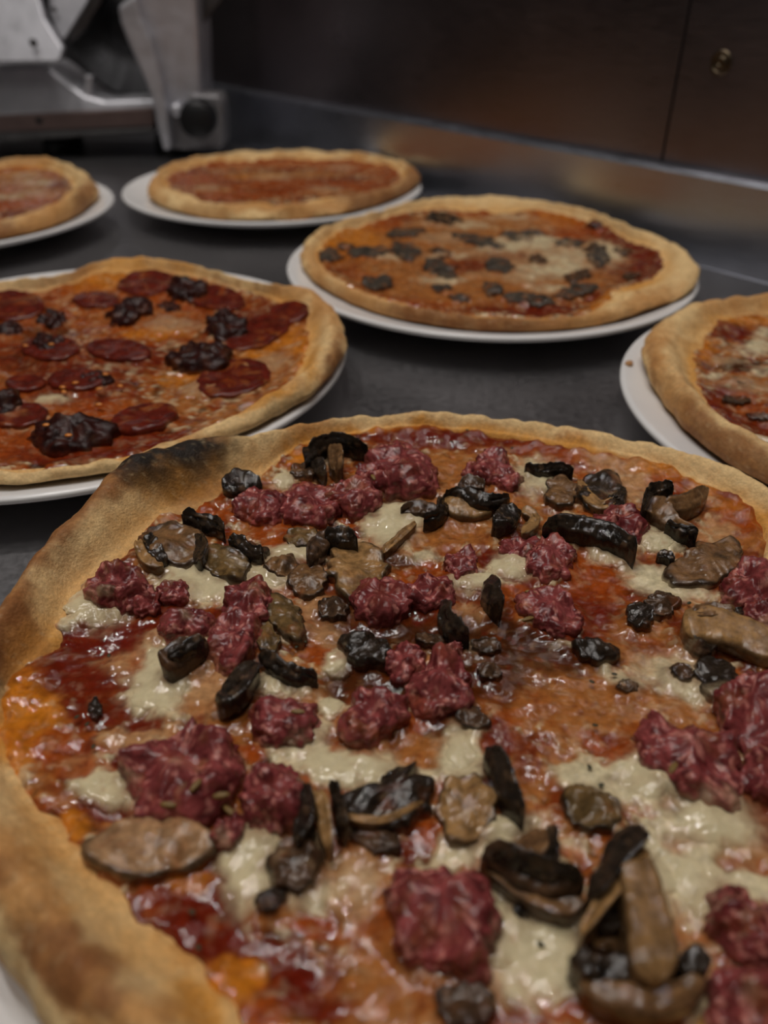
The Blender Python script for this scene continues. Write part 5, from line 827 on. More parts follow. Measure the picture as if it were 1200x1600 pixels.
    (-0.005, -0.0321, 54.9, -5.8, -5.7, -111.8, 'P', 1.2), (0.036, -0.0598, 57.2, -9.3, -5.2, -134.7, 'W', 1.1), (-0.0964, -0.0323, 54.1, -3.6, -53.4, -95.1, 'O', 1), (0.1171, 0.0161, 88.5, -21.8, -33.8, -59.0, 'R', 1.2),
    (-0.0216, -0.0108, 42.4, -3.4, -7.9, -83.3, 'R', 1.3), (0.0801, 0.0746, 47.5, -9.1, -5.8, -75.3, 'O', 1.2), (-0.0253, 0.0753, 14.6, -1.0, -0.1, -32.5, 'T', 1.3), (-0.059, -0.0013, 17.7, -0.5, 1.6, -28.7, 'T', 1.2),
    (-0.0608, -0.0698, 23.3, -1.3, -9.9, -44.8, 'T', 1.3), (0.0008, -0.06, 19.1, -2.3, -0.1, -35.8, 'T', 1.3), (0.0437, 0.0135, 18.7, -3.1, -0.2, -28.3, 'P', 1.2), (0.0106, 0.1151, 16.4, -1.7, -0.0, -57.1, 'T', 1.2),
    (-0.0983, 0.039, 32.7, 2.6, 17.7, -24.7, 'Y', 1.1), (0.0787, 0.1256, 35.5, -7.9, -21.4, -30.8, 'Y', 1.1), (0.0692, -0.0476, 43.5, -6.2, 34.0, -48.4, 'T', 1.1), (0.033, 0.0404, 28.3, -4.0, -2.5, -98.2, 'W', 1.1),
    (-0.0294, 0.0136, 51.4, -3.3, 3.6, -119.2, 'W', 0.8), (0.0426, -0.0207, 35.8, -6.3, 0.9, -77.0, 'W', 1), (-0.0236, -0.0884, 39.5, -4.4, -22.6, -139.3, 'T', 1), (-0.0781, 0.1014, 61.2, 0.0, 18.0, -45.5, 'O', 1.3),
    (-0.0671, 0.1129, 60.4, -0.7, 20.1, -73.0, 'R', 0.6), (0.0766, 0.1131, 35.7, -8.4, -24.9, -27.9, 'O', 1.3), (0.077, 0.1478, 58.1, -10.2, -3.6, -57.7, 'Y', 1), (0.1084, 0.0613, 29.4, -10.5, -67.0, -29.5, 'R', 1.1),
    (0.1147, -0.0118, 72.7, -19.8, -14.0, -28.4, 'R', 1.4), (0.0954, -0.0326, 56.0, -14.6, -11.1, -45.3, 'R', 1), (-0.0216, -0.0108, 35.3, -2.8, -2.6, -52.1, 'R', 1.2), (0.0195, 0.0149, 41.1, -5.6, 3.3, -68.2, 'R', 1),
    (0.0236, -0.1071, 40.8, -5.6, 23.5, -109.3, 'R', 1.3), (0.0615, -0.0824, 153.0, -7.3, 86.0, -108.3, 'R', 1.4), (-0.0036, -0.0976, 40.4, -4.7, -5.5, -117.2, 'R', 0.9), (-0.0262, 0.0609, 27.8, -1.9, 0.2, -32.0, 'T', 1.1),
    (0.0114, -0.0461, 27.9, -3.7, 0.8, -34.9, 'T', 1), (-0.0692, -0.0459, 32.0, -0.4, 4.2, -35.7, 'T', 1), (-0.0976, 0.0145, 41.4, 1.1, 8.2, -41.6, 'O', 0.8), (-0.106, -0.0194, 72.5, 2.9, 22.7, -59.8, 'R', 0.7),
    (0.0578, 0.0115, 34.4, -6.3, -3.4, -30.6, 'W', 0.8), (0.0916, 0.0211, 78.0, -17.6, 0.7, -34.9, 'W', 1.1), (0.0073, 0.084, 31.2, -3.3, -4.1, -48.0, 'T', 1), (0.0014, 0.1359, 59.0, -5.1, -5.7, -63.0, 'O', 0.8),
    (-0.0586, 0.0146, 51.3, -1.3, -2.3, -63.2, 'T', 1), (-0.0255, -0.0599, 38.0, -3.0, 1.7, -60.5, 'T', 1), (0.031, -0.0349, 43.8, -6.8, 0.6, -75.5, 'W', 0.7), (-0.099, 0.0656, 44.6, 5.2, 56.0, -42.0, 'Y', 0.8),
    (-0.1173, 0.0182, 85.7, 4.5, 12.6, -34.3, 'Y', 0.8), (-0.0573, -0.091, 39.9, -2.8, -17.4, -75.3, 'O', 1), (0.0631, -0.0933, 81.3, -9.8, 51.3, -83.8, 'Y', 0.8), (0.0829, -0.0794, 75.0, -11.5, 82.0, -119.8, 'Y', 0.9),
    (0.0119, 0.0324, 33.4, -4.0, 3.1, -75.8, 'W', 0.6), (-0.0417, -0.0363, 73.7, -3.9, 7.1, -89.8, 'W', 0.5), (0.0337, 0.1232, 35.6, -4.3, -0.8, -115.3, 'W', 0.6), (-0.0463, 0.0786, 47.3, -1.9, -1.1, -53.2, 'T', 1)],
  'crust_paint': [(-0.0202, 0.1576, 12.2, -0.5, 14.1, -35.2, 'C', 2), (0.0592, 0.147, 21.8, -3.9, -15.2, -39.4, 'C', 2), (0.1371, -0.0107, 41.8, -20.1, -29.5, -7.0, 'C', 2.2), (0.1212, 0.0746, 34.5, -13.0, -57.6, -18.7, 'C', 2),
    (-0.0781, 0.1125, 29.7, 1.6, 36.1, -46.0, 'C', 1.6), (-0.0383, -0.1194, 83.0, -9.7, -43.3, -107.9, 'N', 1.4), (0.0266, -0.1343, 64.4, -9.8, 21.8, -139.3, 'N', 1.2), (0.095, -0.0971, 38.4, -5.7, 56.7, -73.4, 'T', 0.8),
    (-0.0085, -0.1367, 32.3, -4.5, -7.1, -46.4, 'N', 1.6), (-0.0584, -0.1261, 35.7, -3.5, -24.3, -49.3, 'N', 1.0), (-0.0947, -0.0941, 45.5, -4.5, -50.4, -50.2, 'T', 1.2),
    (0.0376, -0.1377, 37.0, -6.1, 12.5, -62.4, 'T', 1.2), (-0.1241, -0.0249, 90.7, 5.9, 0.4, -23.6, 'T', 0.8), (-0.1152, 0.083, 36.4, 4.3, 47.6, -46.9, 'C', 0.9), (0.0961, -0.0612, 72.6, -9.2, 74.6, -97.8, 'Y', 0.8),
    (-0.0999, 0.1028, 44.5, 4.3, 57.8, -56.8, 'Y', 0.5), (0.1202, -0.0373, 158.8, -45.0, -1.1, -31.9, 'Y', 0.6)],
  'pools': [[0.0794, 0.0213, 0.0954, 0.0486, 0.1057, 0.0386, 0.1006, 0.0068, 0.0865, -0.0023], [0.0413, -0.0011, 0.0645, 0.0207, 0.0697, -0.0022, 0.0516, -0.0222],
    [-0.0574, 0.0594, -0.0246, 0.0847, -0.0058, 0.0576, -0.0328, 0.0383], [0.004, -0.034, 0.0274, -0.0287, 0.0335, -0.0479, 0.0143, -0.0574]],
  'chunks': [('mushroom',
     [-0.0158, 0.1076, -0.0178, 0.104, -0.0219, 0.1007, -0.0272, 0.1007, -0.0327, 0.1043, -0.0374, 0.1096, -0.0406, 0.1137, -0.0411, 0.1226, -0.0392, 0.1273, -0.035, 0.1312, -0.0294, 0.1322, -0.0236, 0.1292, -0.0191,
      0.1212, -0.0161, 0.1155],
     0.006, {'col': 'black'}),
    ('mushroom',
     [-0.0457, 0.0828, -0.0472, 0.0749, -0.0513, 0.0653, -0.0567, 0.0606, -0.0627, 0.0589, -0.0681, 0.062, -0.0719, 0.0651, -0.0733, 0.0687, -0.0721, 0.0776, -0.0683, 0.0849, -0.0628, 0.0885, -0.0565, 0.091, -0.0508,
      0.0916, -0.047, 0.0871],
     0.004, {'col': 'slate'}),
    ('mushroom',
     [-0.0527, 0.0096, -0.0547, 0.0042, -0.0582, 0.0018, -0.0624, 0.0048, -0.0668, 0.0091, -0.0704, 0.0155, -0.0724, 0.0262, -0.0725, 0.0337, -0.0705, 0.0394, -0.0668, 0.0429, -0.0623, 0.0421, -0.0578, 0.0357, -0.0542,
      0.03, -0.0525, 0.0176],
     0.005, {'col': 'slate'}),
    ('mushroom',
     [-0.0737, 0.0247, -0.0753, 0.0189, -0.0797, 0.0144, -0.0863, 0.0104, -0.0935, 0.007, -0.1001, 0.0073, -0.1048, 0.0095, -0.1068, 0.0157, -0.1055, 0.0193, -0.1011, 0.024, -0.0946, 0.0295, -0.0871, 0.0319, -0.0803,
      0.0291, -0.0755, 0.0274],
     0.004, {'col': 'slate'}),
    ('mushroom',
     [-0.1125, 0.011, -0.1125, -0.0018, -0.114, -0.0086, -0.1164, -0.0133, -0.1192, -0.0149, -0.1218, -0.0138, -0.1239, -0.01, -0.1252, -0.001, -0.125, 0.0069, -0.1236, 0.0144, -0.1211, 0.018, -0.1183, 0.0216, -0.1156,
      0.0214, -0.1134, 0.0166],
     0.004, {'col': 'slate'}),
    ('mushroom',
     [-0.0728, -0.0501, -0.0736, -0.0585, -0.0762, -0.0648, -0.0799, -0.0719, -0.084, -0.0774, -0.0879, -0.0743, -0.0907, -0.0689, -0.092, -0.0612, -0.0915, -0.0507, -0.0891, -0.044, -0.0853, -0.041, -0.0809, -0.0378,
      -0.0768, -0.0404, -0.0739, -0.0452],
     0.006, {'col': 'slate'}),
    ('mushroom',
     [0.0137, 0.0341, 0.0113, 0.0326, 0.0056, 0.0326, -0.002, 0.0361, -0.0098, 0.0444, -0.0167, 0.0553, -0.0213, 0.0634, -0.0226, 0.0674, -0.0199, 0.0714, -0.0141, 0.0696, -0.0063, 0.0649, 0.0021, 0.0583, 0.0087, 0.048,
      0.0126, 0.0383],
     0.004, {'col': 'slate'}),
    ('mushroom',
     [-0.0268, -0.0334, -0.0293, -0.0417, -0.0328, -0.0421, -0.037, -0.0391, -0.0412, -0.0331, -0.0446, -0.0265, -0.0465, -0.0183, -0.0463, -0.0081, -0.0442, -0.0037, -0.0403, -0.0007, -0.0356, -0.0009, -0.0315, -0.0098,
      -0.0281, -0.0168, -0.0265, -0.0261],
     0.004, {'col': 'slate'}),
    ('mushroom',
     [0.0139, -0.0247, 0.012, -0.0293, 0.0087, -0.0333, 0.005, -0.0328, 0.0012, -0.0314, -0.0016, -0.0254, -0.0032, -0.0199, -0.003, -0.0128, -0.0013, -0.0085, 0.0022, -0.0034, 0.0064, -0.0017, 0.0102, -0.0045, 0.0134,
      -0.0079, 0.0147, -0.0153],
     0.005, {'col': 'slate'}),
    ('mushroom',
     [-0.0007, -0.0782, -0.0025, -0.0812, -0.0047, -0.082, -0.0072, -0.0818, -0.0093, -0.0798, -0.01, -0.0717, -0.0102, -0.0665, -0.0094, -0.0622, -0.0071, -0.0553, -0.0048, -0.0543, -0.0023, -0.0553, -0.0003, -0.0588,
      0.0005, -0.0662, 0.0003, -0.0736],
     0.005, {'col': 'slate'}),
    ('mushroom',
     [0.1032, 0.0846, 0.1023, 0.0822, 0.1006, 0.0811, 0.0984, 0.0811, 0.0961, 0.0819, 0.094, 0.0835, 0.0928, 0.086, 0.0927, 0.0894, 0.0936, 0.0917, 0.0955, 0.0941, 0.0979, 0.0944, 0.1002, 0.0932, 0.1021, 0.0908, 0.1032,
      0.0879],
     0.006, {'col': 'black'}),
    ('mushroom',
     [0.0919, 0.0257, 0.0895, 0.0185, 0.0865, 0.0136, 0.0836, 0.0126, 0.0808, 0.0133, 0.0783, 0.0148, 0.0773, 0.0189, 0.0784, 0.0272, 0.08, 0.0316, 0.0826, 0.0352, 0.0858, 0.0371, 0.0886, 0.0359, 0.0909, 0.0334, 0.092,
      0.0295],
     0.005, {'col': 'dark'}),
    ('mushroom',
     [0.0888, 0.0111, 0.0892, 0.0042, 0.0875, -0.0053, 0.0846, -0.0137, 0.0812, -0.0194, 0.0784, -0.0196, 0.0764, -0.0154, 0.0756, -0.007, 0.0753, 0.0002, 0.0773, 0.0116, 0.0806, 0.0223, 0.0845, 0.0301, 0.0874, 0.0298,
      0.0883, 0.0206],
     0.005, {'col': 'slate'}),
    ('mushroom',
     [0.0703, -0.027, 0.0685, -0.0344, 0.0658, -0.0395, 0.0615, -0.046, 0.0564, -0.0528, 0.0527, -0.0543, 0.0501, -0.0537, 0.0493, -0.0501, 0.0509, -0.0431, 0.0538, -0.0366, 0.0577, -0.0316, 0.0622, -0.0275, 0.0663,
      -0.0251, 0.0692, -0.025],
     0.004, {'col': 'dark'}),
    ('mushroom',
     [0.0654, -0.0694, 0.0633, -0.0742, 0.059, -0.0776, 0.0529, -0.0811, 0.0457, -0.0857, 0.0396, -0.0874, 0.0356, -0.0869, 0.0349, -0.0814, 0.0371, -0.0748, 0.0416, -0.0702, 0.048, -0.0656, 0.0548, -0.0632, 0.0609,
      -0.0624, 0.0643, -0.0662],
     0.005, {'col': 'slate'}),
    ('mushroom',
     [0.1096, 0.0177, 0.108, 0.0135, 0.106, 0.0118, 0.1037, 0.0114, 0.1011, 0.0115, 0.0989, 0.0124, 0.0983, 0.0166, 0.0989, 0.0213, 0.1004, 0.0254, 0.1028, 0.029, 0.1054, 0.0298, 0.1079, 0.0295, 0.11, 0.0279, 0.111,
      0.0251],
     0.004, {'col': 'dark'}),
    ('mushroom',
     [0.0417, -0.0027, 0.0403, -0.0065, 0.0376, -0.0116, 0.0352, -0.0121, 0.033, -0.0105, 0.0316, -0.0059, 0.0312, -0.0002, 0.0313, 0.0031, 0.0328, 0.0074, 0.0352, 0.0113, 0.0377, 0.0121, 0.04, 0.0106, 0.0415, 0.0065,
      0.0424, 0.003],
     0.004, {'col': 'dark'}),
    ('mushroom',
     [0.0394, 0.0548, 0.0375, 0.0513, 0.0333, 0.0474, 0.0286, 0.0489, 0.0237, 0.0526, 0.0194, 0.056, 0.0167, 0.0609, 0.0167, 0.0681, 0.0184, 0.0709, 0.0221, 0.0715, 0.0273, 0.0723, 0.0324, 0.0689, 0.0367, 0.0651, 0.0394,
      0.0609],
     0.003, {'col': 'slate'}),
    ('mushroom',
     [0.0529, 0.0703, 0.0516, 0.0681, 0.0484, 0.066, 0.044, 0.0648, 0.0393, 0.0645, 0.0353, 0.0654, 0.0325, 0.0669, 0.0319, 0.0702, 0.0333, 0.0728, 0.0364, 0.0742, 0.0407, 0.075, 0.0456, 0.0764, 0.0497, 0.0751, 0.0523,
      0.073],
     0.003, {'col': 'slate'}),
    ('mushroom',
     [0.0789, 0.0433, 0.0769, 0.0385, 0.073, 0.0335, 0.0685, 0.0312, 0.064, 0.0308, 0.0605, 0.0333, 0.0584, 0.0368, 0.0586, 0.0434, 0.0601, 0.0466, 0.0638, 0.051, 0.0682, 0.0527, 0.0727, 0.0526, 0.0769, 0.0526, 0.0789,
      0.0485],
     0.003, {'col': 'slate'}),
    ('mushroom',
     [0.0194, -0.0862, 0.0177, -0.0908, 0.0147, -0.094, 0.011, -0.0945, 0.0072, -0.0933, 0.0038, -0.091, 0.0016, -0.0882, 0.0009, -0.0858, 0.0021, -0.0835, 0.005, -0.0805, 0.0092, -0.0778, 0.0134, -0.0776, 0.017, -0.0786,
      0.019, -0.0826],
     0.003, {'col': 'slate'}),
    ('mushroom',
     [0.0333, -0.0909, 0.0316, -0.0955, 0.0281, -0.1006, 0.0243, -0.1017, 0.0207, -0.0997, 0.0173, -0.0982, 0.015, -0.0962, 0.0145, -0.093, 0.016, -0.0892, 0.0192, -0.0852, 0.0231, -0.0838, 0.0276, -0.082, 0.0311, -0.0834,
      0.0329, -0.0876],
     0.003, {'col': 'slate'}),
    ('mushroom',
     [-0.0328, -0.0632, -0.0338, -0.0693, -0.0356, -0.0713, -0.0381, -0.0724, -0.0408, -0.0723, -0.0431, -0.0714, -0.0447, -0.0684, -0.0451, -0.0656, -0.0444, -0.0623, -0.0423, -0.0563, -0.0397, -0.0545, -0.037, -0.0552,
      -0.0346, -0.0566, -0.0331, -0.0591],
     0.003, {'col': 'slate'}),
    ('mushroom',
     [-0.0272, 0.0102, -0.0285, 0.0075, -0.031, 0.0065, -0.034, 0.008, -0.037, 0.0118, -0.0396, 0.0149, -0.0411, 0.0186, -0.0412, 0.0236, -0.0398, 0.0277, -0.0373, 0.0286, -0.0343, 0.0261, -0.0312, 0.0218, -0.0288, 0.0168,
      -0.0273, 0.013],
     0.003, {'col': 'dark'}),
    ('mushroom',
     [0.0997, -0.0439, 0.098, -0.0482, 0.0957, -0.0515, 0.0933, -0.0525, 0.092, -0.0492, 0.0908, -0.0459, 0.0898, -0.0434, 0.09, -0.0405, 0.0915, -0.0368, 0.0937, -0.0338, 0.0963, -0.0321, 0.0985, -0.0328, 0.0998, -0.0361,
      0.1004, -0.0396],
     0.003, {'col': 'dark'}),
    ('mushroom',
     [-0.1021, 0.0325, -0.1026, 0.0293, -0.1041, 0.026, -0.1064, 0.023, -0.109, 0.0226, -0.1115, 0.026, -0.1132, 0.0281, -0.1139, 0.03, -0.1135, 0.0342, -0.112, 0.0374, -0.1098, 0.042, -0.1071, 0.0431, -0.1046, 0.0409,
      -0.1027, 0.0358],
     0.003, {'col': 'dark'}),
    ('mushroom',
     [-0.0219, -0.0867, -0.0226, -0.0889, -0.0243, -0.0901, -0.0267, -0.0905, -0.0293, -0.0904, -0.0316, -0.0899, -0.0332, -0.0887, -0.0337, -0.0871, -0.0327, -0.0826, -0.0308, -0.0785, -0.0284, -0.0784, -0.0258, -0.079,
      -0.0235, -0.0803, -0.0221, -0.0831],
     0.003, {'col': 'slate'})],
  'ribbons': [],
  'seeds': [],
 },
 'D': {
  'center': [0.2733, 0.3642],
  'outer': [(-3.0596, 0.132), (-2.8145, 0.1336), (-2.6556, 0.1347), (-2.5445, 0.1327), (-2.0944, 0.14), (-1.8326, 0.14), (-1.5708, 0.14), (-1.309, 0.14), (-1.0472, 0.14), (-0.7854, 0.14), (-0.5236, 0.14), (-0.2618, 0.14),
    (0.0, 0.14), (0.2618, 0.14), (0.5236, 0.14), (0.7854, 0.14), (1.0472, 0.14), (1.309, 0.14), (1.7617, 0.1426), (1.9912, 0.1441), (2.2179, 0.1457), (2.433, 0.1447), (2.6865, 0.1413), (2.7832, 0.1395), (2.9867, 0.1345)],
  'inner': [(-3.0224, 0.1151), (-2.8635, 0.1123), (-2.6975, 0.1103), (-2.3562, 0.118), (-2.0944, 0.118), (-1.8326, 0.118), (-1.5708, 0.118), (-1.309, 0.118), (-1.0472, 0.118), (-0.7854, 0.118), (-0.5236, 0.118), (-0.2618, 0.118),
    (0.0, 0.118), (0.2618, 0.118), (0.5236, 0.118), (0.7854, 0.118), (1.0472, 0.118), (1.309, 0.118), (1.7115, 0.1212), (1.8393, 0.1245), (2.0195, 0.127), (2.2469, 0.1233), (2.5528, 0.1147), (2.847, 0.1137),
    (3.0729, 0.1138)],
  'rise': [(1.5708, 0.008), (3.1416, 0.0096), (-2.3562, 0.0088), (-1.5708, 0.008), (0.0, 0.008)],
  'zi': 0.0225,
  'zb': 0.015,
  'und': 0.0024,
  'seed': 41,
  'paint': [(-0.0626, 0.0926, 64.2, -20.6, 19.0, -124.4, 'R', 1.2), (-0.0894, 0.0648, 184.7, -61.3, 42.2, -83.0, 'Y', 1.1), (-0.0601, 0.0689, 90.8, -35.1, -2.8, -103.4, 'W', 0.7),
    (-0.0884, 0.0507, 91.2, -30.1, 49.9, -179.7, 'T', 0.9), (-0.0758, 0.0465, 94.3, -33.4, 2.6, -168.3, 'B', 1.2), (-0.1061, 0.0011, 114.2, -41.7, 38.0, -93.5, 'R', 1.3),
    (-0.0775, 0.0231, 73.0, -33.5, -47.2, -109.7, 'T', 1), (-0.0957, 0.0018, 75.7, -28.7, 42.8, -167.7, 'O', 1), (-0.0902, -0.009, 77.8, -36.0, -29.4, -93.4, 'O', 1),
    (-0.1065, -0.0184, 76.2, -42.0, -94.7, -104.9, 'R', 1.2), (-0.0924, -0.0272, 95.9, -63.2, -156.5, -65.5, 'R', 1), (-0.0499, 0.1075, 61.8, -20.5, 35.9, -182.7, 'Y', 0.9),
    (-0.0998, 0.0281, 139.7, -47.5, 133.9, -289.2, 'W', 0.8), (-0.0475, 0.0921, 186.4, -73.1, 1.9, -97.6, 'W', 0.9), (-0.0688, 0.0375, 146.8, -57.2, -22.2, -142.6, 'W', 0.6),
    (0.0079, -0.1115, -45.3, 49.9, 45.7, 117.2, 'R', 1.2), (0.045, -0.1008, -129.3, 145.4, 5.0, 93.0, 'Y', 1.1), (0.0176, -0.0897, -61.1, 75.8, 54.1, 88.1, 'W', 0.7), (0.0512, -0.0881, -63.9, 71.7, 46.6, 180.6, 'T', 0.9),
    (0.0424, -0.0782, -65.0, 76.1, 81.9, 147.1, 'B', 1.2), (0.0913, -0.054, -78.1, 93.2, 13.8, 100.0, 'R', 1.3), (0.0556, -0.0588, -46.5, 65.5, 95.7, 71.4, 'T', 1), (0.0826, -0.0373, -49.4, 70.1, 72.2, 66.2, 'O', 1),
    (0.1014, -0.0373, -45.0, 74.5, 134.5, 43.5, 'R', 1.2), (0.0936, -0.0226, -51.5, 102.7, 168.3, -21.5, 'R', 1), (0.0724, -0.0742, -97.2, 111.0, 28.6, 317.4, 'W', 0.8),
    (-0.0049, -0.1035, -124.9, 156.5, 47.2, 85.5, 'W', 0.9), (0.1098, -0.0114, -190.6, -39.3, -78.0, 50.8, 'Y', 1.1), (0.1019, 0.0003, -94.0, -19.5, -133.1, 130.7, 'T', 0.9),
    (0.0889, -0.0024, -98.4, -18.2, -86.4, 144.5, 'B', 1.2), (0.0924, 0.0521, -119.8, -21.0, -79.7, 62.0, 'R', 1.3), (0.0787, 0.0187, -80.0, -7.5, -14.0, 118.6, 'T', 1), (0.0736, 0.0529, -85.4, -7.7, -21.2, 95.6, 'O', 1),
    (0.083, 0.0692, -87.0, -1.7, 29.6, 138.2, 'R', 1.2), (0.0664, 0.0698, -114.7, 6.8, 102.8, 135.0, 'R', 1), (0.1005, 0.0256, -144.7, -28.7, -260.6, 183.5, 'W', 0.8), (-0.0926, -0.0626, 20.6, 64.2, 124.4, 19.0, 'R', 1.2),
    (-0.0648, -0.0894, 61.3, 184.7, 83.0, 42.2, 'Y', 1.1), (-0.0689, -0.0601, 35.1, 90.8, 103.4, -2.8, 'W', 0.7), (-0.0507, -0.0884, 30.1, 91.2, 179.7, 49.9, 'T', 0.9), (-0.0465, -0.0758, 33.4, 94.3, 168.3, 2.6, 'B', 1.2),
    (-0.0231, -0.0775, 33.5, 73.0, 109.7, -47.2, 'T', 1), (-0.0281, -0.0998, 47.5, 139.7, 289.2, 133.9, 'W', 0.8), (-0.0921, -0.0475, 73.1, 186.4, 97.6, 1.9, 'W', 0.9),
    (0.1115, 0.0079, -49.9, -45.3, -117.2, 45.7, 'R', 1.2), (0.054, 0.0913, -93.2, -78.1, -100.0, 13.8, 'R', 1.3), (0.0588, 0.0556, -65.5, -46.5, -71.4, 95.7, 'T', 1), (0.0373, 0.0826, -70.1, -49.4, -66.2, 72.2, 'O', 1),
    (0.0373, 0.1014, -74.5, -45.0, -43.5, 134.5, 'R', 1.2), (0.0226, 0.0936, -102.7, -51.5, 21.5, 168.3, 'R', 1), (0.0114, 0.1098, 39.3, -190.6, -50.8, -78.0, 'Y', 1.1),
    (-0.0003, 0.1019, 19.5, -94.0, -130.7, -133.1, 'T', 0.9), (0.0024, 0.0889, 18.2, -98.4, -144.5, -86.4, 'B', 1.2), (-0.0187, 0.0787, 7.5, -80.0, -118.6, -14.0, 'T', 1),
    (-0.0256, 0.1005, 28.7, -144.7, -183.5, -260.6, 'W', 0.8), (0.0231, 0.0775, -33.5, -73.0, -109.7, 47.2, 'T', 1), (0.0375, 0.0688, -57.2, -146.8, -142.6, 22.2, 'W', 0.6),
    (-0.0782, -0.0424, 76.1, 65.0, 147.1, -81.9, 'B', 1.2), (-0.0742, -0.0724, 111.0, 97.2, 317.4, -28.6, 'W', 0.8), (-0.0024, -0.0889, -18.2, 98.4, 144.5, 86.4, 'B', 1.2),
    (0.0256, -0.1005, -28.7, 144.7, 183.5, 260.6, 'W', 0.8)],
  'crust_paint': [(-0.1188, 0.0623, 109.0, -46.1, -23.5, -17.7, 'T', 1), (-0.0986, 0.0928, 61.7, -10.9, 37.8, -48.2, 'C', 1), (-0.1189, 0.0266, 124.1, -38.0, 0.1, -29.9, 'C', 1), (-0.1326, 0.0027, 90.1, -4.1, 39.0, -40.1, 'T', 1),
    (-0.1342, -0.038, 42.2, -31.1, -87.7, -18.5, 'N', 1.1), (-0.1231, -0.068, 44.3, -30.1, -74.3, -33.3, 'N', 1.0), (-0.1155, -0.047, 75.5, -48.4, -173.5, -82.4, 'C', 1),
    (-0.058, 0.1211, 41.3, -12.8, 36.2, -97.5, 'T', 0.7), (-0.1334, 0.035, 293.0, -79.9, 0.1, -38.6, 'N', 0.6), (-0.0555, 0.1064, 42.8, -15.9, 2.5, -150.1, 'Y', 0.8), (-0.1078, 0.0351, 292.8, -94.6, 0.2, -38.4, 'Y', 0.8)],
  'pools': [[-0.105, 0.024, -0.0872, 0.0341, -0.0745, 0.0225, -0.0673, 0.0074, -0.078, 0.0135, -0.0907, 0.0243], [-0.063, 0.0662, -0.0532, 0.0823, -0.0422, 0.0817, -0.0496, 0.063],
    [-0.0946, 0.0487, -0.0826, 0.0571, -0.0745, 0.0501, -0.0869, 0.0449], [0.0789, -0.0733, 0.0585, -0.0731, 0.0533, -0.0567, 0.0546, -0.0401, 0.0608, -0.0507, 0.0664, -0.0664],
    [0.0215, -0.0888, 0.0049, -0.0979, -0.0043, -0.0919, 0.0115, -0.0794], [0.1029, 0.0317, 0.0926, 0.0141, 0.0758, 0.0178, 0.062, 0.0272, 0.0743, 0.0273, 0.0907, 0.0243],
    [-0.0662, -0.063, -0.0823, -0.0532, -0.0817, -0.0422, -0.063, -0.0496], [-0.0487, -0.0946, -0.0571, -0.0826, -0.0501, -0.0745, -0.0449, -0.0869],
    [0.0733, 0.0789, 0.0731, 0.0585, 0.0567, 0.0533, 0.0401, 0.0546, 0.0507, 0.0608, 0.0664, 0.0664], [0.024, 0.105, 0.0341, 0.0872, 0.0225, 0.0745, 0.0074, 0.0673, 0.0135, 0.078, 0.0243, 0.0907]],
  'chunks': [('mushroom',
     [-0.0821, 0.0221, -0.083, 0.0207, -0.0844, 0.0198, -0.0861, 0.0196, -0.0877, 0.0197, -0.0891, 0.0204, -0.0899, 0.0215, -0.0898, 0.0228, -0.0891, 0.024, -0.0877, 0.0248, -0.0858, 0.0256, -0.084, 0.0255, -0.0828, 0.0246,
      -0.0821, 0.0234],
     0.003, {'col': 'dark'}),
    ('mushroom',
     [-0.091, -0.0032, -0.0923, -0.0048, -0.0944, -0.0053, -0.0972, -0.0052, -0.1008, -0.0061, -0.1037, -0.0062, -0.1052, -0.0048, -0.1049, -0.0023, -0.1032, 0.0, -0.1001, 0.0026, -0.0971, 0.0031, -0.0939, 0.0029, -0.0916,
      0.0015, -0.0907, -0.001],
     0.003, {'col': 'dark'}),
    ('mushroom',
     [-0.0844, -0.0216, -0.0855, -0.0224, -0.0876, -0.0224, -0.0904, -0.0217, -0.0936, -0.0208, -0.0963, -0.0196, -0.0981, -0.0185, -0.0986, -0.0174, -0.0974, -0.0164, -0.0951, -0.0161, -0.092, -0.0163, -0.0888, -0.0172,
      -0.0864, -0.019, -0.0848, -0.0205],
     0.003, {'col': 'dark'}),
    ('mushroom',
     [0.0601, -0.0602, 0.0615, -0.0594, 0.0632, -0.0593, 0.0648, -0.06, 0.0661, -0.0609, 0.067, -0.0622, 0.0671, -0.0636, 0.0664, -0.0646, 0.0652, -0.0653, 0.0636, -0.0653, 0.0615, -0.0651, 0.06, -0.0641, 0.0594, -0.0627,
      0.0594, -0.0613],
     0.003, {'col': 'dark'}),
    ('mushroom',
     [0.0804, -0.0427, 0.0823, -0.042, 0.0844, -0.0426, 0.0868, -0.0441, 0.0903, -0.0451, 0.0929, -0.0465, 0.0935, -0.0484, 0.092, -0.0505, 0.0894, -0.0516, 0.0854, -0.0523, 0.0825, -0.0512, 0.0799, -0.0495, 0.0786,
      -0.0471, 0.079, -0.0445],
     0.003, {'col': 'dark'}),
    ('mushroom',
     [0.0822, 0.0219, 0.0822, 0.0236, 0.083, 0.0251, 0.0844, 0.0261, 0.0858, 0.0268, 0.0874, 0.0269, 0.0886, 0.0263, 0.0892, 0.0252, 0.0892, 0.0238, 0.0884, 0.0224, 0.0871, 0.0207, 0.0855, 0.0199, 0.084, 0.0201, 0.0828,
      0.0208],
     0.003, {'col': 'dark'}),
    ('mushroom',
     [0.0772, 0.0483, 0.0775, 0.0503, 0.0791, 0.0518, 0.0816, 0.0531, 0.0842, 0.0557, 0.0867, 0.0572, 0.0887, 0.0568, 0.0897, 0.0544, 0.0894, 0.0516, 0.088, 0.0478, 0.0856, 0.0459, 0.0828, 0.0444, 0.0801, 0.0445, 0.078,
      0.0462],
     0.003, {'col': 'dark'}),
    ('mushroom',
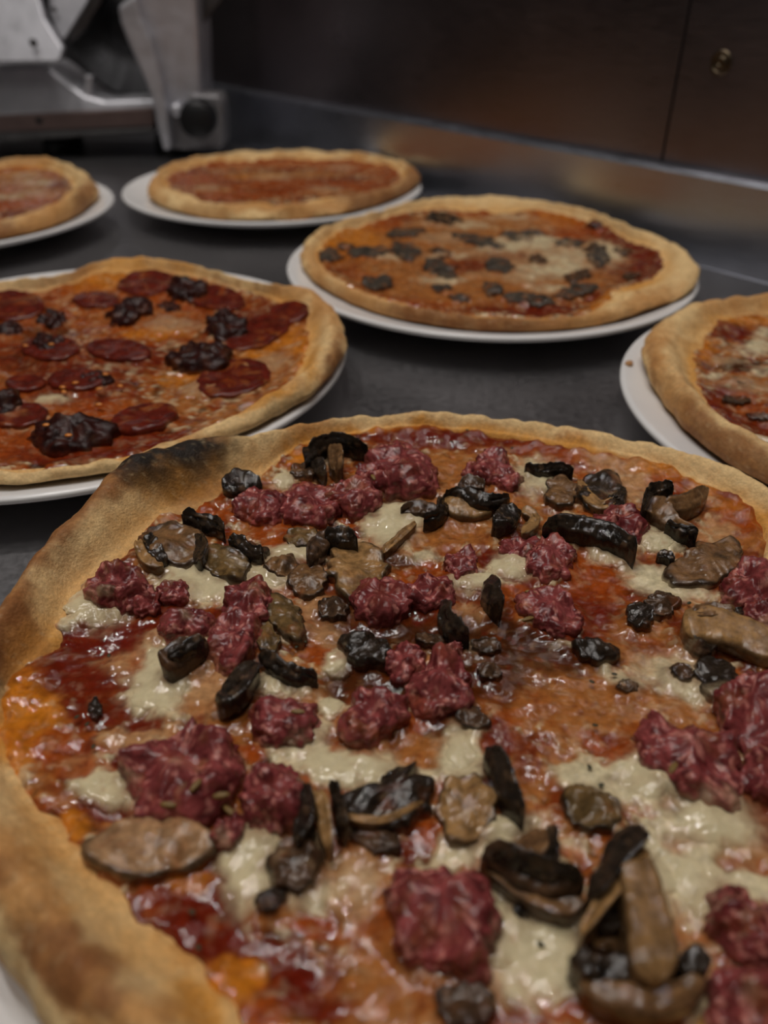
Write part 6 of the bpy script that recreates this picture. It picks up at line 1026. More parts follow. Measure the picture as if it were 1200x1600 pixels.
     [-0.0221, -0.0821, -0.0207, -0.083, -0.0198, -0.0844, -0.0196, -0.0861, -0.0197, -0.0877, -0.0204, -0.0891, -0.0215, -0.0899, -0.0228, -0.0898, -0.024, -0.0891, -0.0248, -0.0877, -0.0256, -0.0858, -0.0255, -0.084,
      -0.0246, -0.0828, -0.0234, -0.0821],
     0.003, {'col': 'dark'}),
    ('mushroom',
     [0.0032, -0.091, 0.0048, -0.0923, 0.0053, -0.0944, 0.0052, -0.0972, 0.0061, -0.1008, 0.0062, -0.1037, 0.0048, -0.1052, 0.0023, -0.1049, -0.0, -0.1032, -0.0026, -0.1001, -0.0031, -0.0971, -0.0029, -0.0939, -0.0015,
      -0.0916, 0.001, -0.0907],
     0.003, {'col': 'dark'}),
    ('mushroom',
     [0.0602, 0.0601, 0.0594, 0.0615, 0.0593, 0.0632, 0.06, 0.0648, 0.0609, 0.0661, 0.0622, 0.067, 0.0636, 0.0671, 0.0646, 0.0664, 0.0653, 0.0652, 0.0653, 0.0636, 0.0651, 0.0615, 0.0641, 0.06, 0.0627, 0.0594, 0.0613,
      0.0594],
     0.003, {'col': 'dark'}),
    ('mushroom',
     [0.0427, 0.0804, 0.042, 0.0823, 0.0426, 0.0844, 0.0441, 0.0868, 0.0451, 0.0903, 0.0465, 0.0929, 0.0484, 0.0935, 0.0505, 0.092, 0.0516, 0.0894, 0.0523, 0.0854, 0.0512, 0.0825, 0.0495, 0.0799, 0.0471, 0.0786, 0.0445,
      0.079],
     0.003, {'col': 'dark'}),
    ('mushroom',
     [0.0221, 0.0821, 0.0207, 0.083, 0.0198, 0.0844, 0.0196, 0.0861, 0.0197, 0.0877, 0.0204, 0.0891, 0.0215, 0.0899, 0.0228, 0.0898, 0.024, 0.0891, 0.0248, 0.0877, 0.0256, 0.0858, 0.0255, 0.084, 0.0246, 0.0828, 0.0234,
      0.0821],
     0.003, {'col': 'dark'}),
    ('mushroom',
     [-0.0032, 0.091, -0.0048, 0.0923, -0.0053, 0.0944, -0.0052, 0.0972, -0.0061, 0.1008, -0.0062, 0.1037, -0.0048, 0.1052, -0.0023, 0.1049, -0.0, 0.1032, 0.0026, 0.1001, 0.0031, 0.0971, 0.0029, 0.0939, 0.0015, 0.0916,
      -0.001, 0.0907],
     0.003, {'col': 'dark'}),
    ('mushroom',
     [-0.0602, -0.0601, -0.0594, -0.0615, -0.0593, -0.0632, -0.06, -0.0648, -0.0609, -0.0661, -0.0622, -0.067, -0.0636, -0.0671, -0.0646, -0.0664, -0.0653, -0.0652, -0.0653, -0.0636, -0.0651, -0.0615, -0.0641, -0.06,
      -0.0627, -0.0594, -0.0613, -0.0594],
     0.003, {'col': 'dark'}),
    ('mushroom',
     [-0.0427, -0.0804, -0.042, -0.0823, -0.0426, -0.0844, -0.0441, -0.0868, -0.0451, -0.0903, -0.0465, -0.0929, -0.0484, -0.0935, -0.0505, -0.092, -0.0516, -0.0894, -0.0523, -0.0854, -0.0512, -0.0825, -0.0495, -0.0799,
      -0.0471, -0.0786, -0.0445, -0.079],
     0.003, {'col': 'dark'}),
    ('mushroom',
     [0.0219, -0.0822, 0.0236, -0.0822, 0.0251, -0.083, 0.0261, -0.0844, 0.0268, -0.0858, 0.0269, -0.0874, 0.0263, -0.0886, 0.0252, -0.0892, 0.0238, -0.0892, 0.0224, -0.0884, 0.0207, -0.0871, 0.0199, -0.0855, 0.0201,
      -0.084, 0.0208, -0.0828],
     0.003, {'col': 'dark'}),
    ('mushroom',
     [0.0483, -0.0772, 0.0503, -0.0775, 0.0518, -0.0791, 0.0531, -0.0816, 0.0557, -0.0842, 0.0572, -0.0867, 0.0568, -0.0887, 0.0544, -0.0897, 0.0516, -0.0894, 0.0478, -0.088, 0.0459, -0.0856, 0.0444, -0.0828, 0.0445,
      -0.0801, 0.0462, -0.078],
     0.003, {'col': 'dark'})],
  'ribbons': [],
  'seeds': [],
 },
 'E': {
  'center': [-0.4042, 0.7665],
  'outer': [(-3.1416, 0.14), (-2.8798, 0.14), (-2.618, 0.14), (-2.3562, 0.14), (-2.0944, 0.14), (-1.8326, 0.14), (-1.5708, 0.14), (-1.309, 0.14), (-1.0472, 0.14), (-0.7922, 0.1217), (-0.6213, 0.1249), (-0.3353, 0.1248),
    (0.1165, 0.1285), (0.2756, 0.1372), (0.318, 0.1371), (0.6678, 0.1391), (1.1107, 0.1605), (1.3867, 0.1857), (1.4814, 0.1833), (1.6555, 0.1723), (2.0944, 0.14), (2.3562, 0.14), (2.618, 0.14), (2.8798, 0.14)],
  'inner': [(-3.1416, 0.118), (-2.8798, 0.118), (-2.618, 0.118), (-2.3562, 0.118), (-2.0944, 0.118), (-1.8326, 0.118), (-1.5708, 0.118), (-1.309, 0.118), (-0.9839, 0.0867), (-0.681, 0.0982), (-0.3632, 0.1007), (0.0, 0.118),
    (0.2898, 0.1026), (0.5236, 0.118), (0.8032, 0.1253), (1.1177, 0.1483), (1.4475, 0.1758), (1.7022, 0.1608), (1.9129, 0.1454), (2.3562, 0.118), (2.618, 0.118), (2.8798, 0.118)],
  'rise': [(1.5708, 0.008), (0.0, 0.0096), (-1.0472, 0.0035), (-1.5708, 0.0025), (3.1416, 0.01)],
  'zi': 0.0225,
  'zb': 0.015,
  'und': 0.002,
  'seed': 51,
  'paint': [(0.0187, 0.1328, 24.6, 9.1, -3.1, -31.9, 'T', 1.2), (0.0506, 0.1396, 59.3, 19.1, -24.8, -65.0, 'O', 1), (0.0591, 0.0591, 31.9, 11.8, -0.9, -33.9, 'T', 1.2), (0.0743, 0.0882, 108.2, 36.2, -21.1, -52.9, 'R', 0.8),
    (0.06, 0.0077, 33.8, 12.8, 3.3, -54.4, 'O', 1.1), (0.0841, 0.0231, 69.0, 23.6, -7.5, -79.2, 'O', 1), (0.0305, 0.0685, 39.0, 15.2, -5.4, -62.6, 'O', 1), (0.0179, 0.1741, 28.6, 10.0, 0.4, -76.4, 'Y', 1),
    (0.0798, -0.0289, 58.1, 23.4, -23.7, -76.0, 'R', 0.7), (-0.0116, 0.1601, 36.3, 13.3, 8.5, -76.1, 'O', 1), (0.0487, 0.1051, 50.7, 17.8, -5.3, -96.0, 'W', 0.7), (0.0434, 0.0423, 67.5, 26.5, -11.3, -91.0, 'W', 0.7),
    (-0.0807, -0.0216, -33.5, 5.7, 17.7, 28.9, 'T', 1.2), (-0.0558, 0.0233, -35.7, 5.8, 24.3, 48.8, 'O', 1.1), (-0.0844, 0.022, -71.6, 14.1, 46.1, 64.8, 'O', 1), (-0.0607, -0.0441, -41.4, 6.3, 36.0, 51.5, 'O', 1),
    (-0.0547, 0.0649, -62.0, 8.8, 58.5, 54.0, 'R', 0.7), (-0.0587, -0.0149, -71.7, 10.8, 55.3, 73.2, 'W', 0.7), (-0.0216, -0.0807, -21.7, -26.2, -16.2, 29.8, 'T', 1.2),
    (-0.0481, -0.0367, -22.9, -28.0, -30.1, 45.5, 'O', 1.1), (-0.0613, -0.0621, -48.0, -54.9, -33.1, 72.3, 'O', 1), (0.0078, -0.0746, -26.2, -32.7, -26.6, 56.9, 'O', 1),
    (-0.0164, -0.0583, -45.2, -56.7, -35.7, 84.5, 'W', 0.7), (-0.0077, 0.06, -12.8, 33.8, 54.4, 3.3, 'O', 1.1), (-0.0231, 0.0841, -23.6, 69.0, 79.2, -7.5, 'O', 1), (-0.0685, 0.0305, -15.2, 39.0, 62.6, -5.4, 'O', 1),
    (-0.0423, 0.0434, -26.5, 67.5, 91.0, -11.3, 'W', 0.7), (0.0216, -0.0807, -5.7, -33.5, -28.9, 17.7, 'T', 1.2), (0.0441, -0.0607, -6.3, -41.4, -51.5, 36.0, 'O', 1), (0.0149, -0.0587, -10.8, -71.7, -73.2, 55.3, 'W', 0.7),
    (0.0367, -0.0481, 28.0, -22.9, -45.5, -30.1, 'O', 1.1), (0.0621, -0.0613, 54.9, -48.0, -72.3, -33.1, 'O', 1), (-0.0746, -0.0078, -32.7, 26.2, 56.9, 26.6, 'O', 1)],
  'crust_paint': [(0.0938, 0.0934, 55.5, 11.1, -48.5, -32.7, 'C', 1), (0.1291, 0.0204, 83.6, 25.4, -0.1, -19.3, 'N', 1), (0.1187, -0.0549, 28.5, 12.6, 59.8, -27.7, 'T', 1), (0.1081, -0.1005, 31.9, 11.9, -3.6, -46.9, 'N', 1.2),
    (0.0242, 0.1791, 28.4, 10.2, -0.8, -55.2, 'T', 0.6)],
  'pools': [[0.0402, 0.0591, 0.0536, 0.0743, 0.0747, 0.0591, 0.0676, 0.0359], [0.0047, 0.1339, 0.0165, 0.1568, 0.0467, 0.1305, 0.0336, 0.1107], [-0.0644, -0.0311, -0.0836, -0.0375, -0.0942, -0.0138, -0.0765, 0.0027],
    [-0.071, -0.1136, -0.0927, -0.1275, -0.1057, -0.0897, -0.0844, -0.0791], [-0.0053, -0.0713, -0.0093, -0.0911, -0.0351, -0.0885, -0.0406, -0.0649], [0.0629, -0.1183, 0.0641, -0.144, 0.0248, -0.1364, 0.0263, -0.1127],
    [-0.0591, 0.0402, -0.0743, 0.0536, -0.0591, 0.0747, -0.0359, 0.0676], [-0.1339, 0.0047, -0.1568, 0.0165, -0.1305, 0.0467, -0.1107, 0.0336], [0.0311, -0.0644, 0.0375, -0.0836, 0.0138, -0.0942, -0.0027, -0.0765],
    [-0.1136, 0.071, -0.1275, 0.0927, -0.0897, 0.1057, -0.0791, 0.0844], [-0.0713, 0.0053, -0.0911, 0.0093, -0.0885, 0.0351, -0.0649, 0.0406], [-0.1183, -0.0629, -0.144, -0.0641, -0.1364, -0.0248, -0.1127, -0.0263]],
  'chunks': [],
  'ribbons': [],
  'seeds': [],
 },
}

# ---------------------------------------------------------------- mesh helpers
ORG = {}          # world position of every object's origin

def srgb(c, gain=1.0):
    c = np.asarray(c, float) / 255.
    l = np.where(c <= .04045, c / 12.92, ((c + .055) / 1.055) ** 2.4)
    return np.clip(l * gain, 0, .95)

def mesh_obj(name, V, F, mat, parent=None, col=None, smooth=True, origin=None):
    """V in world metres; F a list of quad / triangle index arrays"""
    V = np.asarray(V, float)
    if origin is None:
        origin = np.array([(V[:, 0].min() + V[:, 0].max()) / 2, (V[:, 1].min() + V[:, 1].max()) / 2, V[:, 2].min()])
    origin = np.asarray(origin, float)
    me = bpy.data.meshes.new(name)
    F = [np.asarray(f, dtype=np.int32) for f in (F if isinstance(F, list) else [F])]
    F = [f for f in F if len(f)]
    nl = sum(f.size for f in F); npoly = sum(len(f) for f in F)
    me.vertices.add(len(V)); me.vertices.foreach_set('co', (V - origin).astype(np.float32).ravel())
    me.loops.add(nl); me.loops.foreach_set('vertex_index', np.concatenate([f.ravel() for f in F]))
    starts = []; k = 0
    for f in F:
        starts.append(k + np.arange(len(f)) * f.shape[1]); k += f.size
    me.polygons.add(npoly); me.polygons.foreach_set('loop_start', np.concatenate(starts).astype(np.int32))
    me.polygons.foreach_set('use_smooth', np.full(npoly, smooth, dtype=bool))
    me.update(calc_edges=True); me.validate()
    if col is not None:
        a = me.color_attributes.new('Col', 'FLOAT_COLOR', 'POINT')
        c4 = np.ones((len(V), 4), np.float32); c4[:, :col.shape[1]] = col; a.data.foreach_set('color', c4.ravel())
    me.materials.append(mat)
    o = bpy.data.objects.new(name, me); COL.objects.link(o)
    if parent is not None:
        o.parent = parent; o.location = origin - ORG[parent.name]
    else:
        o.location = origin
    ORG[o.name] = origin
    return o

def empty(name, loc):
    o = bpy.data.objects.new(name, None); COL.objects.link(o); o.location = loc; o.empty_display_size = .02
    ORG[o.name] = np.asarray(loc, float); return o

def tag(o, label=None, cat=None, group=None, kind=None):
    if label: o['label'] = label
    if cat: o['category'] = cat
    if group: o['group'] = group
    if kind: o['kind'] = kind
    return o

def grid_faces(nr, na, wrap=True):
    """quads of a grid with nr rows and na columns, columns closed round"""
    i = np.arange(nr - 1)[:, None]; j = np.arange(na if wrap else na - 1)[None, :]; jn = (j + 1) % na
    return np.stack([i * na + j, i * na + jn, (i + 1) * na + jn, (i + 1) * na + j], -1).reshape(-1, 4)

def lathe(name, prof, centre, mat, parent=None, n=96, axis='Z'):
    prof = np.array(prof, float); a = np.linspace(0, 2 * np.pi, n, endpoint=False)
    r = prof[:, 0][:, None]; h = np.repeat(prof[:, 1][:, None], n, 1)
    x = r * np.cos(a); y = r * np.sin(a)
    V = np.stack([x, y, h], -1) if axis == 'Z' else np.stack([x, -h, y], -1)
    F = grid_faces(len(prof), n)
    if axis != 'Z' and False: F = F[:, ::-1]
    return mesh_obj(name, V.reshape(-1, 3) + np.array(centre), F, mat, parent, origin=centre)

def add_bevel(o, w, seg=2):
    m = o.modifiers.new('bevel', 'BEVEL'); m.width = w; m.segments = seg; m.limit_method = 'ANGLE'; m.angle_limit = math.radians(35)
    return o

def prism(name, poly, lo, hi, frame, mat, parent=None, bevel=0, smooth=False):
    """polygon (a, b) extruded from lo to hi; frame maps (a, b, c) to world"""
    n = len(poly); P = [frame(a, b, lo) for a, b in poly] + [frame(a, b, hi) for a, b in poly]
    V = np.array(P, float)
    bm_f = [np.array([[i, (i + 1) % n, n + (i + 1) % n, n + i] for i in range(n)]), np.array([list(range(n))[::-1]]), np.array([list(range(n, 2 * n))])]
    o = mesh_obj(name, V, bm_f, mat, parent, smooth=smooth)
    import bmesh
    bm = bmesh.new(); bm.from_mesh(o.data); bmesh.ops.recalc_face_normals(bm, faces=bm.faces); bm.to_mesh(o.data); bm.free()
    if bevel: add_bevel(o, bevel)
    return o

# ---------------------------------------------------------------- materials
def new_mat(name):
    m = bpy.data.materials.new(name); m.use_nodes = True
    nt = m.node_tree; b = nt.nodes['Principled BSDF']
    return m, nt, b

def noise_node(nt, scale, detail=4, rough=.55, vec=None):
    n = nt.nodes.new('ShaderNodeTexNoise'); n.inputs['Scale'].default_value = scale; n.inputs['Detail'].default_value = detail; n.inputs['Roughness'].default_value = rough
    if vec: nt.links.new(vec, n.inputs['Vector'])
    return n

def ramp(nt, src, a, b, ca, cb):
    r = nt.nodes.new('ShaderNodeMapRange'); r.inputs['From Min'].default_value = a; r.inputs['From Max'].default_value = b
    r.inputs['To Min'].default_value = ca; r.inputs['To Max'].default_value = cb; nt.links.new(src, r.inputs['Value']); return r

def food_mat(name, rough=(.25, .5), bump=.3, bscale=900, tint=.18, coat=0., sss=0., spec=.5):
    """colour from the mesh's own colour attribute, fine grain, relief and wetness from noise"""
    m, nt, b = new_mat(name)
    geo = nt.nodes.new('ShaderNodeNewGeometry')
    at_ = nt.nodes.new('ShaderNodeAttribute'); at_.attribute_name = 'Col'
    n1 = noise_node(nt, bscale * .55, 3, .6, geo.outputs['Position'])
    k = ramp(nt, n1.outputs['Fac'], .3, .7, 1 - tint, 1 + tint)
    mul = nt.nodes.new('ShaderNodeVectorMath'); mul.operation = 'SCALE'
    nt.links.new(at_.outputs['Color'], mul.inputs[0]); nt.links.new(k.outputs[0], mul.inputs['Scale'])
    nt.links.new(mul.outputs[0], b.inputs['Base Color'])
    n2 = noise_node(nt, 160, 3, .5, geo.outputs['Position'])
    rr = ramp(nt, n2.outputs['Fac'], .35, .65, rough[0], rough[1]); nt.links.new(rr.outputs[0], b.inputs['Roughness'])
    n3 = noise_node(nt, bscale, 4, .6, geo.outputs['Position'])
    bp = nt.nodes.new('ShaderNodeBump'); bp.inputs['Strength'].default_value = bump; bp.inputs['Distance'].default_value = .0012
    nt.links.new(n3.outputs['Fac'], bp.inputs['Height']); nt.links.new(bp.outputs[0], b.inputs['Normal'])
    b.inputs['Specular IOR Level'].default_value = spec
    if coat:
        b.inputs['Coat Weight'].default_value = coat; b.inputs['Coat Roughness'].default_value = .12
    if sss:
        b.inputs['Subsurface Weight'].default_value = sss; b.inputs['Subsurface Radius'].default_value = (1, .6, .3); b.inputs['Subsurface Scale'].default_value = .002
    return m

M_DOUGH = food_mat('baked_dough', (.55, .8), .45, 1000, .16, spec=.25)
M_TOP = food_mat('sauce_and_melted_cheese', (.05, .14), .07, 640, .24, spec=.4)
M_CHEESE = food_mat('melted_mozzarella', (.05, .15), .06, 600, .08, sss=.1, spec=.4)
M_SAUS = food_mat('sausage_meat', (.12, .26), .16, 700, .32, spec=.36)
M_MUSH = food_mat('cooked_mushroom', (.08, .22), .2, 620, .42, spec=.4)
M_SALAMI = food_mat('salami', (.12, .3), .15, 700, .25, spec=.3)
M_PASTE = food_mat('dark_chilli_paste', (.2, .4), .3, 700, .3, spec=.22)

def metal(name, base, rough, bump=.02, stretch=(1, 1, 1), scale=60, var=.12, metallic=1.):
    m, nt, b = new_mat(name)
    tc = nt.nodes.new('ShaderNodeNewGeometry'); mp = nt.nodes.new('ShaderNodeMapping'); mp.inputs['Scale'].default_value = stretch
    nt.links.new(tc.outputs['Position'], mp.inputs['Vector'])
    n = noise_node(nt, scale, 5, .6, mp.outputs['Vector']); n2 = noise_node(nt, 7, 4, .6, tc.outputs['Position'])
    mx = nt.nodes.new('ShaderNodeMath'); mx.operation = 'ADD'; nt.links.new(n.outputs['Fac'], mx.inputs[0]); nt.links.new(n2.outputs['Fac'], mx.inputs[1])
    rr = ramp(nt, mx.outputs[0], .6, 1.4, rough * .75, rough * 1.3); nt.links.new(rr.outputs[0], b.inputs['Roughness'])
    k = ramp(nt, mx.outputs[0], .6, 1.4, 1 - var, 1 + var)
    rgb = nt.nodes.new('ShaderNodeVectorMath'); rgb.operation = 'SCALE'; rgb.inputs[0].default_value = base; nt.links.new(k.outputs[0], rgb.inputs['Scale'])
    nt.links.new(rgb.outputs[0], b.inputs['Base Color'])
    bp = nt.nodes.new('ShaderNodeBump'); bp.inputs['Strength'].default_value = bump; bp.inputs['Distance'].default_value = .001
    nt.links.new(n.outputs['Fac'], bp.inputs['Height']); nt.links.new(bp.outputs[0], b.inputs['Normal'])
    b.inputs['Metallic'].default_value = metallic
    return m

M_TABLE = metal('worktop_steel', (.41, .40, .41), .34, .03, (30, 30, 1), 8)
M_WALL = metal('wall_steel', (.25, .215, .22), .32, .03, (4, 4, 60), 12)
M_UPSTAND = metal('upstand_steel', (.55, .58, .66), .32, .03, (4, 4, 60), 12)
M_ALU = metal('slicer_aluminium', (.62, .62, .66), .5, .02, metallic=.8)
M_ALU_DARK = metal('slicer_dull_steel', (.12, .115, .115), .4, .02)
M_ALU_MID = metal('slicer_grey_casting', (.30, .29, .30), .45, .02, metallic=.7)
M_BLADE = metal('blade_steel', (.10, .10, .10), .3, .02)
M_STRIP = metal('slicer_brown_strip', (.16, .11, .10), .5, .02, metallic=.6)
M_SCREW = metal('old_brass_screw', (.13, .10, .065), .38, .1, scale=400)

def plain(name, rgb, rough, spec=.5, bscale=300, bump=.02, var=.05):
    m, nt, b = new_mat(name)
    geo = nt.nodes.new('ShaderNodeNewGeometry'); n = noise_node(nt, bscale, 3, .5, geo.outputs['Position'])
    k = ramp(nt, n.outputs['Fac'], .3, .7, 1 - var, 1 + var)
    v = nt.nodes.new('ShaderNodeVectorMath'); v.operation = 'SCALE'; v.inputs[0].default_value = rgb; nt.links.new(k.outputs[0], v.inputs['Scale'])
    nt.links.new(v.outputs[0], b.inputs['Base Color']); b.inputs['Roughness'].default_value = rough; b.inputs['Specular IOR Level'].default_value = spec
    bp = nt.nodes.new('ShaderNodeBump'); bp.inputs['Strength'].default_value = bump; bp.inputs['Distance'].default_value = .0005
    nt.links.new(n.outputs['Fac'], bp.inputs['Height']); nt.links.new(bp.outputs[0], b.inputs['Normal'])
    return m

M_PLATE = plain('white_glazed_china', (.80, .79, .78), .22, .5, 40, .01, .02)
M_RUBBER = plain('black_plastic', (.008, .008, .009), .45, .4)
M_DARK = plain('dark_painted_wall', (.02, .019, .02), .6, .3)
M_FLOOR = plain('dark_floor_tile', (.06, .055, .05), .5, .4, 20)
M_SEED = plain('fennel_seed', tuple(srgb((112, 88, 44), 1.3)), .45, .4, 2500, .4, .35)
M_CHILLI = plain('chilli_seed', tuple(srgb((190, 115, 40), 1.3)), .3, .5, 1500, .2, .2)
M_HERB = plain('dried_herb', tuple(srgb((48, 46, 22), 1.2)), .5, .4, 1500, .3, .3)
M_CRUMB = plain('bread_crumb', tuple(srgb((150, 112, 75), 1.4)), .8, .2, 900, .5, .3)

# ---------------------------------------------------------------- the room: worktop, wall, far wall, floor
TH = math.radians(39.8)
WD = np.array([-math.sin(TH), math.cos(TH)]); WN = np.array([math.cos(TH), math.sin(TH)]); WB = np.array([.258, .658]) + WN * .004
def wframe(s, t, z):
    q = WB + WD * s + WN * t; return (q[0], q[1], z)
def wbox(name, s0, s1, t0, t1, z0, z1, mat, parent=None, bevel=0):
    return prism(name, [(s0, t0), (s1, t0), (s1, t1), (s0, t1)], z0, z1, wframe, mat, parent, bevel)

wt = empty('steel_worktop', wframe(.2, -.4, -.9))
tag(wt, 'long stainless steel worktop carrying all the plated pizzas', 'worktop')
wbox('top', -1.3, 1.2, -1.0, 0, -.04, 0, M_TABLE, wt, .002)
# the upstand along the back, with its folded lip
pz_ = [(0, 0), (0, .0665), (.0015, .069), (.004, .070), (.015, .070), (.015, 0)]
def uframe(t, z, s): return wframe(s, t, z)
tag(prism('trim_1', pz_, -1.3, 1.2, uframe, M_UPSTAND, None, 0), 'low folded steel upstand running along the back of the worktop', None, None, 'structure')
wbox('cabinet_body', -1.28, 1.18, -.95, -.02, -.90, -.041, M_DARK, wt, 0)

wl = empty('wall_right', wframe(0, .03, -.9)); tag(wl, 'brushed steel wall panelling behind the worktop', None, None, 'structure')
wbox('wall_backing', -1.35, 1.3, .0185, .08, -.9, 1.6, M_DARK, wl)
wbox('wall_panel', -1.35, .0625, .0155, .0182, -.02, 1.6, M_WALL, wl, .0006)
wbox('wall_panel', .0645, 1.3, .0155, .0182, -.02, 1.6, M_WALL, wl, .0006)
# screw sunk in its cup washer, axis along the wall's normal
def wall_lathe(name, prof, s, z, mat, parent):
    prof = np.array(prof); n = 40; a = np.linspace(0, 2 * np.pi, n, endpoint=False); V = []
    for r, h in prof:
        for t in a: V.append(wframe(s + r * math.cos(t), .0155 - h, z + r * math.sin(t)))
    return mesh_obj(name, V, grid_faces(len(prof), n)[:, ::-1], mat, parent)
sc = wall_lathe('cup_washer', [(.0088, 0), (.0085, .0012), (.0072, .0018), (.006, .0012), (.0052, .0002)], .028, .1445, M_SCREW, wl)
wall_lathe('screw_head', [(.0052, .0), (.005, .0012), (.0035, .0020), (.0018, .0021), (.0015, .0008), (.0001, .0008)], .028, .1445, M_SCREW, sc)
tag(wbox('wall_back', 1.22, 1.3, -2.2, .02, -.9, 1.6, M_DARK), 'dark wall closing the far end of the worktop', None, None, 'structure')
tag(wbox('floor', -2.5, 1.3, -3, .08, -1.0, -.9, M_FLOOR), 'dark kitchen floor under the worktop', None, None, 'structure')

# ---------------------------------------------------------------- plates
PLATE_PROF = [(r_ * .150 / .1525, h_) for r_, h_ in [(0, .004), (.060, .004), (.068, .0008), (.074, .0), (.078, .0012), (.082, .0045), (.100, .0062), (.125, .0110), (.145, .0166), (.1512, .0188), (.1525, .0200),
              (.1524, .0214), (.1512, .0222), (.1490, .0221), (.140, .0196), (.125, .0152), (.108, .0112), (.096, .0098), (.07, .0092), (0, .009)]]
def plate_z(r):
    p = np.array(PLATE_PROF[12:][::-1]); return np.interp(r, p[:, 0], p[:, 1])
def smooth_prof(prof, k=4):
    P = np.array(prof, float); out = []
    for i in range(len(P) - 1):
        p0 = P[max(i - 1, 0)]; p1 = P[i]; p2 = P[i + 1]; p3 = P[min(i + 2, len(P) - 1)]
        for t in np.arange(k) / k:
            q = .5 * (2 * p1 + (p2 - p0) * t + (2 * p0 - 5 * p1 + 4 * p2 - p3) * t * t + (3 * p1 - p0 - 3 * p2 + p3) * t ** 3)
            out.append((max(q[0], 0), q[1]))
    out.append(tuple(P[-1])); return out
PLATE_LABEL = {
 'M': 'white plate under the nearest pizza, showing only at the lower left corner',
 'A': 'larger white plate under the salami and dark chilli paste pizza at left',
 'B': 'white plate under the plain pizza in front of the slicer base',
 'C': 'white plate under the mushroom pizza beside the steel upstand',
 'D': 'white plate under the pizza cut off by the right edge, crumb on its rim',
 'E': 'white plate under the pizza cut off by the left edge, far back'}
first_plate = None
for key, (cx, cy) in PLATES.items():
    if first_plate is None:
        o = lathe('dinner_plate', smooth_prof(PLATE_PROF), (cx, cy, 0), M_PLATE, None, 160); first_plate = o
    else:
        o = first_plate.copy(); COL.objects.link(o); o.location = (cx, cy, 0); o.scale = (1, 1, 1)
    if key == 'A': o.scale = (1.05, 1.05, 1)      # this one is the larger size
    tag(o, PLATE_LABEL[key], 'plate', 'white dinner plates')

# ---------------------------------------------------------------- pizzas
GAIN = 1.85
CRUST_C = {'C': (178, 151, 107), 'T': (150, 108, 62), 'N': (104, 64, 32), 'K': (20, 15, 12), 'Y': (160, 110, 44), 'F': (190, 168, 128)}
TOP_C = {'W': (163, 152, 122), 'P': (142, 105, 70), 'T': (124, 76, 36), 'O': (114, 48, 10), 'Y': (150, 88, 20), 'R': (76, 16, 6), 'B': (46, 21, 6)}
LIN = lambda d, g=GAIN: {k: srgb(v, g) for k, v in d.items()}
CRUST_L = LIN(CRUST_C); TOP_L = LIN(TOP_C)

def blend(x, y, paint, pal, base, seed, warp, jitter=.7):
    """weighted mix of painted patches with noise-warped outlines; returns colour and the weight of each type"""
    wx = x + warp * fbm2(x * 70, y * 70, seed + 1, 3) + warp * .35 * fbm2(x * 260, y * 260, seed + 2, 2)
    wy = y + warp * fbm2(x * 70, y * 70, seed + 8, 3) + warp * .35 * fbm2(x * 260, y * 260, seed + 9, 2)
    tot = np.zeros_like(x); col = np.zeros(x.shape + (3,)); types = {}
    jit = {k: np.exp(jitter * 1.6 * fbm2(x * 120, y * 120, seed + 20 + i, 3)) for i, k in enumerate(pal)}
    def put(w, k):
        nonlocal tot, col
        tot = tot + w; col = col + w[..., None] * pal[k]; types[k] = types.get(k, 0) + w
    boost = 1.0 if seed == 3 else 2.4
    for k, w in base(x, y, seed).items(): put(w * jit[k] * boost, k)
    for (cx, cy, a, b, c, d, k, s) in paint:
        dx = wx - cx; dy = wy - cy
        q = (a * dx + b * dy) ** 2 + (c * dx + d * dy) ** 2
        m = q < 6
        if not m.any(): continue
        w = np.zeros_like(x); w[m] = s * 1.5 * np.exp(-.9 * q[m] ** 1.4); w = w * jit[k]
        put(w ** (2.2 if k == 'W' else 1.6) * (1.9 if k == 'W' else 1.5), k)
    t = np.maximum(tot, 1e-6)
    return col / t[..., None], {k: v / t for k, v in types.items()}

def base_top(x, y, seed):
    n = fbm2(x * 55, y * 55, seed + 40, 3); n2 = fbm2(x * 150, y * 150, seed + 41, 3)
    n3 = fbm2(x * 95, y * 95, seed + 42, 4); n4 = fbm2(x * 230, y * 230, seed + 43, 3)
    return {'T': .14 * sstep(-.4, .3, n), 'O': .26 * sstep(.0, .4, n2), 'R': .36 * sstep(.02, .4, n3), 'W': .30 * sstep(.1, .4, n4 - .3 * n3), 'B': .26 * sstep(.1, .4, -n2 - .3 * n), 'P': .16 * sstep(.1, .4, -n3)}
def base_crust(x, y, seed):
    n = fbm2(x * 45, y * 45, seed + 60, 3); n2 = fbm2(x * 160, y * 160, seed + 61, 3)
    return {'C': .16 * sstep(-.5, .2, n), 'T': .14 * sstep(-.2, .4, -n + .4 * n2), 'N': .16 * sstep(.12, .5, n2 - .4 * n)}

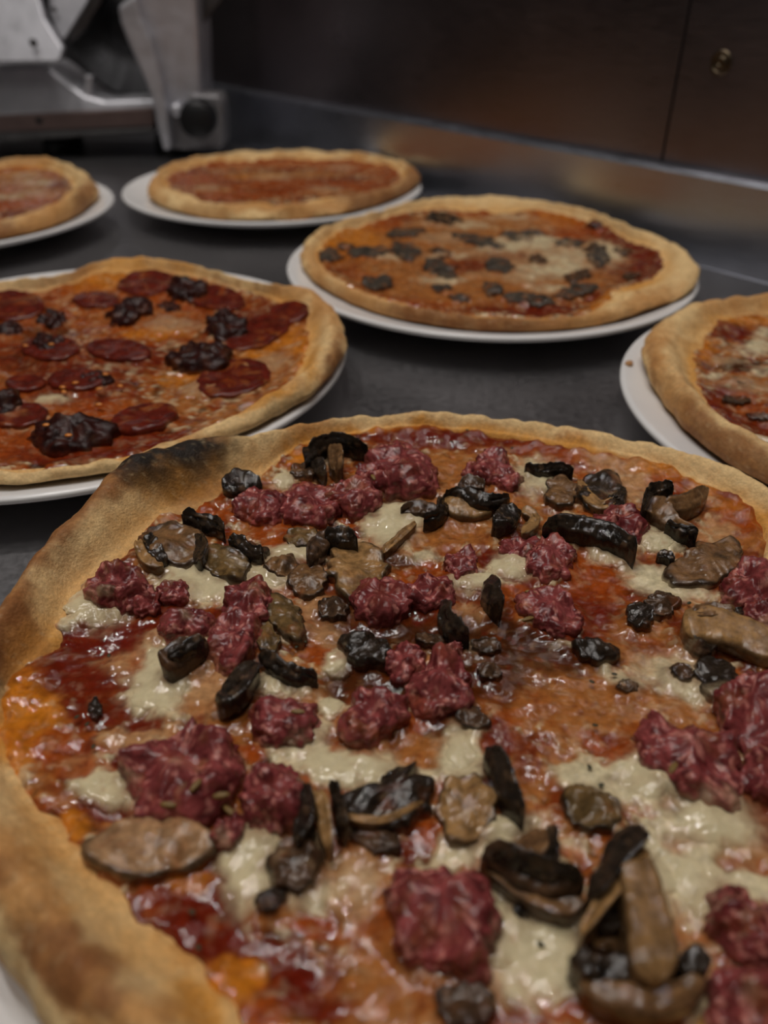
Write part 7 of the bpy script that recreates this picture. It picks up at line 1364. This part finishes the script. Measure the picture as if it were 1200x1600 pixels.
def top_colour(F, d, x, y):
    col, ty = blend(x, y, d['paint'], TOP_L, base_top, d['seed'], .0045)
    w = ty.get('W', 0) + .5 * ty.get('P', 0); rd = ty.get('R', 0) + .6 * ty.get('B', 0)
    k, km = skirt(x, y, d['skirts'])
    n = np.clip(.5 + .9 * fbm2(x * 210, y * 210, d['seed'] + 75, 3), 0, 1)
    t = (.55 * k * n)[..., None]; js = TOP_L['O'] * .55 + TOP_L['B'] * .45; col = col * (1 - t) + t * (js if d['seed'] == 3 else TOP_L['O'])
    t = (.45 * km * n)[..., None]; col = col * (1 - t) + t * TOP_L['B']
    # scorched flecks and streaks of oil outside the white cheese
    f = sstep(.12, .5, fbm2(x * 330, y * 330, d['seed'] + 70, 4)) * (1 - .75 * w)
    col = col * (1 - .45 * f[..., None]) + .45 * f[..., None] * TOP_L['R']
    g = sstep(.15, .5, fbm2(x * 190, y * 260, d['seed'] + 71, 4)) * (1 - w) * (1 - .85 * np.clip(rd, 0, 1))
    col = col * (1 - .35 * g[..., None]) + .35 * g[..., None] * TOP_L['P']
    h = sstep(.3, .55, fbm2(x * 120, y * 120, d['seed'] + 72, 4))
    col = col * (1 - .4 * h[..., None]) + .4 * h[..., None] * TOP_L['O']
    return col, w - .9 * np.clip(ty.get('B', 0) + .5 * ty.get('R', 0) + .3 * ty.get('O', 0), 0, 1)

def build_skirts(d):
    S = []
    for kind, poly, h, opt in d['chunks']:
        m, f = star(poly); R = np.hypot(*(np.array(poly).reshape(-1, 2) - m).T).max(); S.append((m, f, R, kind))
    for pcs in d.get('ribbons', []):
        for nm, ck, E, t in pcs[:1]:
            E = np.array(E)
            for e in E[1:-1:2]:
                m = (e[:2] + e[3:5]) / 2; R = max(np.hypot(*(e[:2] - e[3:5])) / 2, .0015); S.append((m, (lambda R: lambda th: R + 0 * th)(R), R, 'mushroom'))
    return S

def skirt(x, y, S):
    """how strongly a point lies in the juices gathered round a topping: (all, mushrooms only)"""
    k = np.zeros_like(x); km = np.zeros_like(x)
    for m, f, R, kind in S:
        dx = x - m[0]; dy = y - m[1]; r2 = dx * dx + dy * dy; sel = r2 < (R + .008) ** 2
        if not sel.any(): continue
        r = np.sqrt(r2[sel]); g = r - f(np.arctan2(dy[sel], dx[sel])); v = np.exp(-(np.maximum(g, 0) / .0028) ** 2)
        k[sel] = np.maximum(k[sel], v)
        if kind == 'mushroom': km[sel] = np.maximum(km[sel], v)
    return k, km

def micro(x, y, seed, w):
    return (.0010 * fbm2(x * 110, y * 110, seed + 80, 2) + .00016 * fbm2(x * 560, y * 560, seed + 81, 2)) * (1 - .35 * np.maximum(w, 0)) * (1 + .75 * np.minimum(w, 0)) + .0008 * w

def catmull_rows(ctrl, per):
    out = []; K = len(ctrl)
    for i in range(K - 1):
        p0 = ctrl[max(i - 1, 0)]; p1 = ctrl[i]; p2 = ctrl[i + 1]; p3 = ctrl[min(i + 2, K - 1)]
        for t in np.arange(per) / per:
            out.append(.5 * (2 * p1 + (p2 - p0) * t + (2 * p0 - 5 * p1 + 4 * p2 - p3) * t * t + (3 * p1 - p0 - 3 * p2 + p3) * t ** 3))
    out.append(ctrl[-1]); return out

def make_dough(F, d, root, na, per):
    th = np.linspace(-np.pi, np.pi, na, endpoint=False); ct, st = np.cos(th), np.sin(th); sd = d['seed']
    ro = F.Ro(th) + .0012 * noise2(ct * 9, st * 9, sd + 2); ri = F.Ri(th); wd = ro - ri
    zE = F.top(ri * ct, ri * st) - .0012
    zt = F.zi + .002 + F.Hc(th) * (1 + .16 * noise2(ct * 5, st * 5, sd + 3)) + .0009 * noise2(ct * 16, st * 16, sd + 4)
    zb = plate_z(np.minimum(ro, .1505)) + .0006
    row = lambda u, z: np.stack([ri + wd * u, z], -1)
    inn = lambda u, v: row(u, zE + (zt - zE) * v)
    out = lambda u, v: row(u, zb + (zt - zb) * v)
    low = np.maximum(zb, 0)
    ctrl = [row(-.35, F.top((ri - .35 * wd) * ct, (ri - .35 * wd) * st) - .0045), inn(-.1, -.02), inn(.09, .12), inn(.27, .46), inn(.45, .84), inn(.60, 1.0), out(.76, .93), out(.91, .74), out(.99, .50), out(1.0, .34), out(.93, .12), out(.78, .0)]
    rows = []
    for k in (.002, .25, .5, .72):
        r = (ri - .35 * wd) * k; rows.append(np.stack([r, F.top(r * ct, r * st) - .0045], -1))
    crust = catmull_rows(ctrl, per); n0 = len(rows); rows += crust
    for k in (.8, .6, .3, .002):
        r = ro * .9 * k; rows.append(np.stack([r, plate_z(r) + .0006], -1))
    P = np.array(rows); x = P[..., 0] * ct; y = P[..., 0] * st; z = P[..., 1]
    pts = np.stack([x, y, z], -1)
    u = (P[..., 0] - ri) / wd; amp = sstep(.0, .3, u) * sstep(0, .0025, z - plate_z(np.minimum(P[..., 0], .15)))
    n = .0026 * fbm3(pts * 42, sd, 3) + .0007 * fbm3(pts * 190, sd + 5, 3) + .0011 * np.maximum(.38 - worley3(pts * 95, sd)[0], 0)
    z = z + amp * n; x = x + amp * n * .5 * ct * sstep(.3, .9, u); y = y + amp * n * .5 * st * sstep(.3, .9, u)
    ext = np.where(u > .58, np.maximum(zt - z, 0) * .9, 0)
    col, ty = blend(x + ext * ct, y + ext * st, d['crust_paint'], CRUST_L, base_crust, sd, .004, .5)
    s = fbm3(pts * 420, sd + 9, 3); s2 = fbm3(pts * 140, sd + 12, 3)
    t_ = sstep(.1, .5, s2)[..., None] * .35
    col = col * (1 - t_) + t_ * CRUST_L['T']
    oil = (sstep(.5, .05, u + .25 * fbm3(pts * 75, sd + 16, 3)) * .5 * sstep(-.2, .25, fbm3(pts * 30, sd + 18, 2) + .12))[..., None]
    col = col * (1 - oil) + oil * CRUST_L['Y']
    br = sstep(.12, .5, fbm3(pts * 230, sd + 14, 4))[..., None] * .3 * sstep(.3, .7, u)[..., None]
    br = br * .7
    col = col * (1 - br) + br * CRUST_L['N']
    fl = sstep(.2, .5, s)[..., None] * .22
    col = col * (1 - fl) + fl * CRUST_L['F'] * .8
    V = np.stack([x + d['center'][0], y + d['center'][1], z], -1).reshape(-1, 3)
    return mesh_obj('dough', V, grid_faces(len(rows), na), M_DOUGH, root, col.reshape(-1, 3))

def make_top(F, d, root, na, nr):
    th = np.linspace(-np.pi, np.pi, na, endpoint=False); ct, st = np.cos(th), np.sin(th); sd = d['seed']
    re = F.Ri(th) * (1 + .03 * noise2(ct * 7, st * 7, sd + 30) + .026 * noise2(ct * 17, st * 17, sd + 31) + .006 * noise2(ct * 60, st * 60, sd + 32)) + .0012
    k = np.linspace(0, 1, nr)[:, None] ** .85; k[0] = .002
    r = re * k; x = r * ct; y = r * st
    col, w = top_colour(F, d, x, y)
    z = F.top(x, y) + micro(x, y, sd, w) + .0016 * skirt(x, y, d['skirts'])[0] * (.6 + .6 * fbm2(x * 160, y * 160, sd + 77, 2)) - .0022 * sstep(.965, 1.0, k * np.ones_like(r))
    V = np.stack([x + d['center'][0], y + d['center'][1], z], -1).reshape(-1, 3)
    return mesh_obj('tomato_sauce', V, [grid_faces(nr, na), np.arange(na)[None, ::-1]], M_TOP, root, col.reshape(-1, 3))

def star(poly, smooth=1):
    P = np.array(poly, float).reshape(-1, 2); m = (P.min(0) + P.max(0)) / 2 * .4 + P.mean(0) * .6
    q = P - m; a = np.arctan2(q[:, 1], q[:, 0]); r = np.hypot(q[:, 0], q[:, 1]); o = np.argsort(a); a = a[o]; r = r[o]
    a = np.concatenate([a - 2 * np.pi, a, a + 2 * np.pi]); r = np.tile(r, 3)
    def f(th):
        s = 0
        for dd in (-.08, 0, .08): s = s + np.interp(th + dd, a, r)
        return s / 3
    return m, f

def make_pool(F, d, root, poly, na, nr):
    m, f = star(poly); th = np.linspace(-np.pi, np.pi, na, endpoint=False); ct, st = np.cos(th), np.sin(th); sd = d['seed']
    re = f(th) * (1.04 + .16 * noise2(ct * 2.2 + m[0] * 900, st * 2.2 + m[1] * 900, 5) + .10 * noise2(ct * 6 + m[0] * 900, st * 6, 6))
    k = np.linspace(0, 1, nr)[:, None]; k[0] = .002; r = re * k; x = m[0] + r * ct; y = m[1] + r * st
    col, w = top_colour(F, d, x, y)
    t = (1 - sstep(.45, 1.0, k + .18 * fbm2(x * 240, y * 240, sd + 90, 3)))[..., None] * .22
    col = col * (1 - t) + t * TOP_L['W']
    z = F.top(x, y) + micro(x, y, sd, np.maximum(w, .3)) + .0016 * skirt(x, y, d['skirts'])[0] * (.6 + .6 * fbm2(x * 160, y * 160, sd + 77, 2)) + .0010 * (1 - k ** 2.5) + .0004 * fbm2(x * 110, y * 110, sd + 91, 2) * (1 - k) - .0006 * sstep(.9, 1, k)
    V = np.stack([x + d['center'][0], y + d['center'][1], z], -1).reshape(-1, 3)
    return mesh_obj('melted_cheese', V, [grid_faces(nr, na), np.arange(na)[None, ::-1]], M_CHEESE, root, col.reshape(-1, 3))

MUSH_C = {'black': ((17, 14, 11), (40, 31, 23)), 'gill': ((20, 16, 12), (48, 37, 26)), 'dark': ((38, 28, 20), (70, 50, 34)), 'brown': ((66, 46, 29), (100, 73, 46)), 'olive': ((58, 45, 26), (94, 72, 42)),
          'tan': ((94, 69, 41), (130, 99, 62)), 'tanstem': ((80, 58, 34), (112, 84, 52)), 'slice': ((112, 84, 58), (134, 104, 74)), 'slate': ((36, 33, 31), (68, 60, 50))}

def near_res(res): return res[0] > 80

def make_chunk(F, d, root, kind, poly, h, opt, idx, res):
    m, f0 = star(poly); grow = 1.14 if kind == 'mushroom' and res[0] > 80 else 1.05; f = lambda q: f0(q) * grow; na, nr = res; th = np.linspace(-np.pi, np.pi, na, endpoint=False); ct, st = np.cos(th), np.sin(th)
    ph = np.linspace(-.5, np.pi / 2, nr)[:, None]; ph[-1] = np.pi / 2 - .01
    pw = {'sausage': (.45, .75), 'paste': (.6, .85), 'salami': (.35, .9), 'mushroom': (.4, .9)}[kind]
    h = h * {'sausage': .72, 'paste': .8, 'salami': 1, 'mushroom': .66}[kind]
    cr = np.abs(np.cos(ph)) ** pw[0]; sr = np.sign(np.sin(ph)) * np.abs(np.sin(ph)) ** pw[1]
    sd = idx * 1.7 + d['seed']
    kk = {'sausage': (.16, .10), 'paste': (.16, .12), 'salami': (.05, .03), 'mushroom': (.05, .02) if opt.get('col') == 'slice' else (.22, .045) if near_res(res) else (.38, .16)}[kind]
    r = f(th) * (1 + kk[0] * noise2(ct * 2 + idx * 3.1, st * 2 + idx, 2) + kk[1] * noise2(ct * 5.5 + idx, st * 5.5 + idx * 2, 3)) * cr; x = m[0] + r * ct; y = m[1] + r * st; z0 = F.top(x, y)
    zz = h * sr
    R = np.hypot(*(np.array(poly).reshape(-1, 2) - m).T).mean()
    if kind in ('sausage', 'paste'):
        zz = zz * (1 + .55 * noise2((x - m[0]) / R * 1.2 + idx, (y - m[1]) / R * 1.2, 3))
    if kind == 'mushroom':
        zz = zz * (1 + .5 * noise2((x - m[0]) / R * .9 + idx, (y - m[1]) / R * .9, 4)) + .0012 * sstep(.75, 1, cr) * sstep(-.2, .3, sr)
    if kind == 'salami':
        zz = zz + .0012 * sstep(.6, 1, cr) * (ph > 0)
    p = np.stack([x, y, z0 + zz], -1); nrm = np.stack([np.cos(ph) * ct, np.cos(ph) * st, np.sin(ph) * np.ones_like(ct)], -1)
    rho = cr * np.ones_like(ct)
    if kind == 'sausage':
        f1, idv = worley3(p * 330, idx); f2, id2 = worley3(p * 700, idx + 9)
        disp = .0030 * fbm3(p * 110, sd, 3) + .0008 * (.55 - f1) * (1 + 1.5 * fbm3(p * 150, sd + 8, 2)) + .0006 * (.5 - f2) + .0004 * fbm3(p * 800, sd + 4, 2)
        a = _J3[idv, 0]; b2 = _J3[id2, 1]; big = fbm3(p * 110, sd + 7, 2)
        c0, c1, c2, c3 = srgb((72, 24, 25), GAIN), srgb((114, 55, 53), GAIN), srgb((44, 9, 9), GAIN), srgb((156, 102, 92), GAIN)
        t = np.clip(.5 + .55 * big + .5 * (a - .5) + .25 * (b2 - .5), 0, 1)[..., None]
        col = c0 * (1 - t) + c1 * t
        dk = sstep(.55, .9, 1 - a + .3 * big)[..., None] * .45; col = col * (1 - dk) + dk * c2
        ft = (sstep(.84, .9, b2) * .6)[..., None]; col = col * (1 - ft) + ft * c3
        mat = M_SAUS; name = 'sausage_chunk'
    elif kind == 'paste':
        f1, idv = worley3(p * 210, idx)
        disp = .0022 * fbm3(p * 130, sd, 3) + .0034 * (.45 - f1)
        t = np.clip(.4 + .6 * fbm3(p * 250, sd + 3, 2), 0, 1)[..., None]
        col = srgb((15, 7, 6), GAIN) * (1 - t) + srgb((44, 14, 10), GAIN) * t; mat = M_PASTE; name = 'chilli_paste'
    elif kind == 'salami':
        disp = .0004 * fbm3(p * 200, sd, 2)
        t = np.clip(.45 + .7 * fbm3(p * 170, sd + 3, 3), 0, 1)[..., None]
        col = srgb((46, 11, 7), GAIN) * (1 - t) + srgb((88, 26, 14), GAIN) * t; mat = M_SALAMI; name = 'salami_slice'
    else:
        key = opt.get('col', 'brown'); a, b2 = [srgb(c, GAIN) for c in MUSH_C[key]]
        ang = idx * 2.1; uu = p[..., 0] * math.cos(ang) + p[..., 1] * math.sin(ang); vv = -p[..., 0] * math.sin(ang) + p[..., 1] * math.cos(ang)
        ridge = fbm2(uu * 500, vv * 110, sd + 2, 3)
        disp = .0011 * fbm3(p * 140, sd, 2) + .0006 * ridge + .0003 * fbm3(p * 700, sd + 4, 2)
        t = np.clip(.5 + .6 * fbm3(p * 160, sd + 3, 3) + .35 * ridge, 0, 1)[..., None]
        col = a * (1 - t) + b2 * t
        edge = sstep(.80, .97, rho + .1 * fbm3(p * 200, sd + 5, 2))[..., None] * (.85 if key != 'slate' else .3)
        col = col * (1 - edge) + edge * srgb((26, 20, 15), GAIN)
        pt = sstep(.2, .45, fbm3(p * 95, sd + 6, 3))[..., None] * (.75 if key not in ('tan', 'slice') else .35); col = col * (1 - pt) + pt * srgb((30, 24, 18), GAIN)
        mat = M_MUSH; name = 'mushroom_slice'
    tc, _w = top_colour(F, d, p[..., 0], p[..., 1])
    cover = sstep(.05, .4, fbm3(p * 130, sd + 31, 3)) * {'sausage': .36, 'paste': .15, 'salami': .6, 'mushroom': .36 if near_res(res) else .6}[kind]
    foot = sstep(.42, .02, sr + .25 * fbm3(p * 160, sd + 33, 2)) * {'sausage': .6, 'paste': .6, 'salami': .3, 'mushroom': .65}[kind]
    t = np.maximum(cover, foot)[..., None]; col = col * (1 - t) + t * tc
    p = p + nrm * (disp * sstep(-.5, .1, ph))[..., None]
    V = (p + np.array([*d['center'], 0])).reshape(-1, 3)
    return mesh_obj(name, V, [grid_faces(nr, na), ((nr - 1) * na + np.arange(na))[None, :]], mat, root, col.reshape(-1, 3))

def make_ribbon(F, d, parent, piece, idx, m=26):
    name, key, E, th = piece; E = np.array(E); n = len(E); g = np.linspace(0, n - 1, n * 7); t = np.arange(n)
    i0 = np.clip(np.floor(g).astype(int), 0, n - 2); fr = (g - i0)[:, None]
    P = lambda k: E[np.clip(k, 0, n - 1)]
    S = .5 * (2 * P(i0) + (P(i0 + 1) - P(i0 - 1)) * fr + (2 * P(i0 - 1) - 5 * P(i0) + 4 * P(i0 + 1) - P(i0 + 2)) * fr ** 2 + (3 * P(i0) - P(i0 - 1) - 3 * P(i0 + 1) + P(i0 + 2)) * fr ** 3)
    A = S[:, :3]; B = S[:, 3:]; A, B = A + (A - B) * .08, B + (B - A) * .08; L = len(S); sd = idx * 2.3 + d['seed']
    s = np.linspace(0, 1, L); taper = np.minimum(1, np.minimum(s, 1 - s) * 9 + .12) ** .5
    mid = (A + B) / 2; A = mid + (A - mid) * taper[:, None]; B = mid + (B - mid) * taper[:, None]
    al = np.linspace(0, 2 * np.pi, m, endpoint=False); ac = -np.cos(al); hs = np.sign(np.sin(al)) * np.abs(np.sin(al)) ** (.4 if name in ('stem', 'cap_edge') else .7)
    lat = (ac + 1) / 2
    Q = A[:, None, :] * (1 - lat)[None, :, None] + B[:, None, :] * lat[None, :, None]
    surf = F.top(Q[..., 0], Q[..., 1]); mz = Q[..., 2]
    dn = np.maximum(th / 2, (mz - surf) * .95 + .0006)
    wob = 1 + (.1 if key in ('tan', 'tanstem') else .35) * noise2(s * 5 + idx, s * 0 + .3, 3)[:, None]
    z = mz + np.where(hs > 0, hs * th / 2 * taper[:, None] * wob, hs * dn) + .0010 * (ac ** 2)[None, :] * (hs >= -.2)
    p = np.stack([Q[..., 0], Q[..., 1], z], -1)
    out = np.stack([(B - A)[:, None, 0] * ac, (B - A)[:, None, 1] * ac, np.zeros((L, m))], -1)
    out = out / (np.linalg.norm(out, axis=-1, keepdims=True) + 1e-6)
    ln = s[:, None] * L * .001 * np.ones((1, m))
    fib = fbm2(lat[None, :] * (11 if name == 'stem' else 5) + idx + 0 * ln, ln * 40 + 0 * lat, 7, 3)
    soft = key in ('tan', 'tanstem', 'brown')
    disp = (.0006 if soft else .0013) * fbm3(p * 150, sd, 2) + (.00035 if soft else .0006) * fbm3(p * 520, sd + 2, 2)
    p = p + out * (disp * .8)[..., None]; p[..., 2] += disp * (hs > -.3) + (.0009 if name == 'stem' else .0005) * fib * (hs > 0)
    a, b2 = [srgb(c, GAIN) for c in MUSH_C[key]]
    tt = np.clip(.45 + .7 * fbm3(p * 170, sd + 3, 3) + .8 * fib, 0, 1)[..., None]
    col = a * (1 - tt) + b2 * tt
    ed = (sstep(.78, 1, np.abs(ac))[None, :, None] * .6 * np.ones((L, 1, 1))) if key not in ('black', 'gill') else np.zeros((L, m, 1))
    col = col * (1 - ed) + ed * srgb((34, 26, 19), GAIN)
    if key == 'black':
        w = sstep(.25, .5, fbm3(p * 230, sd + 8, 2))[..., None] * .5; col = col * (1 - w) + w * srgb((84, 64, 46), GAIN)
    V = p.reshape(-1, 3); nV = len(V)
    caps = np.stack([p[0].mean(0), p[-1].mean(0)]); V = np.concatenate([V, caps]) + np.array([*d['center'], 0])
    cc = np.concatenate([col.reshape(-1, 3), col[0].mean(0)[None], col[-1].mean(0)[None]])
    j = np.arange(m); jn = (j + 1) % m
    F3 = np.concatenate([np.stack([jn, j, np.full(m, nV)], -1), np.stack([(L - 1) * m + j, (L - 1) * m + jn, np.full(m, nV + 1)], -1)])
    return mesh_obj(name, V, [grid_faces(L, m), F3], M_MUSH, parent, cc)

def ellipsoid(cx, cy, cz, a, b, c, rot, na=14, nr=9, ridges=0):
    th = np.linspace(0, 2 * np.pi, na, endpoint=False); ph = np.linspace(0, np.pi, nr)[:, None]; ph[0] = .02; ph[-1] = np.pi - .02
    k = 1 + (ridges * np.cos(th * 5))
    X = a * np.cos(ph) * np.ones_like(th); Y = b * np.sin(ph) * np.cos(th) * k; Z = c * np.sin(ph) * np.sin(th) * k
    co, si = math.cos(rot), math.sin(rot)
    return np.stack([cx + X * co - Y * si, cy + X * si + Y * co, cz + Z], -1).reshape(-1, 3), grid_faces(nr, na)

PIZZA_INFO = {
 'M': ('sausage_mushroom_pizza', 'largest nearest pizza with sausage chunks, sliced mushrooms and a charred crust bubble'),
 'A': ('salami_pizza', 'red pizza at left with salami slices and dark chilli paste clumps'),
 'B': ('cheese_tomato_pizza', 'plain orange-red pizza at the back in front of the slicer'),
 'C': ('mushroom_pizza', 'pale pizza with small grey mushroom pieces beside the steel upstand'),
 'D': ('tomato_pizza', 'pizza with a wide pale crust cut off by the right edge'),
 'E': ('margherita_pizza', 'partly seen pale orange pizza at the far left edge below the slicer')}
for key, d in PIZZAS.items():
    F = PizzaField(d); name, label = PIZZA_INFO[key]; near = key == 'M'; d['skirts'] = build_skirts(d)
    root = empty(name, (d['center'][0], d['center'][1], .0098)); tag(root, label, 'pizza', 'pizzas on the worktop')
    make_dough(F, d, root, 1100 if near else 480, 6 if near else 4)
    make_top(F, d, root, 1300 if near else 480, 240 if near else 76)
    for poly in d['pools']:
        make_pool(F, d, root, poly, 120 if near else 60, 36 if near else 16)
    for i, (kind, poly, h, opt) in enumerate(d['chunks']):
        make_chunk(F, d, root, kind, poly, h, opt, i, (96, 40) if near else (56, 22))
    for i, pieces in enumerate(d.get('ribbons', [])):
        first = None
        for j, pc in enumerate(pieces):
            o = make_ribbon(F, d, root if first is None else first, pc, i * 3 + j)
            first = first or o
    herbs = []
    for (x, y, z, rot, kd) in d['seeds']:
        X, Y = x + d['center'][0], y + d['center'][1]
        if kd == 'f':
            V, Fc = ellipsoid(X, Y, z - .0012, .0021, .0008, .0008, rot, 30, 11, .12); mesh_obj('fennel_seed', V, Fc, M_SEED, root)
        elif kd == 's':
            V, Fc = ellipsoid(X, Y, z, .0017, .0012, .0007, rot); mesh_obj('chilli_seed', V, Fc, M_CHILLI, root)
        else:
            V, Fc = ellipsoid(X, Y, z, .0009, .0006, .0003, rot + x * 900, 8, 6); herbs.append((V, Fc))
    if herbs:
        Vs = np.concatenate([h[0] for h in herbs]); k = 0; Fs = []
        for V, Fc in herbs: Fs.append(Fc + k); k += len(V)
        tag(mesh_obj('herb_flakes', Vs, np.concatenate(Fs), M_HERB, root), None, None, None, 'stuff')

# crumb on the rim of the right-hand plate
V, Fc = ellipsoid(*CRUMB, .0032, .0022, .0014, 1.0, 24, 14)
V = V + .0006 * np.stack([fbm3(V * 700, 3), fbm3(V * 700, 5), fbm3(V * 700, 8)], -1)
tag(mesh_obj('bread_crumb', V, Fc, M_CRUMB), 'small brown bread crumb on the bare rim of the right-hand plate', 'crumb')

# ---------------------------------------------------------------- meat slicer
sl = empty('meat_slicer', (-.36, 1.2, 0)); tag(sl, 'aluminium meat slicer with a black knob at the far end of the worktop', 'meat slicer')
def yframe(a, b, c): return (a, c, b)
def slab(key, name, depth, mat, bevel=.0015, parent=sl, lean=0.):
    poly, Y = SLICER[key]; z0 = min(q[1] for q in poly)
    return prism(name, poly, Y, Y + depth, lambda a, b, c: (a, c + lean * (b - z0), b), mat, parent, bevel)
def disc(key, name, prof_k, mat, parent=sl, n=64):
    (c, e), Y = SLICER[key]; R = math.hypot(e[0] - c[0], e[1] - c[1])
    return lathe(name, [(r * R, h) for r, h in prof_k], (c[0], Y, c[1]), mat, parent, n, 'Y')
cr_ = slab('carriage', 'carriage_plate', .012, M_ALU, lean=.45)
disc('screw_a', 'screw', [(1, -.001), (1, .0008), (.8, .0014), (.3, .0010), (.01, .0002)], M_ALU_DARK, cr_, 24)
ga = slab('gauge', 'gauge_plate', .006, M_ALU, lean=.25)
disc('screw_b', 'screw', [(1, -.001), (1, .0008), (.8, .0014), (.3, .0010), (.01, .0002)], M_ALU_DARK, ga, 24)
slab('arm', 'gauge_arm', .02, M_ALU_DARK)
slab('base_top', 'base_body', .09, M_ALU, .004, lean=.3)
st_ = slab('base_strip', 'base_strip', .02, M_STRIP)
disc('screw_c', 'screw', [(1, -.001), (1, .0008), (.6, .0014), (.01, .0008)], M_RUBBER, st_, 20)
slab('base_lip', 'base_lip', .12, M_ALU_DARK, .003, lean=.4)
slab('leg', 'blade_guard_leg', .03, M_ALU, .004)
slab('column', 'motor_column', .09, M_ALU, .005, lean=-.08)
slab('column_foot', 'column_foot', .10, M_ALU_MID, .003)
kb = slab('knob_box', 'knob_housing', .05, M_ALU_MID, .004)
kn = disc('knob', 'adjusting_knob', [(.01, .030), (.80, .030), (.95, .027), (1, .020), (1, .0), (.6, -.004), (.6, -.03)], M_RUBBER)
disc('dial', 'thickness_dial', [(.01, .006), (.8, .006), (1, .003), (1, -.02)], M_ALU)
bl = disc('blade', 'blade', [(.01, .006), (.55, .006), (.60, .002), (.93, .001), (1, -.001), (.93, -.003), (.01, -.003)], M_BLADE, n=128)
disc('blade', 'blade_hub', [(.01, .016), (.3, .014), (.36, .008), (.40, .0061)], M_RUBBER, bl)
slab('post', 'carriage_post', .012, M_ALU)
slab('bracket', 'rear_bracket', .02, M_ALU_DARK)
for fx, fy in ((-.44, 1.16), (-.29, 1.16), (-.44, 1.23), (-.29, 1.21)):
    lathe('rubber_foot', [(.001, .0), (.014, 0), (.016, .004), (.013, .024), (.001, .024)], (fx, fy, 0), M_RUBBER, sl, 28)
